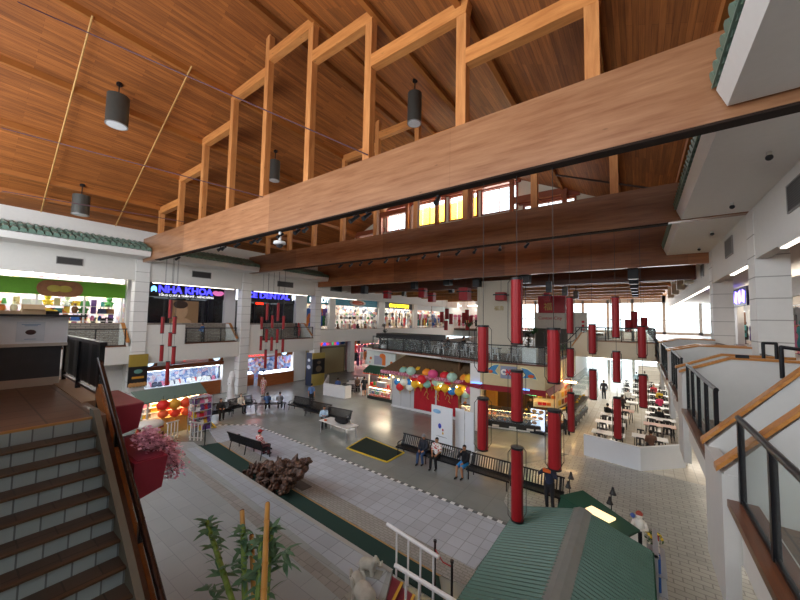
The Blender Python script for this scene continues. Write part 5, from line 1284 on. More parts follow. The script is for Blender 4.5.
# right side display counters along the aisle and people there
for k, y in enumerate((30.5, 33.5, 36.5, 39.5, 42.5)):
    t = thing('display_counter', 'white display counter along the left of the aisle, %s beyond the bakery' % ['first', 'second', 'third', 'fourth', 'fifth'][k], 'counter', (-4.6, y, 0), 0, 'white counters along the aisle')
    MB().bb(-5.2, -4., y-1.3, y+1.3, .1, .9).build('cabinet', M('e4e2e0', .5), t); MB().bb(-5.2, -4.05, y-1.25, y+1.25, .9, 1.25).build('glass_top', CASEGL, t); MB().bb(-5.25, -3.97, y-1.3, y+1.3, .02, .1).build('plinth', M('8a3a44', .5), t)
struct('wall_under_mezzanine', MB().bb(-7.2, -7., 28, 62, 0, 4.1), WHITE)
struct('wall_under_mezzanine_cross', MB().bb(-22, -10.2, 27.5, 27.7, 0, 4.1), M('a89f94', .7))
person((-3.75, 23.2, 0), .4, 'person with dark hair standing at the corner of the bakery counter', 'stand', shirt='d8d4ce', long_hair=True)
# ================================================================ bridge, far hall, food court
struct('floor_bridge', MB().bb(-4.35, 3.3, 30.5, 33.5, 5.2, UP), BROWNT)
struct('wall_bridge_front', MB().bb(-4.35, 1.0, 30.4, 30.5, 4.28, 5.56), CREAM)
struct('wall_bridge_back', MB().bb(-4.35, 1.0, 33.5, 33.6, 4.28, 5.56), CREAM)
struct('trim_bridge_cap', MB().bb(-4.35, 1.0, 30.33, 30.53, 5.56, 5.62), M('8a5a3a', .5))
def cross_rail(y, x0, x1, z, label, n):
    t = thing('glass_railing', label, 'railing', ((x0+x1)/2, y, z), 0, 'bridge railings')
    MB().bb(x0, x1, y-.03, y+.03, z+1., z+1.06).build('handrail', IRON, t); MB().bb(x0, x1, y-.006, y+.006, z+.1, z+.98).build('glass', GLASS, t); MB().bb(x0, x1, y-.02, y+.02, z+.06, z+.1).build('bottom_rail', IRON, t)
    for k in range(n): x = x0+(x1-x0)*k/(n-1); MB().bb(x-.035, x+.035, y-.035, y+.035, z, z+1.03).build('post', IRON, t)
cross_rail(30.43, -4.2, .95, 5.6, 'black glass railing on the front of the cream bridge', 6); cross_rail(33.55, -4.2, .95, 5.6, 'black glass railing on the far side of the cream bridge', 6)
# far galleries and the end wall with its big windows
struct('floor_right_arcade', MB().bb(3.2, 12, -4, 62, 5.2, UP).bb(1., 3.2, 33.5, 62, 5.2, UP).bb(1., 3.2, 27, 33.5, 5.2, UP), BROWNT)
struct('wall_right_gallery_far', MB().bb(.9, 1., 30.4, 62, 4.28, 5.6), WALL)
ew = MB(); ew.bb(-40, -33, 62, 62.2, 0, 11.2); ew.bb(-33, 12, 62, 62.2, 10.2, 11.2); ew.bb(-33, 12, 62, 62.2, 3.8, 5.9)
for x in (-33, -26, -20, -15, -11, -7.5, -4, -.8, 3., 7, 11.8): ew.bb(x-.18, x+.18, 62, 62.2, 0, 11.2)
for z in (7.6, 2.2): ew.bb(-33, 12, 62.03, 62.12, z-.05, z+.05)
struct('wall_end', ew, WHITE)
e_ = struct('window_7', MB().bb(-33, 12, 62.08, 62.09, 0, 10.2), WINGL)
struct('wall_far_left_ground', MB().bb(-22, -21.8, 28, 62, 0, 4.1), WHITE)
glass_rail(1., (33.8, 60), 5.6, 1.05, 'glass railing of the far right gallery beyond the bridge', 'far gallery railings', 12, False)
struct('floor_far_gallery', MB().bb(-31.2, -4.4, 58.5, 62, 5.1, UP), BROWNT)
struct('wall_far_gallery', MB().bb(-33, -17.5, 61.6, 61.8, UP, 10.2), WHITE)
for x in (-30, -26, -22, -19):
    o = MB().bb(x-1.2, x+1.2, 60.2, 60.6, 9.9, 9.95).build('ceiling_or_fill_light', BRIGHT); o['kind'] = 'structure'
# upper storefronts seen across the far hall: bright shop wall with goods
for k in range(15):
    x = -31+.9*k
    for z in (5.51, 7.6):
        goods('mannequin' if z < 6 else 'garment', random.choice(['red', 'white', 'pink', 'black', 'orange']), (x+.8, 60.8, z), 0, 'clothing display at the far end of the upper gallery', 'clothing displays at the far end', 'clothing', sc=1.2)
# food court: white front walls, tables, chairs and people
fw = MB()
W0, W1, W2, W3 = Vector((-2.5, 20.3, 0)), Vector((-.06, 19.85, 0)), Vector((1.72, 21.7, 0)), Vector((2.35, 45, 0))
for A, B in ((W0, W1), (W1, W2)):
    d_ = (B-A).normalized(); n_ = Vector((d_.y, -d_.x, 0)); fw.prism([A+Vector((0, 0, .014)), B+Vector((0, 0, .014)), B+Vector((0, 0, 1.1)), A+Vector((0, 0, 1.1))], -n_*.14)
tag(fw.build('low_wall', M('dfe3ea', .45, var=.02)), 'low white wall closing the front of the food court', 'low wall')
pt = MB(); k = 13
t = thing('low_partition', 'white posts and low panels along the right edge of the food court', 'partition', (2.1, 33, 0))
for i in range(k):
    p = W2.lerp(W3, (i+.2)/k); MB().bb(p.x-.09, p.x+.09, p.y-.09, p.y+.09, .014, 1.15).build('post', WHITE, t)
    q = W2.lerp(W3, (i+1)/k); pt.prism([p+Vector((0, 0, .1)), q+Vector((0, 0, .1)), q+Vector((0, 0, .85)), p+Vector((0, 0, .85))], (.05, 0, 0))
pt.build('panel', M('e2e4e8', .5), t)
FTB = None; FCH = None
spots = [(-1.55, 22.6), (.35, 23.2), (-1.6, 25.0), (.9, 26.4), (-1.2, 29.2), (1.05, 29.6), (1.1, 31.8), (1.15, 34.4), (-.9, 32.6), (-.6, 36), (1.2, 37.2), (-.8, 39.4), (1.3, 40.2), (-.8, 42.8), (1.3, 43.4), (-1.5, 27.1), (1.0, 28.1)]
words = ['first', 'second', 'third', 'fourth', 'fifth', 'sixth', 'seventh', 'eighth', 'ninth', 'tenth', 'eleventh', 'twelfth', 'thirteenth', 'fourteenth', 'fifteenth', 'sixteenth', 'seventeenth']
for i, (x, y) in enumerate(spots):
    pink = i in (3, 4)
    lb = '%s rectangular food court table, %s counting back from the low white wall' % ('reddish' if pink else 'white', words[i])
    if FTB is None: FTB = table((x, y, .014), 0, 1.6, .8, lb, 'food court tables', 'e4e6ea', .75, 1, 'food_court_table'); o = FTB
    else:
        o = dup(FTB, (x, y, .014), 0, lb)
        if pink:
            for ch in o.children:
                if ch.name.startswith('tabletop'): ch.data = ch.data.copy(); ch.data.materials[0] = M('c89a8a', .4)
    for dx in (-.38, .38):
        for s in (-1, 1):
            if FCH is None: FCH = chair((x+dx, y-s*.62, .014), 0, 'dark food court chair pushed up to a table', 'dark food court chairs', '2c2a2c')
            elif random.random() < .9: dup(FCH, (x+dx+random.uniform(-.06, .06), y-s*(.6+random.random()*.1), .014), 0 if s > 0 else PI)
for x, y, rz, lb, kw in ((-1.9, 27.9, -.5, 'person in black seated on the left of the food court', dict(shirt='17171b')), (-1.2, 31.9, .2, 'person in a dark top eating in the middle of the food court', dict(shirt='3a2a2c')),
                     (1.2, 33.7, .3, 'person in a bright pink top in the food court', dict(shirt='d83a6a')), (1.0, 28.9, 0, 'person in black seated before the pink top in the food court', dict(shirt='1c1c22')),
                     (.4, 22.5, .1, 'person with black hair seated just behind the low white wall of the food court', dict(shirt='6a4a3c')), (1.3, 36.5, .2, 'person in a yellow top farther back in the food court', dict(shirt='d8b83a')),
                     (-.9, 35.3, .1, 'person in white seated at the back left of the food court', dict(shirt='d8d8d8')), (1.0, 39.5, 3.0, 'person in red seated far back in the food court', dict(shirt='a8323a'))):
    person((x, y, .014), rz, lb, **kw)
for k in range(5):
    o = MB().bb(-.2, 1.9, 44.5+2*k, 44.9+2*k, .6+.25*k, .66+.25*k).bb(-.2, 1.9, 44.5+2*k, 44.6+2*k, .014, .66+.25*k).build('serving_counter', WHITE); tag(o, 'white serving counter at the far end of the food court, %s one' % words[k], 'counter', 'far serving counters')
# ground floor right wall and ceiling under the right arcade
struct('wall_right_ground', MB().bb(6., 6.2, -4, 62, 0, 5.2), WALL)
for y in (7, 12, 17, 22, 28, 35):
    o = MB().bb(2.9, 4.7, y-1., y+1., 4.06, 4.1).build('ceiling_or_fill_light', glow('fff4e4', 4.)); o['kind'] = 'structure'  # fill panels added to brighten the brick floor and low white wall
struct('ceiling_right_ground', MB().bb(1.21, 6, -4, 33.5, 4.1, 4.19), SOFF)
for k, y in enumerate((32, 38, 44, 50)):
    for x in (-2.5, 1.5):
        o = MB().bb(x-.9, x+.9, y-.9, y+.9, 4.16, 4.2).build('ceiling_or_fill_light', LAMP)
        o['kind'] = 'structure'
struct('ceiling_food_court', MB().bb(-4.3, 6, 33.6, 62, 4.2, 4.28), SOFF)
# ================================================================ right side bays
BXF = 1.0
rw = MB()
rw.bb(BXF, BXF+.2, -2, 30.4, 4.0, 4.72)
struct('wall_right_gallery_front', rw, WALL)
struct('floor_right_bays', MB().bb(BXF+.21, 3.19, -2, 27, 4.2, 4.6), BROWNT)
struct('wall_right_bay_back', MB().bb(3.2, 3.3, -2, 27, 4.6, 6.1), STONE)
def divider(y0, y1, xl, zl, xs, zs, xr, nm, front=True):
    """double wall between two bays: low end at xl, rising to xs, then level to xr"""
    t = thing('bay_divider', nm, 'divider wall', (xl, (y0+y1)/2, 4.), 0, 'white bay divider walls')
    for y in (y0, y1):
        MB().prism([(xl, y, 4.0), (xr, y, 4.0), (xr, y, zs), (xs, y, zs), (xl, y, zl)], (0, .14, 0)).build('wall', M('cbc9c5', .6, var=.04), t)
        MB().prism([(xl-.08, y-.03, zl), (xs, y-.03, zs), (xr, y-.03, zs), (xr, y-.03, zs+.06), (xs, y-.03, zs+.06), (xl-.08, y-.03, zl+.06)], (0, .19, 0)).build('oak_cap', CAPW, t)
    MB().bb(xl-.03, xl+.12, y0-.015, y1+.16, 3.4, zl-.02).build('end_wall', M('cbc9c5', .6, var=.04), t)
    MB().bb(xl+.1, xr, y0+.1, y1, zl-.55, zl-.5).build('planter_soil', M('5a4a3c', .9), t)
    return t
divider(6.05, 7.25, .86, 5.1, 1.98, 6.45, 3.2, 'nearest white bay divider with two oak capped sloping edges at the right')
divider(11.6, 12.7, .92, 5.72, 1.85, 6.16, 3.2, 'second white bay divider with oak caps, in front of the large white column')
divider(16.6, 17.4, .95, 5.95, 1.8, 6.2, 3.2, 'third white bay divider, farther along the right gallery')
divider(23.6, 24.6, .95, 5.95, 1.8, 6.2, 3.2, 'farthest white bay divider before the bridge')
slot = MB(); q = P(742, 356.5, Y=11.59); slot.bb(q.x-.12, q.x+.12, 11.56, 11.6, q.z-.04, q.z+.04)
tag(slot.build('wall_slot', BLACK), 'small black light slot below the oak cap of the second bay divider', 'light fixture')
# the corridor side parapet behind the large column
glass_rail(BXF, (7.5, 11.5), 4.75, 1.2, 'glass railing of the right bay between the nearest and second divider walls', 'right gallery glass railings', 5)
glass_rail(BXF, (12.9, 16.5), 4.75, 1.25, 'glass railing of the right bay beyond the second divider wall', 'right gallery glass railings', 5)
glass_rail(BXF, (17.6, 23.5), 4.75, 1.2, 'glass railing of the right bay beyond the third divider wall', 'right gallery glass railings', 6)
glass_rail(BXF, (24.7, 30.3), 4.75, 1.2, 'glass railing of the last right bay beside the bridge', 'right gallery glass railings', 5)
glass_rail(BXF, (2.2, 5.95), 4.75, 1.08, 'nearest black railing with glass at the lower right corner', 'right gallery glass railings', 4)
# handrails at the corridor steps
for (pa_, pb_, lb) in (((803, 350), (781, 347), 'black tube handrail with curved end at the right picture edge'), ((769, 343), (763, 343), 'small black handrail loop beside the large white column')):
    a_, b_ = P(*pa_, Y=9.5 if pa_[0] > 790 else 12.), P(*pb_, Y=9.5 if pa_[0] > 790 else 12.)
    t = thing('handrail', lb, 'handrail', b_-Vector((0, 0, .5)), 0, 'corridor handrails')
    a_ = a_ if pa_[0] > 790 else b_+Vector((.22, 0, 0))
    MB().tube([b_-Vector((0, 0, .6)), b_, a_, a_-Vector((0, 0, .6))], .035, 8).build('tube', IRON, t)
# shops of the right corridor
XR = 6.6
struct('wall_right_shops', MB().bb(XR+2.6, XR+2.8, -3, 62, UP, 10.1), M('8f8a84', .7))
for k, (a_, b_) in enumerate(((8., 12.6), (13.6, 20), (21, 29), (30, 38), (39, 50))):
    o = MB().bb(XR-.05, XR+.1, a_, b_, 8.6, 9.6).build('shop_fascia', [M('c9c5be', .6), M('33363c', .6), M('cfccc6', .6), M('d8d4ce', .6), M('d0ccc8', .6)][k]); tag(o, 'shop fascia on the right corridor, %s from the front' % words[k], 'fascia', 'right corridor shop fascias')
    o = MB().bb(XR+.8, XR+1.6, a_+.4, b_-.4, 9.0, 9.06).build('ceiling_or_fill_light', LAMP); o['kind'] = 'structure'
    for j in range(int((b_-a_)*1.4)):
        for z, kd in ((7.6, 'garment'), (6.55, 'garment'), (5.5, 'mannequin')):
            goods(kd, random.choice(['black', 'purple', 'brown', 'red', 'teal', 'orange', 'grey', 'pink']), (XR+.6, a_+.4+j*.68, z), -PI/2+random.uniform(-.3, .3), 'garment on display along the right corridor shops', 'garments of the right corridor shops', 'garment', sc=1.05)
    for z in (8.22, 7.17): tag(MB().bb(XR+.58, XR+.62, a_+.2, b_-.2, z-.02, z+.02).build('clothes_rail', STEEL), '%s clothes rail of the right corridor shop, %s from the front' % ('upper' if z > 8 else 'lower', words[k]), 'rail')
struct('wall_right_piers', MB().bb(XR-.1, XR+.3, 12.6, 13.6, UP, 10).bb(XR-.1, XR+.3, 20, 21, UP, 10).bb(XR-.1, XR+.3, 29, 30, UP, 10).bb(XR-.1, XR+.3, 38, 39, UP, 10), WHITE)
t = board('neon_sign', 'blue and violet neon lettered sign between the two white columns', 'sign', 6.4, 33.6, 38.6, 8.5, 9.9, M('20204a', .5))
q = P(742, 296, X=6.4); nl = MB()
for k in range(4): nl.box((6.25, 34.4+1.1*k, 9.2), (.05, .7, .9), 0, 0, .25*(-1)**k)
nl.build('neon_strokes', glow('8a7aff', 4.), t)
leafp = thing('potted_tree', 'dark leafy plant before a golden door at the right picture edge', 'plant', (4.9, 11.3, UP)); MB().lathe([(.25, 0), (.32, .5), (.28, .52)], (4.9, 11.3, UP), 12).build('pot', M('6a5a48', .6), leafp)
b = MB()
for k in range(6): leafy(b, (4.9, 11.3, UP+.8+.3*k), .35, 60, .2, rng)
b.build('foliage', LEAFD, leafp); MB().cyl((4.9, 11.3, UP+.4), (4.9, 11.3, UP+2.3), .04, n=6).build('trunk', M('4a3a2a', .8), leafp)
struct('door_1', MB().bb(6.4, 6.5, 10.4, 12.4, UP, 8.4), M('a08a4a', .4))
# sprinkler heads / small cameras on the right soffits
for px, py, z, lb in ((769, 152, 10.98, 'small dark camera under the near right soffit'), (732, 203, 10.98, 'small dark camera under the middle right soffit'), (712, 231, 10.98, 'small dark camera under the farther right soffit, left one'), (699, 247, 10.98, 'small camera under the farther right soffit, lowest one')):
    q = P(px, py, Z=z); t = thing('ceiling_camera', lb, 'camera', q, 0, 'soffit cameras'); MB().cyl(q, q-Vector((0, 0, .08)), .05, n=10).build('mount', M('c8c4be', .5), t); MB().ball(q-Vector((0, 0, .13)), .07, n=10).build('dome', BLACK, t)
# ================================================================ left foreground: staircase, landing, counter
SX0, SZ0, RIS, TRD = -6.42, 5.5, .184, .25
t = thing('staircase', 'tiled staircase with brown treads climbing to the landing at lower left', 'staircase', (-5, 0, 2.5))
for k in range(13):
    z1 = SZ0-RIS*(k+1); xa = SX0+TRD*k
    s_ = MB().bb(xa-.02, xa+TRD+.02, -3, 1.34, z1-.025, z1).build('step', STEPT, t)
    MB().bb(xa-.03, xa-.005, -3, 1.34, z1, z1+RIS-.022).build('riser', RISERT, s_)
    MB().bb(xa+TRD-.02, xa+TRD+.035, -3, 1.34, z1-.02, z1+.003).build('nosing', M('5a4636', .4), s_)
cb = MB(); xe = SX0+TRD*13; ze = SZ0-RIS*13
cb.prism([(SX0-.19, 1.34, SZ0+.1), (SX0, 1.34, SZ0+.1), (xe, 1.34, ze+.1), (xe, 1.34, ze-.6), (SX0-.19, 1.34, SZ0-.5)], (0, .07, 0))
cb.build('curb', M('6f6e64', .6), t)
ct = MB(); ct.prism([(SX0-.2, -3, SZ0-.35), (xe, -3, ze-.25), (xe, -3, 0), (SX0-.2, -3, 0)], (0, 4.4, 0)); ct.build('support_wall', WALL, t)
struct('floor_landing', MB().bb(-10.9, SX0-.035, -3, 1.5, 5.2, 5.5), BROWNT)
struct('trim_landing_nosing', MB().bb(SX0-.06, SX0-.004, -3, 1.34, 5.478, 5.506), M('b98a4e', .4))
struct('wall_landing_support', MB().bb(-10.9, SX0-.2, -3, 1.42, 0, 5.2), WALL)
struct('floor_landing_edge', MB().bb(-10.9, -7.55, 1.42, 1.75, 5.25, 5.52), M('9a7a5e', .6))
t = thing('service_counter', 'counter with a stainless steel front above a black panel on the landing', 'counter', (-10.2, -.6, 5.5))
MB().bb(-10.6, -9.98, -3, 1.5, 5.5, 5.66).build('skirting', M('b7ada0', .6), t)
MB().bb(-10.6, -10.0, -3, 1.5, 5.66, 6.31).build('black_panel', M('3e4044', .4, var=.2), t)
MB().bb(-10.6, -9.93, -3, 1.58, 6.31, 6.37).build('ledge', M('b9b3ab', .45), t)
MB().bb(-10.6, -10., -3, 1.58, 6.37, 6.92).build('steel_panel', M('e2e6ec', .3, .15, .06), t)
MB().bb(-10.75, -9.85, -3, 1.85, 6.92, 6.96).build('countertop', M('2c2c30', .3), t)
n0, n1 = P(17, 322, X=-9.99), P(44, 341, X=-9.99)
nt_ = MB().bb(-9.995, -9.985, n0.y, n1.y, n1.z, n0.z).build('paper_notice', M('ccd6e0', .6), t)
MB().ball((-9.983, (n0.y+n1.y)/2, (n0.z+n1.z)/2-.01), .062, sq=(.1, 1.25, .85), n=14).build('dark_emblem', M('3a1c1c', .5), nt_)
nl_ = MB(); ym = (n0.y+n1.y)/2
for dz, hw in ((-.05, .13), (-.075, .09)): nl_.bb(-9.984, -9.982, ym-hw, ym+hw, n0.z+dz-.007, n0.z+dz+.007)
nl_.bb(-9.984, -9.982, ym-.08, ym+.08, n1.z+.04, n1.z+.052); nl_.build('blue_print', M('7f9fc0', .6), nt_)
for px, py, d_, c, nm, lb, cat in ((33, 309, (.3, .34, .1), 'c9b08c', 'carton', 'open cardboard box on the steel counter', 'box'), (52, 312, (.2, .2, .07), '2a2624', 'tray', 'small black tray on the steel counter', 'tray'), (8, 311, (.25, .5, .05), 'b8a184', 'folded_paper', 'stack of flat brown paper at the left end of the steel counter', 'paper')):
    q = P(px, py, X=-10.25); b = MB(); b.box((q.x, q.y, 6.96+d_[2]/2), d_)
    if nm == 'carton': b.box((q.x-.17, q.y, 6.96+d_[2]+.05), (.02, .3, .12), 0, .5); b.box((q.x+.17, q.y, 6.96+d_[2]+.04), (.02, .3, .1), 0, -.6)
    if nm == 'tray': b.box((q.x, q.y, 6.96+d_[2]), (d_[0]+.05, d_[1]+.05, .012))
    if nm == 'folded_paper': b.box((q.x, q.y+.05, 6.96+d_[2]+.01), (.2, .4, .02), .1)
    tag(b.build(nm, M(c, .7)), lb, cat)
q = P(47, 309, X=-10.5); b = MB(); b.ball((q.x, q.y, 7.03), .08, sq=(1, 1.6, .9)); b.ball((q.x, q.y+.1, 7.02), .06, sq=(1, 1.4, .9)); tag(b.build('banana_bunch', M('d8b83a', .6)), 'yellow bananas beside the open box on the steel counter', 'fruit')
# black covered guard rail and the stair rail
RY = 1.62
t = thing('guard_railing', 'landing guard railing wrapped in black sheeting', 'railing', (-9, RY, 5.5))
sh = MB(); nseg = 10
for k in range(nseg):
    xa, xb = -10.5+2.95*k/nseg, -10.5+2.95*(k+1)/nseg; off = .015*(k % 2)
    sh.prism([(xa, RY+off, 5.72), (xb, RY-off+.015, 5.7), (xb, RY-off+.015, 6.47), (xa, RY+off, 6.47)], (0, .03, 0))
sh.build('black_sheeting', M('0e0e11', .35, var=.4), t)
MB().bb(-10.55, -7.5, RY-.03, RY+.07, 6.45, 6.51).build('handrail', M('1e1e22', .3), t)
for x in (-10.45, -9.1, -7.56): MB().bb(x-.035, x+.035, RY-.02, RY+.05, 5.5, 6.45).build('post', IRON, t)
MB().bb(-10.5, -7.5, RY, RY+.04, 5.6, 5.64).build('bottom_rail', IRON, t)
t = thing('stair_railing', 'dark sloping stair railing with wood trim beside the lower left staircase', 'railing', (-6, RY, 4))
A, B = Vector((-7.62, RY, 6.22)), Vector((-3.6, RY, 3.2)); dn = Vector((0, 0, -1))
MB().cyl(A, B, .04, n=10).build('handrail', M('2b1a18', .2), t)
MB().bar(A+dn*.12+Vector((0, .02, 0)), B+dn*.12+Vector((0, .02, 0)), .03, .05).build('under_rail', M('4a3020', .4), t)
MB().bar(A+dn*.52+Vector((.1, .0, 0)), B+dn*.52+Vector((.1, .0, 0)), .05, .26).build('wood_stringer', wood('stringer_wood', 'xyz', '8a4f24', 'b06c34', 10., .45, 1.), t)
MB().bar(A+dn*.25, B+dn*.25, .012, .22).build('glass', GLASS, t)
for u in (.02, .3, .6, .9):
    p = A.lerp(B, u); MB().bb(p.x-.03, p.x+.03, RY-.02, RY+.04, p.z-.95, p.z).build('post', IRON, t)
# burgundy planters stepping down beside the stairs with pink blossom
def planter(px_tl, px_tr, px_br, X, label, Y0=1.72):
    a_ = P(*px_tr, X=X); c_ = P(*px_br, X=X); top = a_.z; bot = c_.z; y1 = a_.y
    t = thing('planter_box', label, 'planter', (X, Y0, bot), 0, 'burgundy planter boxes')
    x2 = X-1.5
    b = MB(); yb = y1-.06
    b.prism([(X, Y0, top), (X, y1, top), (X, yb, bot), (X, Y0, bot-.1)], (x2-X, 0, 0)); b.build('box', BURG, t)
    return t, a_, top, y1, Y0, x2
PXA, PXB = -7.2, -5.9
t1, a_, topA, yA, y0A, x2A = planter((114, 412), (144, 403), (142, 427), PXA, 'upper burgundy planter box beside the stair rail')
MB().bb(x2A, PXA, y0A, yA, topA, topA+.02).build('lid', M('a8505c', .5), t1)
t2, b_, topB, yB, y0B, x2B = planter((133, 465), (168, 455), (166, 485), PXB, 'lower burgundy planter box holding pink blossom')
MB().bb(x2B+.05, PXB-.05, y0B+.05, yB-.05, topB, topB+.012).build('lid', M('8a3042', .6), t2)
# the wall that carries the planters
struct('wall_planter_support', MB().prism([(-8.7, 1.5, 0), (-3.4, 1.5, 0), (-3.4, 1.5, 2.0), (-8.7, 1.5, 5.0)], (0, .22, 0)), BURG)
t = thing('cherry_blossom', 'branches of pink cherry blossom spilling from the lower burgundy planter', 'plant', (PXB-.6, yB-.1, topB))
br = MB(); fl = MB(); tips = []
for px, py in ((141, 438), (146, 440), (150, 444), (155, 447), (160, 450), (164, 452), (170, 455), (175, 460), (178, 468), (173, 473), (168, 447), (158, 441), (149, 434), (165, 462), (176, 452)):
    p = P(px, py, X=PXB-.35+rng.uniform(-.2, .15)); o = Vector((PXB-.7, (y0B+yB)/2+.2, topB)); mdl = o.lerp(p, .5)+Vector((0, 0, .12))
    br.tube([o, mdl, p], .01, 5)
    for c in (mdl.lerp(p, .4), mdl.lerp(p, .7), p):
        for _ in range(46):
            q = c+Vector((rng.gauss(0, .055), rng.gauss(0, .055), rng.gauss(0, .05))); s = rng.uniform(.018, .032); w = Vector((rng.uniform(-1, 1), rng.uniform(-1, 1), rng.uniform(-1, 1))).normalized(); v = w.cross(Vector((0, .3, 1))).normalized()
            fl.add([q+w*s, q+v*s, q-w*s, q-v*s], [(0, 1, 2, 3)])
br.build('branches', M('4a3026', .8), t); fl.build('blossom', M('f2b3c8', .7, var=.2, scale=20.), t)
# bamboo canes in a planter below the viewer
t3 = thing('bamboo_planter', 'burgundy planter holding green bamboo below the viewer', 'planter', (-3.2, 1.95, 3.3)); MB().bb(-4.3, -2.3, 1.74, 2.75, 2.35, 2.9).build('box', BURG, t3)
struct('wall_planter_pier', MB().bb(-4.2, -2.4, 1.8, 2.5, 0, 2.35), WALL)
t = thing('bamboo', 'cluster of green bamboo stalks with leafy tops and three cut tan canes at the bottom', 'plant', (-3.2, 2.2, 2.9))
CANE = M('b98a44', .45, var=.2); STK = wood('bamboo_green', 'zxy', '4a6a2a', '7d9440', 3., .4, 3., False); BLF = M('4a6e50', .5, var=.35)
def cane(ptop, pbot, r, mt, nm, dtop, leaf=0):
    a_, b_ = P(*ptop, Y=dtop), P(*pbot, Y=dtop-.25); b_ = b_+(b_-a_).normalized()*1.0
    d_ = (b_-a_); L_ = d_.length; d_.normalize(); m_ = MB(); k = int(L_/.22)
    for i in range(k):
        p = a_+d_*(L_*i/k); q = a_+d_*(L_*(i+1)/k); m_.cyl(p, q, r, r*1.02, n=10); m_.cyl(q-d_*.012, q, r*1.18, r*1.18, n=10)
    o = m_.build(nm, mt, t)
    return a_, d_, L_
for top_, bot_ in (((242, 511), (246, 600)), ((267.5, 504), (266, 540)), ((251.5, 536), (254, 600))):
    a_, d_, L_ = cane(top_, bot_, .027, CANE, 'cut_cane', 2.3)
    MB().cyl(a_-d_*-.0, a_-d_*.012, .024, n=10).build('red_wax_tip', M('6a2a22', .5), t)
lf = MB()
def blade(p, d_, L_, w_):
    d_ = d_.normalized(); s = d_.cross(Vector((rng.uniform(-.5, .5), rng.uniform(-.5, .5), 1))).normalized(); sag = Vector((0, 0, -L_*.25))
    pts = [(p-s*w_*.2, p+s*w_*.2), (p+d_*L_*.35-s*w_, p+d_*L_*.35+s*w_), (p+d_*L_*.7+sag*.4-s*w_*.7, p+d_*L_*.7+sag*.4+s*w_*.7), (p+d_*L_+sag, p+d_*L_+sag)]
    for (a1, b1), (a2, b2) in zip(pts, pts[1:]): lf.add([a1, b1, b2, a2], [(0, 1, 2, 3)])
for top_, bot_, n_ in (((207, 522), (232, 600), 46), ((243, 528), (245, 600), 56), ((262, 536), (258, 600), 50), ((271, 528), (266, 600), 64)):
    a_, d_, L_ = cane(top_, bot_, .03, STK, 'stalk', 2.2)
    for k in range(n_):
        u = rng.random()**1.4*.55; p = a_+d_*u*1.0; an = rng.uniform(0, 2*PI)
        blade(p, Vector((math.cos(an), math.sin(an)*.8, rng.uniform(-.1, .8))), rng.uniform(.1, .22), rng.uniform(.02, .032))
for px, py in ((215, 560), (222, 575), (208, 590), (232, 565), (225, 590), (283, 552), (285, 562), (214, 598)):
    p = P(px, py, Y=2.1)
    for k in range(7): an = rng.uniform(0, 2*PI); blade(p, Vector((math.cos(an), math.sin(an)*.8, rng.uniform(-.2, .6))), rng.uniform(.14, .24), .022)
lf.build('leaves', BLF, t)

# added behind the viewer, unseen: wall with light opening, low ceiling shading the stairs
struct('wall_front_added', MB().bb(-40, 12, -3.8, -3.6, 0, 9.3).bb(-40, 12, -3.8, -3.6, 13.6, 21), WALL)
struct('ceiling_added_shade', MB().bb(-10.8, -2.2, -3.6, -.8, 8.5, 8.7), SOFF)
# ================================================================ stage front: red steps, white rails, elephants, root sculpture
t = thing('stage_steps', 'red stage steps with yellow nosings at the right end of the stage', 'steps', (-4.7, 6.2, 0))
for k in range(3):
    x0 = -5.3+.36*k; z = SH-.125*(k+1)
    s_ = MB().prism([(x0, 7.18, 0), (x0+.36, 7.16, 0), (x0+1.0, 4.6, 0), (x0+.5, 4.6, 0)], (0, 0, z)).build('step', M('8a3040', .6, var=.1), t)
    MB().prism([(x0+.3, 7.17, z), (x0+.37, 7.17, z), (x0+1.01, 4.6, z), (x0+.94, 4.6, z)], (0, 0, .012)).build('yellow_nosing', M('d8a83a', .6), s_)
def white_rail(A, B, label, foot, n=4):
    t = thing('stage_railing', label, 'railing', ((A.x+B.x)/2, A.y, foot), 0, 'white stage railings'); WR_ = M('eef0f2', .4)
    MB().cyl(A, B, .048, n=10).build('handrail', WR_, t)
    for k in range(n):
        p = A.lerp(B, (k+.9)/(n+.3)); MB().cyl((p.x, p.y, max(foot, p.z-1.15)), p, .026, n=8).build('baluster', WR_, t)
a_ = P(387, 524, Y=7.25); b_ = P(439, 557.5, Y=7.25); white_rail(a_, b_, 'white sloping railing on the far side of the red steps', .1)
a_ = P(395, 565, Y=6.1); b_ = P(470, 611, Y=6.1); white_rail(a_, b_, 'white sloping railing on the near side of the red steps', .1, 5)
q1 = P(434.5, 588, Z=0); q2 = P(451.5, 612, Z=0)
q1 = Vector((-4.15, 8.05, 0)); q1 = P(434.5, 590, Z=0)
barrier_post(tuple(q1), 'black barrier post at the right end of the green carpet, farther one', 1.2)
q2 = P(451.5, 618, Z=0); barrier_post(tuple(q2), 'black barrier post at the right end of the green carpet, nearer one', 1.25)
MBt = MB().tube([Vector((q1.x, q1.y, 1.02)), (Vector((q1.x, q1.y, .95))+Vector((q2.x, q2.y, 1.)))/2, Vector((q2.x, q2.y, 1.15))], .014, 6).build('barrier_rope', M('b8242e', .6)); tag(MBt, 'red rope between the two black barrier posts', 'rope')
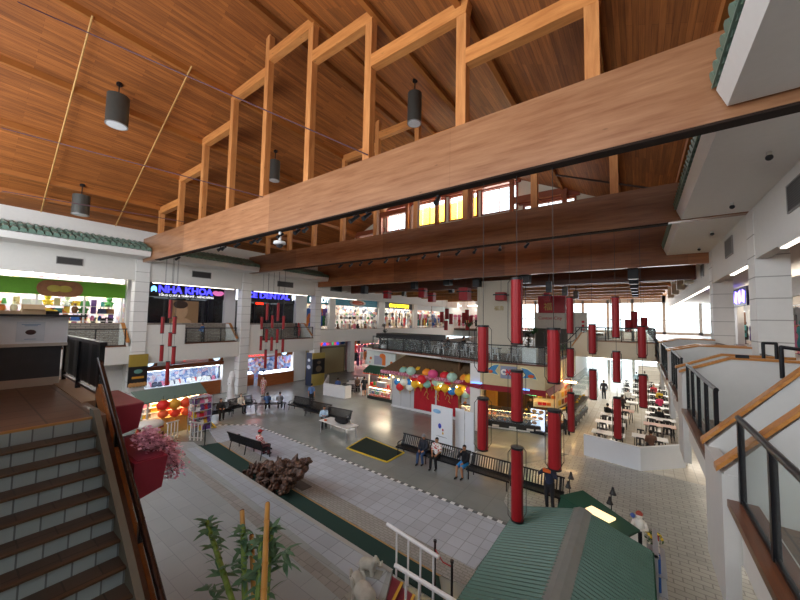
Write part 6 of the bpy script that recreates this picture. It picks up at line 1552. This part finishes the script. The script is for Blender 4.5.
def elephant(loc, rz, label, sc):
    t = thing('elephant_statue', label, 'statue', loc, rz, 'pale stone elephants'); t.scale = (sc,)*3
    b = MB()
    b.ball((0, 0, .42), .27, n=14, k=10, sq=(1.35, .95, .95)); b.ball((.36, 0, .58), .19, n=12, k=8, sq=(1, .95, 1.05)); b.ball((-.2, 0, .4), .26, n=12, k=8, sq=(1, 1, .95))
    for x in (-.24, .22):
        for s in (-1, 1): limb(b, [(x, s*.14, .36), (x+.02, s*.15, .05)], [.105, .1])
    limb(b, [(.5, 0, .52), (.6, 0, .42), (.66, 0, .5), (.68, 0, .66)], [.095, .075, .06, .045])
    for s in (-1, 1): b.ball((.3, s*.2, .58), .15, n=10, k=6, sq=(.75, .25, 1.1)); limb(b, [(.5, s*.09, .5), (.62, s*.1, .5)], [.03, .02])
    limb(b, [(-.42, 0, .48), (-.5, 0, .25)], [.03, .02])
    link('body', remeshed(b, .022, 'body', 4), M('bdbcb0', .85, var=.2, scale=8.), t)
    e = MB()
    for s in (-1, 1): e.ball((.49, s*.13, .63), .018, n=6, k=5)
    e.build('eyes', M('5a5850', .6), t, world=False)
    pl_ = MB().bb(-.5, .65, -.25, .25, 0, .05).build('plinth', M('9a9a90', .8), t, world=False)
q = P(368, 573, Z=SH); elephant((q.x, q.y, SH), .35, 'pale stone elephant on the stage edge with raised trunk, farther one', .55)
q = P(363, 607, Z=SH); elephant((q.x, q.y, SH), 2.9, 'pale stone elephant cut by the bottom picture edge, nearer one', .78)
# driftwood root sculpture on the carpet
t = thing('root_sculpture', 'large brown carved driftwood root sculpture standing on the green carpet', 'sculpture', (-12, 8.25, .03))
b = MB(); r2 = random.Random(11)
poly = [(-14.5, .12), (-13.6, .55), (-12.5, .92), (-11.7, 1.22), (-10.9, 1.5), (-9.95, 1.75), (-10.1, 1.35), (-10.9, .75), (-11.25, .2), (-11.5, .03), (-13.9, .03)]
def inside(x, z):
    c = False
    for (x1, z1), (x2, z2) in zip(poly, poly[1:]+poly[:1]):
        if (z1 > z) != (z2 > z) and x < (x2-x1)*(z-z1)/(z2-z1)+x1: c = not c
    return c
k = 0
while k < 210:
    x, z = r2.uniform(-14.5, -9.9), r2.uniform(.03, 1.8)
    if not inside(x, z): continue
    k += 1; wd = .12+.26*min(1, max(0, (-9.6-x)/2.2)); y = 8.3-.07*(x+12)+r2.uniform(-wd, wd)
    d_ = Vector((r2.uniform(-.5, 1.), r2.uniform(-.9, .6), r2.uniform(.1, 1.))).normalized(); L_ = r2.uniform(.12, .3)
    limb(b, [(x, y, z), Vector((x, y, z))+d_*L_], [r2.uniform(.08, .14), .02])
    if k % 2: b.ball((x, y, max(.1, z-.05)), r2.uniform(.1, .17), n=8, k=5, sq=(1.4, 1, .6), rz=r2.uniform(0, 3))
me = remeshed(b, .03, 'wood', 0)
rm, nt, bs_ = base('carved_root_wood')
tc = nt.nodes.new('ShaderNodeTexCoord'); vo = nt.nodes.new('ShaderNodeTexVoronoi'); vo.inputs['Scale'].default_value = 9; nt.links.new(tc.outputs['Object'], vo.inputs['Vector'])
rp = nt.nodes.new('ShaderNodeValToRGB'); rp.color_ramp.elements[0].color = hexc('8a6450')+(1,); rp.color_ramp.elements[1].color = hexc('3f281e')+(1,); rp.color_ramp.elements[1].position = .6; nt.links.new(vo.outputs['Distance'], rp.inputs[0]); nt.links.new(rp.outputs[0], bs_.inputs['Base Color'])
bp_ = nt.nodes.new('ShaderNodeBump'); bp_.inputs['Strength'].default_value = .8; bp_.inputs['Distance'].default_value = .06; bp_.invert = True; nt.links.new(vo.outputs['Distance'], bp_.inputs['Height']); nt.links.new(bp_.outputs[0], bs_.inputs['Normal']); bs_.inputs['Roughness'].default_value = .45
me.transform(parent_matrix(t).inverted()); link('carved_wood', me, rm, t)
tag(MB().prism([P(286, 482, Z=.02), P(296, 478, Z=.02), P(312, 487, Z=.02), P(302, 491, Z=.02)], (0, 0, .02)).build('floor_plate', M('57524e', .6)), 'dark square floor plate beside the root sculpture', 'floor plate')
# ================================================================ green roofed kiosk at the bottom
t = thing('roofed_kiosk', 'kiosk with a corrugated green gabled roof and grey ridge cap', 'kiosk', (-1.1, 6.5, 0))
kx0, kx1, ky0, ky1, kr = -2.7, .14, 5.15, 9.36, -1.2
GRN = M('456659', .4, var=.1, scale=2.); 
def slope(xe_, xr_, ze_, zr_, nm):
    b = MB(); n_ = 40; 
    for i in range(n_):
        y = ky0+(ky1-ky0)*(i+.5)/n_; h = (ky1-ky0)/n_
        b.prism([(xe_, y-h/2, ze_), (xe_, y-h*.15, ze_+.05), (xe_, y+h*.15, ze_+.05), (xe_, y+h/2, ze_), (xe_, y+h/2, ze_-.012), (xe_, y-h/2, ze_-.012)], (xr_-xe_, 0, zr_-ze_))
    return b.build(nm, GRN, t)
slope(kx0, kr, 2.03, 2.455, 'left_roof_slope'); slope(kx1, kr, 2.03, 2.455, 'right_roof_slope')
MB().prism([(kr-.2, ky0-.02, 2.44), (kr-.06, ky0-.02, 2.51), (kr+.06, ky0-.02, 2.51), (kr+.2, ky0-.02, 2.44), (kr, ky0-.02, 2.42)], (0, ky1-ky0+.04, 0)).build('ridge_cap', M('7d7f7b', .5), t)
MB().bb(kx0, kx1, ky1-.02, ky1+.02, 1.97, 2.05).bb(kx0-.03, kx0+.02, ky0, ky1, 1.95, 2.03).bb(kx1-.02, kx1+.03, ky0, ky1, 1.95, 2.03).build('fascia_trim', M('1d5140', .5), t)
MB().bb(kx0+.25, kx1-.25, ky0+.2, ky1-.25, 0.012, 1.).bb(kx0+.3, kx0+.38, ky0+.2, ky1-.25, 1., 1.95).build('cabinet', M('6a2f26', .6), t)
pp = MB()
for x in (kx0+.3, kx1-.3):
    for y in (ky0+.3, ky1-.3): pp.bb(x-.05, x+.05, y-.05, y+.05, 1., 2.06)
pp.build('post', M('5a2a22', .6), t)
# rack with hanging goods on its right side
q = P(657, 570, Z=1.2)
t = thing('spinner_rack', 'narrow rack of pink and white packets at the right side of the green roofed kiosk', 'rack', (.22, 10.1, 0.012))
MB().bb(0, .42, 9.5, 10.7, .012, .1).bb(.18, .24, 9.5, 9.56, .1, 1.9).bb(.18, .24, 10.64, 10.7, .1, 1.9).bb(.16, .26, 9.5, 10.7, 1.85, 1.9).build('frame', STEEL, t)
for z in (.3, .7, 1.1, 1.5):
    MB().bb(.05, .4, 9.5, 10.7, z-.02, z).build('tray', STEEL, t)
    for k in range(4): goods('packet', random.choice(['pink', 'white', 'red', 'blue', 'white']), (.26, 9.68+.28*k, z), PI/2, 'pink and white packet on the narrow rack by the green roofed kiosk', 'packets on the narrow rack', sc=1.15)
# white statue with flowers beyond
q = P(640, 548, Z=.012)
t = thing('statue', 'small white statue with flowers beside the green roofed kiosk', 'statue', (q.x, q.y, .012)); bx, by = q.x, q.y
b = MB(); b.lathe([(.26, .012), (.26, .3), (.2, .33), (.22, .38), (.17, .55), (.13, .72), (.15, .84), (.06, .9)], (bx, by, 0), 12); b.ball((bx, by, .98), .085); b.tube([(bx-.14, by, .82), (bx-.2, by-.12, .68), (bx-.06, by-.2, .66)], .045, 7); b.tube([(bx+.14, by, .82), (bx+.19, by-.12, .68), (bx+.05, by-.2, .66)], .045, 7); b.build('figure', M('e2dfd8', .5), t)
MB().lathe([(.09, 1.0), (.1, 1.06), (.04, 1.12), (0, 1.13)], (bx, by+.02, 0), 10).build('headdress', M('a04030', .5), t)
b = MB(); leafy(b, (bx+.35, by-.1, .5), .22, 80, .12, rng); b.build('leaves', LEAF, t)
for k in range(7): MB().ball((bx+.35+rng.uniform(-.2, .2), by-.15+rng.uniform(-.2, .2), .55+rng.uniform(-.15, .2)), .045, n=7, k=5).build('yellow_flower', M('e0c03a', .6), t)
MB().ball((bx-.17, by+.05, .92), .07, n=8).build('blue_flower', M('4a6ab8', .6), t)
# second dark green canopy behind it
t = thing('small_canopy', 'dark green canopy over a lit stall just behind the green roofed kiosk', 'canopy', (-1.2, 10, 0))
c_ = [P(560, 497, Z=2.), P(583, 492, Z=2.15), P(606, 508, Z=2.15), P(590, 516, Z=2.)]
b = MB(); b.prism(c_, (0, 0, .05)); b.prism([c_[0], c_[0]+Vector((-.05, -.05, -.45)), c_[3]+Vector((-.05, -.05, -.45)), c_[3]], (-.03, 0, 0)); b.build('cloth', M('1f4a36', .8), t)
c2 = [P(606, 508, Z=2.15), P(590, 516, Z=2.), P(624, 540, Z=2.), P(640, 532, Z=2.15)]
MB().prism(c2, (0, 0, .05)).build('cloth', M('2a4a3a', .8), t)
pp = MB()
for p in (c_[0], c_[1], c2[2], c2[3]): pp.bb(p.x-.04, p.x+.04, p.y-.04, p.y+.04, .012, p.z)
pp.build('post', IRON, t)
l0 = P(592, 512, Z=2.07); MB().box(P(600, 514, Z=2.22), (.6, .28, .05), -.45).build('light_panel', glow('ffe2b0', 1.1), t)
cc = (c_[0]+c2[3])/2; MB().box((cc.x, cc.y, .5), (1.6, .9, .95), -.7).build('counter', M('3a3026', .6), t)
for px, py, lb in ((570, 482, 'black twin spotlight on a thin pole behind the green canopy, left one'), (612, 498, 'black twin spotlight on a thin pole beside the green roof, right one')):
    q = P(px, 530 if px < 600 else 545, Z=.012); t = thing('pole_lamp', lb, 'lamp', q, 0, 'black pole lamps'); zt = P(px, py, Y=q.y).z
    MB().cyl(q, (q.x, q.y, zt+.12), .018, n=6).lathe([(.16, 0.012), (.16, .03), (.03, .05)], (q.x, q.y, 0), 10).build('pole', BLACK, t)
    for s in (0, 1):
        b = MB(); o = Vector((q.x+(.05 if s else -.04), q.y, zt+(.12 if s else -.2))); b.cyl(o+Vector((0, 0, .22)), o+Vector((0, 0, .12)), .03, .05, n=10); b.cyl(o+Vector((0, 0, .12)), o, .05, .1, n=12); b.build('lamp_head', BLACK, t)
# ================================================================ hanging lanterns
WIRE = M('2a2624', .5)
def tube_lantern(x, y, zt, L_, label, group, ztop, r=.135, frame=True):
    t = thing('tube_lantern', label, 'lantern', (x, y, zt-L_), 0, group)
    b = MB(); n = 28; prof = [(1., zt), (1., zt-L_)]; vs = []; 
    for rr, z in ((1, zt-L_), (1, zt)): vs += [(x+(r*(1+.03*(i % 2)))*math.cos(2*PI*i/n), y+(r*(1+.03*(i % 2)))*math.sin(2*PI*i/n), z) for i in range(n)]
    b.add(vs, [(i, (i+1) % n, n+(i+1) % n, n+i) for i in range(n)]+[tuple(range(n))[::-1], tuple(range(n, 2*n))])
    b.build('shade', M('960f18', .55, var=.06), t)
    MB().cyl((x, y, zt), (x, y, zt+.05), r*1.12, n=20).build('top_cap', BLACK, t); MB().cyl((x, y, zt-L_-.04), (x, y, zt-L_), r*1.08, n=20).build('bottom_cap', BLACK, t)
    if frame:
        f = MB(); R_ = r*1.75
        for k in range(4):
            a_ = PI/4+k*PI/2; dx, dy = math.cos(a_), math.sin(a_)
            f.tube([(x+dx*r, y+dy*r, zt+.04), (x+dx*R_, y+dy*R_, zt-.08), (x+dx*R_, y+dy*R_, zt-L_+.12), (x+dx*r, y+dy*r, zt-L_-.02)], .008, 5)
        f.build('wire_frame', WIRE, t)
    MB().cyl((x, y, zt+.05), (x, y, ztop), .008, n=5).build('hanging_wire', WIRE, t)
NEAR, FARR = 'red lanterns hanging from the nearest beam', 'red lanterns hanging from the second beam'
strings = [(-3.36, 8.4, [(6.84, 1.15), (4.94, 1.25)], 'leftmost near string'), (-2.48, 8.4, [(8.05, 1.58), (5.75, 1.17), (3.89, 1.66)], 'middle near string'), (-1.63, 8.4, [(6.82, 1.2), (4.93, 1.26)], 'right near string'),
           (-2.51, 16.6, [(8.11, 1.58), (5.82, 1.2), (3.86, 1.62)], 'leftmost far string'), (-1.65, 16.6, [(6.91, 1.21), (4.97, 1.2)], 'second far string'), (-.79, 16.6, [(8.08, 1.65), (5.81, 1.21), (3.91, 1.6)], 'third far string'), (.08, 16.6, [(6.88, 1.21), (4.95, 1.23)], 'rightmost far string')]
for x, y, L, nm in strings:
    zt0 = 10.76 if y < 10 else 10.93
    for k, (z, l) in enumerate(L):
        pos = ['upper', 'lower'][k] if len(L) == 2 else ['upper', 'middle', 'lowest'][k]
        tube_lantern(x, y+(.02 if y < 10 else -.1), z, l, 'tall red cylinder lantern, %s one on the %s' % (pos, nm), NEAR if y < 10 else FARR, (zt0 if k == 0 else L[k-1][0]-L[k-1][1]-.02))
c1 = [(171, 300, 318), (163, 317, 333), (175, 317, 333.5), (170.5, 333, 346), (162, 345.5, 361), (174, 347, 364), (168, 362, 385)]
c2_ = [(267.5, 303.5, 320), (278.5, 303, 321), (262, 317, 329), (272.6, 315.5, 328), (283.7, 316, 329), (266.8, 329, 342), (277.6, 329, 342.5), (261.2, 336.5, 350), (271.9, 337, 350.5), (283, 339, 352), (265.8, 350, 368), (276.3, 350, 368.5)]
for cl, Y, ztop, nm in ((c1, 9.0, 11.0, 'cluster before the first dental sign'), (c2_, 17.2, 11.0, 'cluster before the second dental sign')):
    for k, (px, a_, b__) in enumerate(cl):
        p, q = P(px, a_, Y=Y), P(px, b__, Y=Y)
        tube_lantern(p.x, Y, p.z, p.z-q.z, 'slim red lantern, %s from the top in the %s' % (['first', 'second', 'third', 'fourth', 'fifth', 'sixth', 'seventh', 'eighth', 'ninth', 'tenth', 'eleventh', 'twelfth'][k], nm), 'red lantern '+nm, ztop, .11, False)
for k, (px, a_, b__) in enumerate(((442, 312, 322), (447, 309, 319), (451, 314, 324), (464, 313, 323), (467, 310, 320), (471, 316, 324), (446, 321, 330), (467.5, 323, 330))):
    p, q = P(px, a_, Y=46), P(px, b__, Y=46); tube_lantern(p.x, 46, p.z, p.z-q.z, 'bright red slim lantern of the far cluster, %s by height and position' % words[k], 'far red lantern cluster', 11.2, .3, False)
for k, (px, a_, b__) in enumerate(((628, 320, 332), (634, 312, 328), (644, 318, 330))):
    p, q = P(px, a_, Y=40), P(px, b__, Y=40); tube_lantern(p.x, 40, p.z, p.z-q.z, 'red lantern hanging before the bright end window, %s from the left' % words[k], 'red lanterns by the end window', 10.5, .28, False)
def square_lantern(px, a_, b__, w_, Y, label):
    p, q = P(px, a_, Y=Y), P(px, b__, Y=Y); h = p.z-q.z; t = thing('square_lantern', label, 'lantern', (p.x, Y, q.z), 0, 'square red lanterns below the low ceiling'); W_ = w_/2
    MB().bb(p.x-W_*.85, p.x+W_*.85, Y-W_*.85, Y+W_*.85, q.z, p.z).build('shade', M('a8141c', .5), t)
    f = MB(); zc = p.z-h*.3
    for s in (-1, 1): f.bb(p.x-W_*1.25, p.x+W_*1.25, Y+s*W_*.88-.03, Y+s*W_*.88+.03, zc-.05, zc+.05); f.bb(p.x+s*W_*.88-.03, p.x+s*W_*.88+.03, Y-W_*1.25, Y+W_*1.25, zc-.05, zc+.05)
    f.build('black_band', BLACK, t); MB().cyl((p.x, Y, p.z), (p.x, Y, 11.2), .015, n=5).build('hanging_rod', WIRE, t)
square_lantern(387.5, 291, 298.5, .75, 28.2, 'square red lantern left of the cream pillar, leftmost'); square_lantern(423, 288.5, 297.5, .8, 28.6, 'square red lantern left of the cream pillar, third of the row'); square_lantern(432, 293, 302, .8, 33, 'small square red lantern under a far beam, second of the row')
square_lantern(465, 288, 300.5, .95, 26.4, 'largest square red lantern just left of the cream pillar'); square_lantern(501, 292.5, 300.5, .85, 26.5, 'square red lantern before the cream pillar'); square_lantern(547, 293, 301, .55, 31.8, 'square red lantern before the red wall panel')
# ================================================================ pendants, spotlights, wires, speakers
def pendant(px, pm, pt, pb, w, label):
    d = RGT*((px-400)/F)+UPV*((300-pm)/F)+FWD; best = None
    for s in (1, -1):
        tt = (RZ-s*SL*(-RX)-EYE)/(d.z+s*SL*d.x); x = tt*d.x
        if tt > 0 and (x-RX)*s >= 0: best = d*tt+Vector((0, 0, EYE))
    m_ = best; top = P(px, pt, Y=m_.y).z; bot = P(px, pb, Y=m_.y).z; dep = (m_-Vector((0, 0, EYE))).dot(FWD); r = w*dep/F/2
    t = thing('pendant_lamp', label, 'lamp', (m_.x, m_.y, bot), 0, 'grey cylinder pendants of the timber ceiling'); x, y = m_.x, m_.y
    MB().cyl((x, y, m_.z-.08), (x, y, m_.z+.05), .12, n=14).build('canopy', IRON, t); MB().cyl((x, y, top), (x, y, m_.z-.05), .025, n=8).build('stem', IRON, t)
    MB().cyl((x, y, bot), (x, y, top), r, n=24).build('can', M('4a4a46', .45, .3), t)
    MB().cyl((x, y, bot-.02), (x, y, bot+.005), r*1.02, n=24).build('rim', M('9a9a9a', .4, .5), t); MB().cyl((x, y, bot-.03), (x, y, bot-.018), r*.88, n=24).build('lens', M('e6e8ea', .2), t)
pendant(119.5, 84, 95.5, 122, 18, 'grey cylinder pendant highest at the left of the timber ceiling'); pendant(82.5, 185, 195, 213, 13.5, 'grey cylinder pendant low over the green tiled eave'); pendant(415, 80, 94, 123, 14, 'dark cylinder pendant seen between the posts above the nearest beam'); pendant(275.5, 151, 161, 180, 10, 'dark cylinder pendant seen behind the posts at left centre')
def spot(loc, az, label, group, L_=.2):
    t = thing('track_spotlight', label, 'spotlight', loc, 0, group); x, y, z = loc; d = Vector((math.cos(az), math.sin(az), -.8)).normalized()
    MB().cyl((x, y, z), (x, y, z-.12), .015, n=6).bb(x-.05, x+.05, y-.025, y+.025, z-.03, z).build('bracket', IRON, t)
    o = Vector((x, y, z-.14)); MB().cyl(o-d*L_*.6, o+d*L_*.4, .05, .075, n=12).cyl(o+d*L_*.4, o+d*L_*.5, .085, .085, n=12).build('head', M('2c2d30', .35, .4), t)
for k, (px, py) in enumerate([(180, 261), (223, 250), (226.5, 249.5), (240, 246), (256, 242), (262, 240.5), (283, 237), (300, 233), (308.5, 231), (357, 219), (369.5, 216), (440, 203)]):
    p = P(px, py, Y=8.55); spot((p.x, 8.4, 10.7), -1.9+.3*(k % 3), 'small spotlight under the nearest beam, %s from the left' % ['first', 'second', 'third', 'fourth', 'fifth', 'sixth', 'seventh', 'eighth', 'ninth', 'tenth', 'eleventh', 'twelfth'][k], 'spotlights under the nearest beam', .3 if k < 9 else .42)
for k, px in enumerate((340.5, 351, 361, 370.5, 386, 398, 408, 424, 439, 458, 475, 500, 527)):
    p = P(px, 262-.1*(px-340), Y=16.5); spot((p.x, 16.5, 10.88), -1.9+.3*(k % 3), 'small spotlight under the second beam, %s from the left' % (words[k]), 'spotlights under the second beam', .34)
p = P(280, 236, Y=8.4); t = thing('dome_camera', 'white dome security camera hanging under the nearest beam', 'camera', (p.x, 8.4, 10.2))
MB().cyl((p.x, 8.4, 10.3), (p.x, 8.4, 10.72), .06, n=10).lathe([(.05, 10.32), (.24, 10.3), (.27, 10.2), (.2, 10.16)], (p.x, 8.4, 0), 18).build('housing', M('e2e2e2', .4), t); MB().ball((p.x, 8.4, 10.17), .16, n=14).build('dome', M('3a3a3e', .1), t)
for k, (px, Y) in enumerate(((610.5, 26), (633.5, 26))): pass
for k in range(6):
    Y = 25.6+3.4*k; p = P(633.5+1.5*k, 277, Y=Y)
    x = -.25; t = thing('box_lamp', 'black square ceiling lamp of the row toward the end window, %s from the front' % words[k], 'lamp', (x, Y, 9.9), 0, 'black square ceiling lamps'); MB().bb(x-.28, x+.28, Y-.28, Y+.28, 9.85, 10.6).build('housing', BLACK, t); MB().bb(x-.02, x+.02, Y-.02, Y+.02, 10.6, 11.2).build('rod', BLACK, t); MB().bb(x-.22, x+.22, Y-.22, Y+.22, 9.835, 9.852).build('lens', M('c9c5b8', .4), t)
for k, (px, py, Y, w_) in enumerate(((364.5, 290, 25.4, .8), (414.5, 285, 27.2, .75), (448, 281, 27, .9), (451.5, 289, 32, .7), (477, 282, 26.4, .8), (525, 278, 25.8, 1.), (549, 287, 27, .55), (404, 293, 34, .6), (461, 295, 38, .6), (565, 291, 33, .6), (576, 295, 38, .6))):
    p = P(px, py, Y=Y); t = thing('box_lamp', 'dark square box lamp below the low ceiling, %s of the scattered ones' % words[k], 'lamp', (p.x, Y, p.z-.5), 0, 'scattered square box lamps')
    w_ *= .72; MB().bb(p.x-w_/2, p.x+w_/2, Y-w_/2, Y+w_/2, p.z-.4, p.z+.4).build('housing', BLACK if k < 7 else M('6a675e', .5), t); MB().bb(p.x-.03, p.x+.03, Y-.03, Y+.03, p.z+.4, 11.2).build('rod', BLACK, t)
# conduits on the timber ceiling and stay cables
def rod(a_, b_, r, mt, nm, label, cat): tag(MB().cyl(a_, b_, r, n=6).build(nm, mt), label, cat)
CON = M('c89a5a', .5)
rod((-17.08, 2.7, roof(-17.08)-.3), (-28.9, 3.02, roof(-28.9)-.3), .035, CON, 'conduit', 'thin pale conduit running down the timber ceiling, left one', 'conduit'); rod((-16.86, 6.14, roof(-16.86)-.3), (-28.9, 6.5, roof(-28.9)-.3), .035, CON, 'conduit', 'thin pale conduit running down the timber ceiling, right one', 'conduit')
def roof_hit(px, py, k=.95):
    d = RGT*((px-400)/F)+UPV*((300-py)/F)+FWD
    tt = (RZ-SL*RX-EYE)/(d.z-SL*d.x)
    return d*tt*k+Vector((0, 0, EYE))
def cable(pa_, pb_, Yb, label): rod(roof_hit(*pa_), P(*pb_, Y=Yb), .022, M('4a2430', .4), 'stay_cable', label, 'cable')
cable((18, 2), (368, 155), 8.2, 'dark red stay cable crossing the upper left of the picture'); cable((2, 128), (263, 197), 8.2, 'dark red stay cable crossing the ceiling at middle left')
rod(P(2, 191, X=-26), P(185, 222, Y=8.2), .022, M('4a2430', .4), 'stay_cable', 'lowest dark red stay cable above the green eave', 'cable')
rod(P(330, 71, Y=13.5), P(520, 68, Y=13.5), .03, CON, 'conduit', 'thin pipe crossing behind the tall posts', 'pipe')
b1 = P(555, 168, Y=20); rod(P(556, 175, Y=20.5), P(690, 194, Y=20.5), .05, M('3a2018', .5), 'tie_rod', 'thin dark tie rod under the right hand roof slope', 'rod')
# ================================================================ light
W = bpy.data.worlds.new('sky'); SC.world = W; W.use_nodes = True
bg = W.node_tree.nodes['Background']; bg.inputs['Color'].default_value = (.86, .93, 1., 1); bg.inputs['Strength'].default_value = 3.4
def area(nm, loc, target, sx, sy, power, col=(1, 1, 1)):
    l = bpy.data.lights.new(nm, 'AREA'); l.shape = 'RECTANGLE'; l.size = sx; l.size_y = sy; l.energy = power; l.color = col
    o = bpy.data.objects.new(nm, l); COL.objects.link(o); o.location = loc; o.rotation_euler = (Vector(target)-Vector(loc)).to_track_quat('-Z', 'Y').to_euler(); return o
area('daylight_gable', (-13.5, 25.6, 16.6), (-13.5, 10, 8), 13, 2, 900, (1, .98, .95))
area('daylight_end_window', (-8, 61.5, 7.5), (-8, 30, 4), 30, 4, 2200)
area('daylight_front_added', (-13, -3.9, 11.5), (-13, 12, 10.5), 26, 4, 1500, (.9, .95, 1))  # added front light, shining in through the invented wall opening
SC.view_settings.view_transform = 'Standard'; SC.view_settings.look = 'None'; SC.view_settings.gamma = 1; SC.view_settings.use_curve_mapping = False
SC.view_settings.exposure = .22
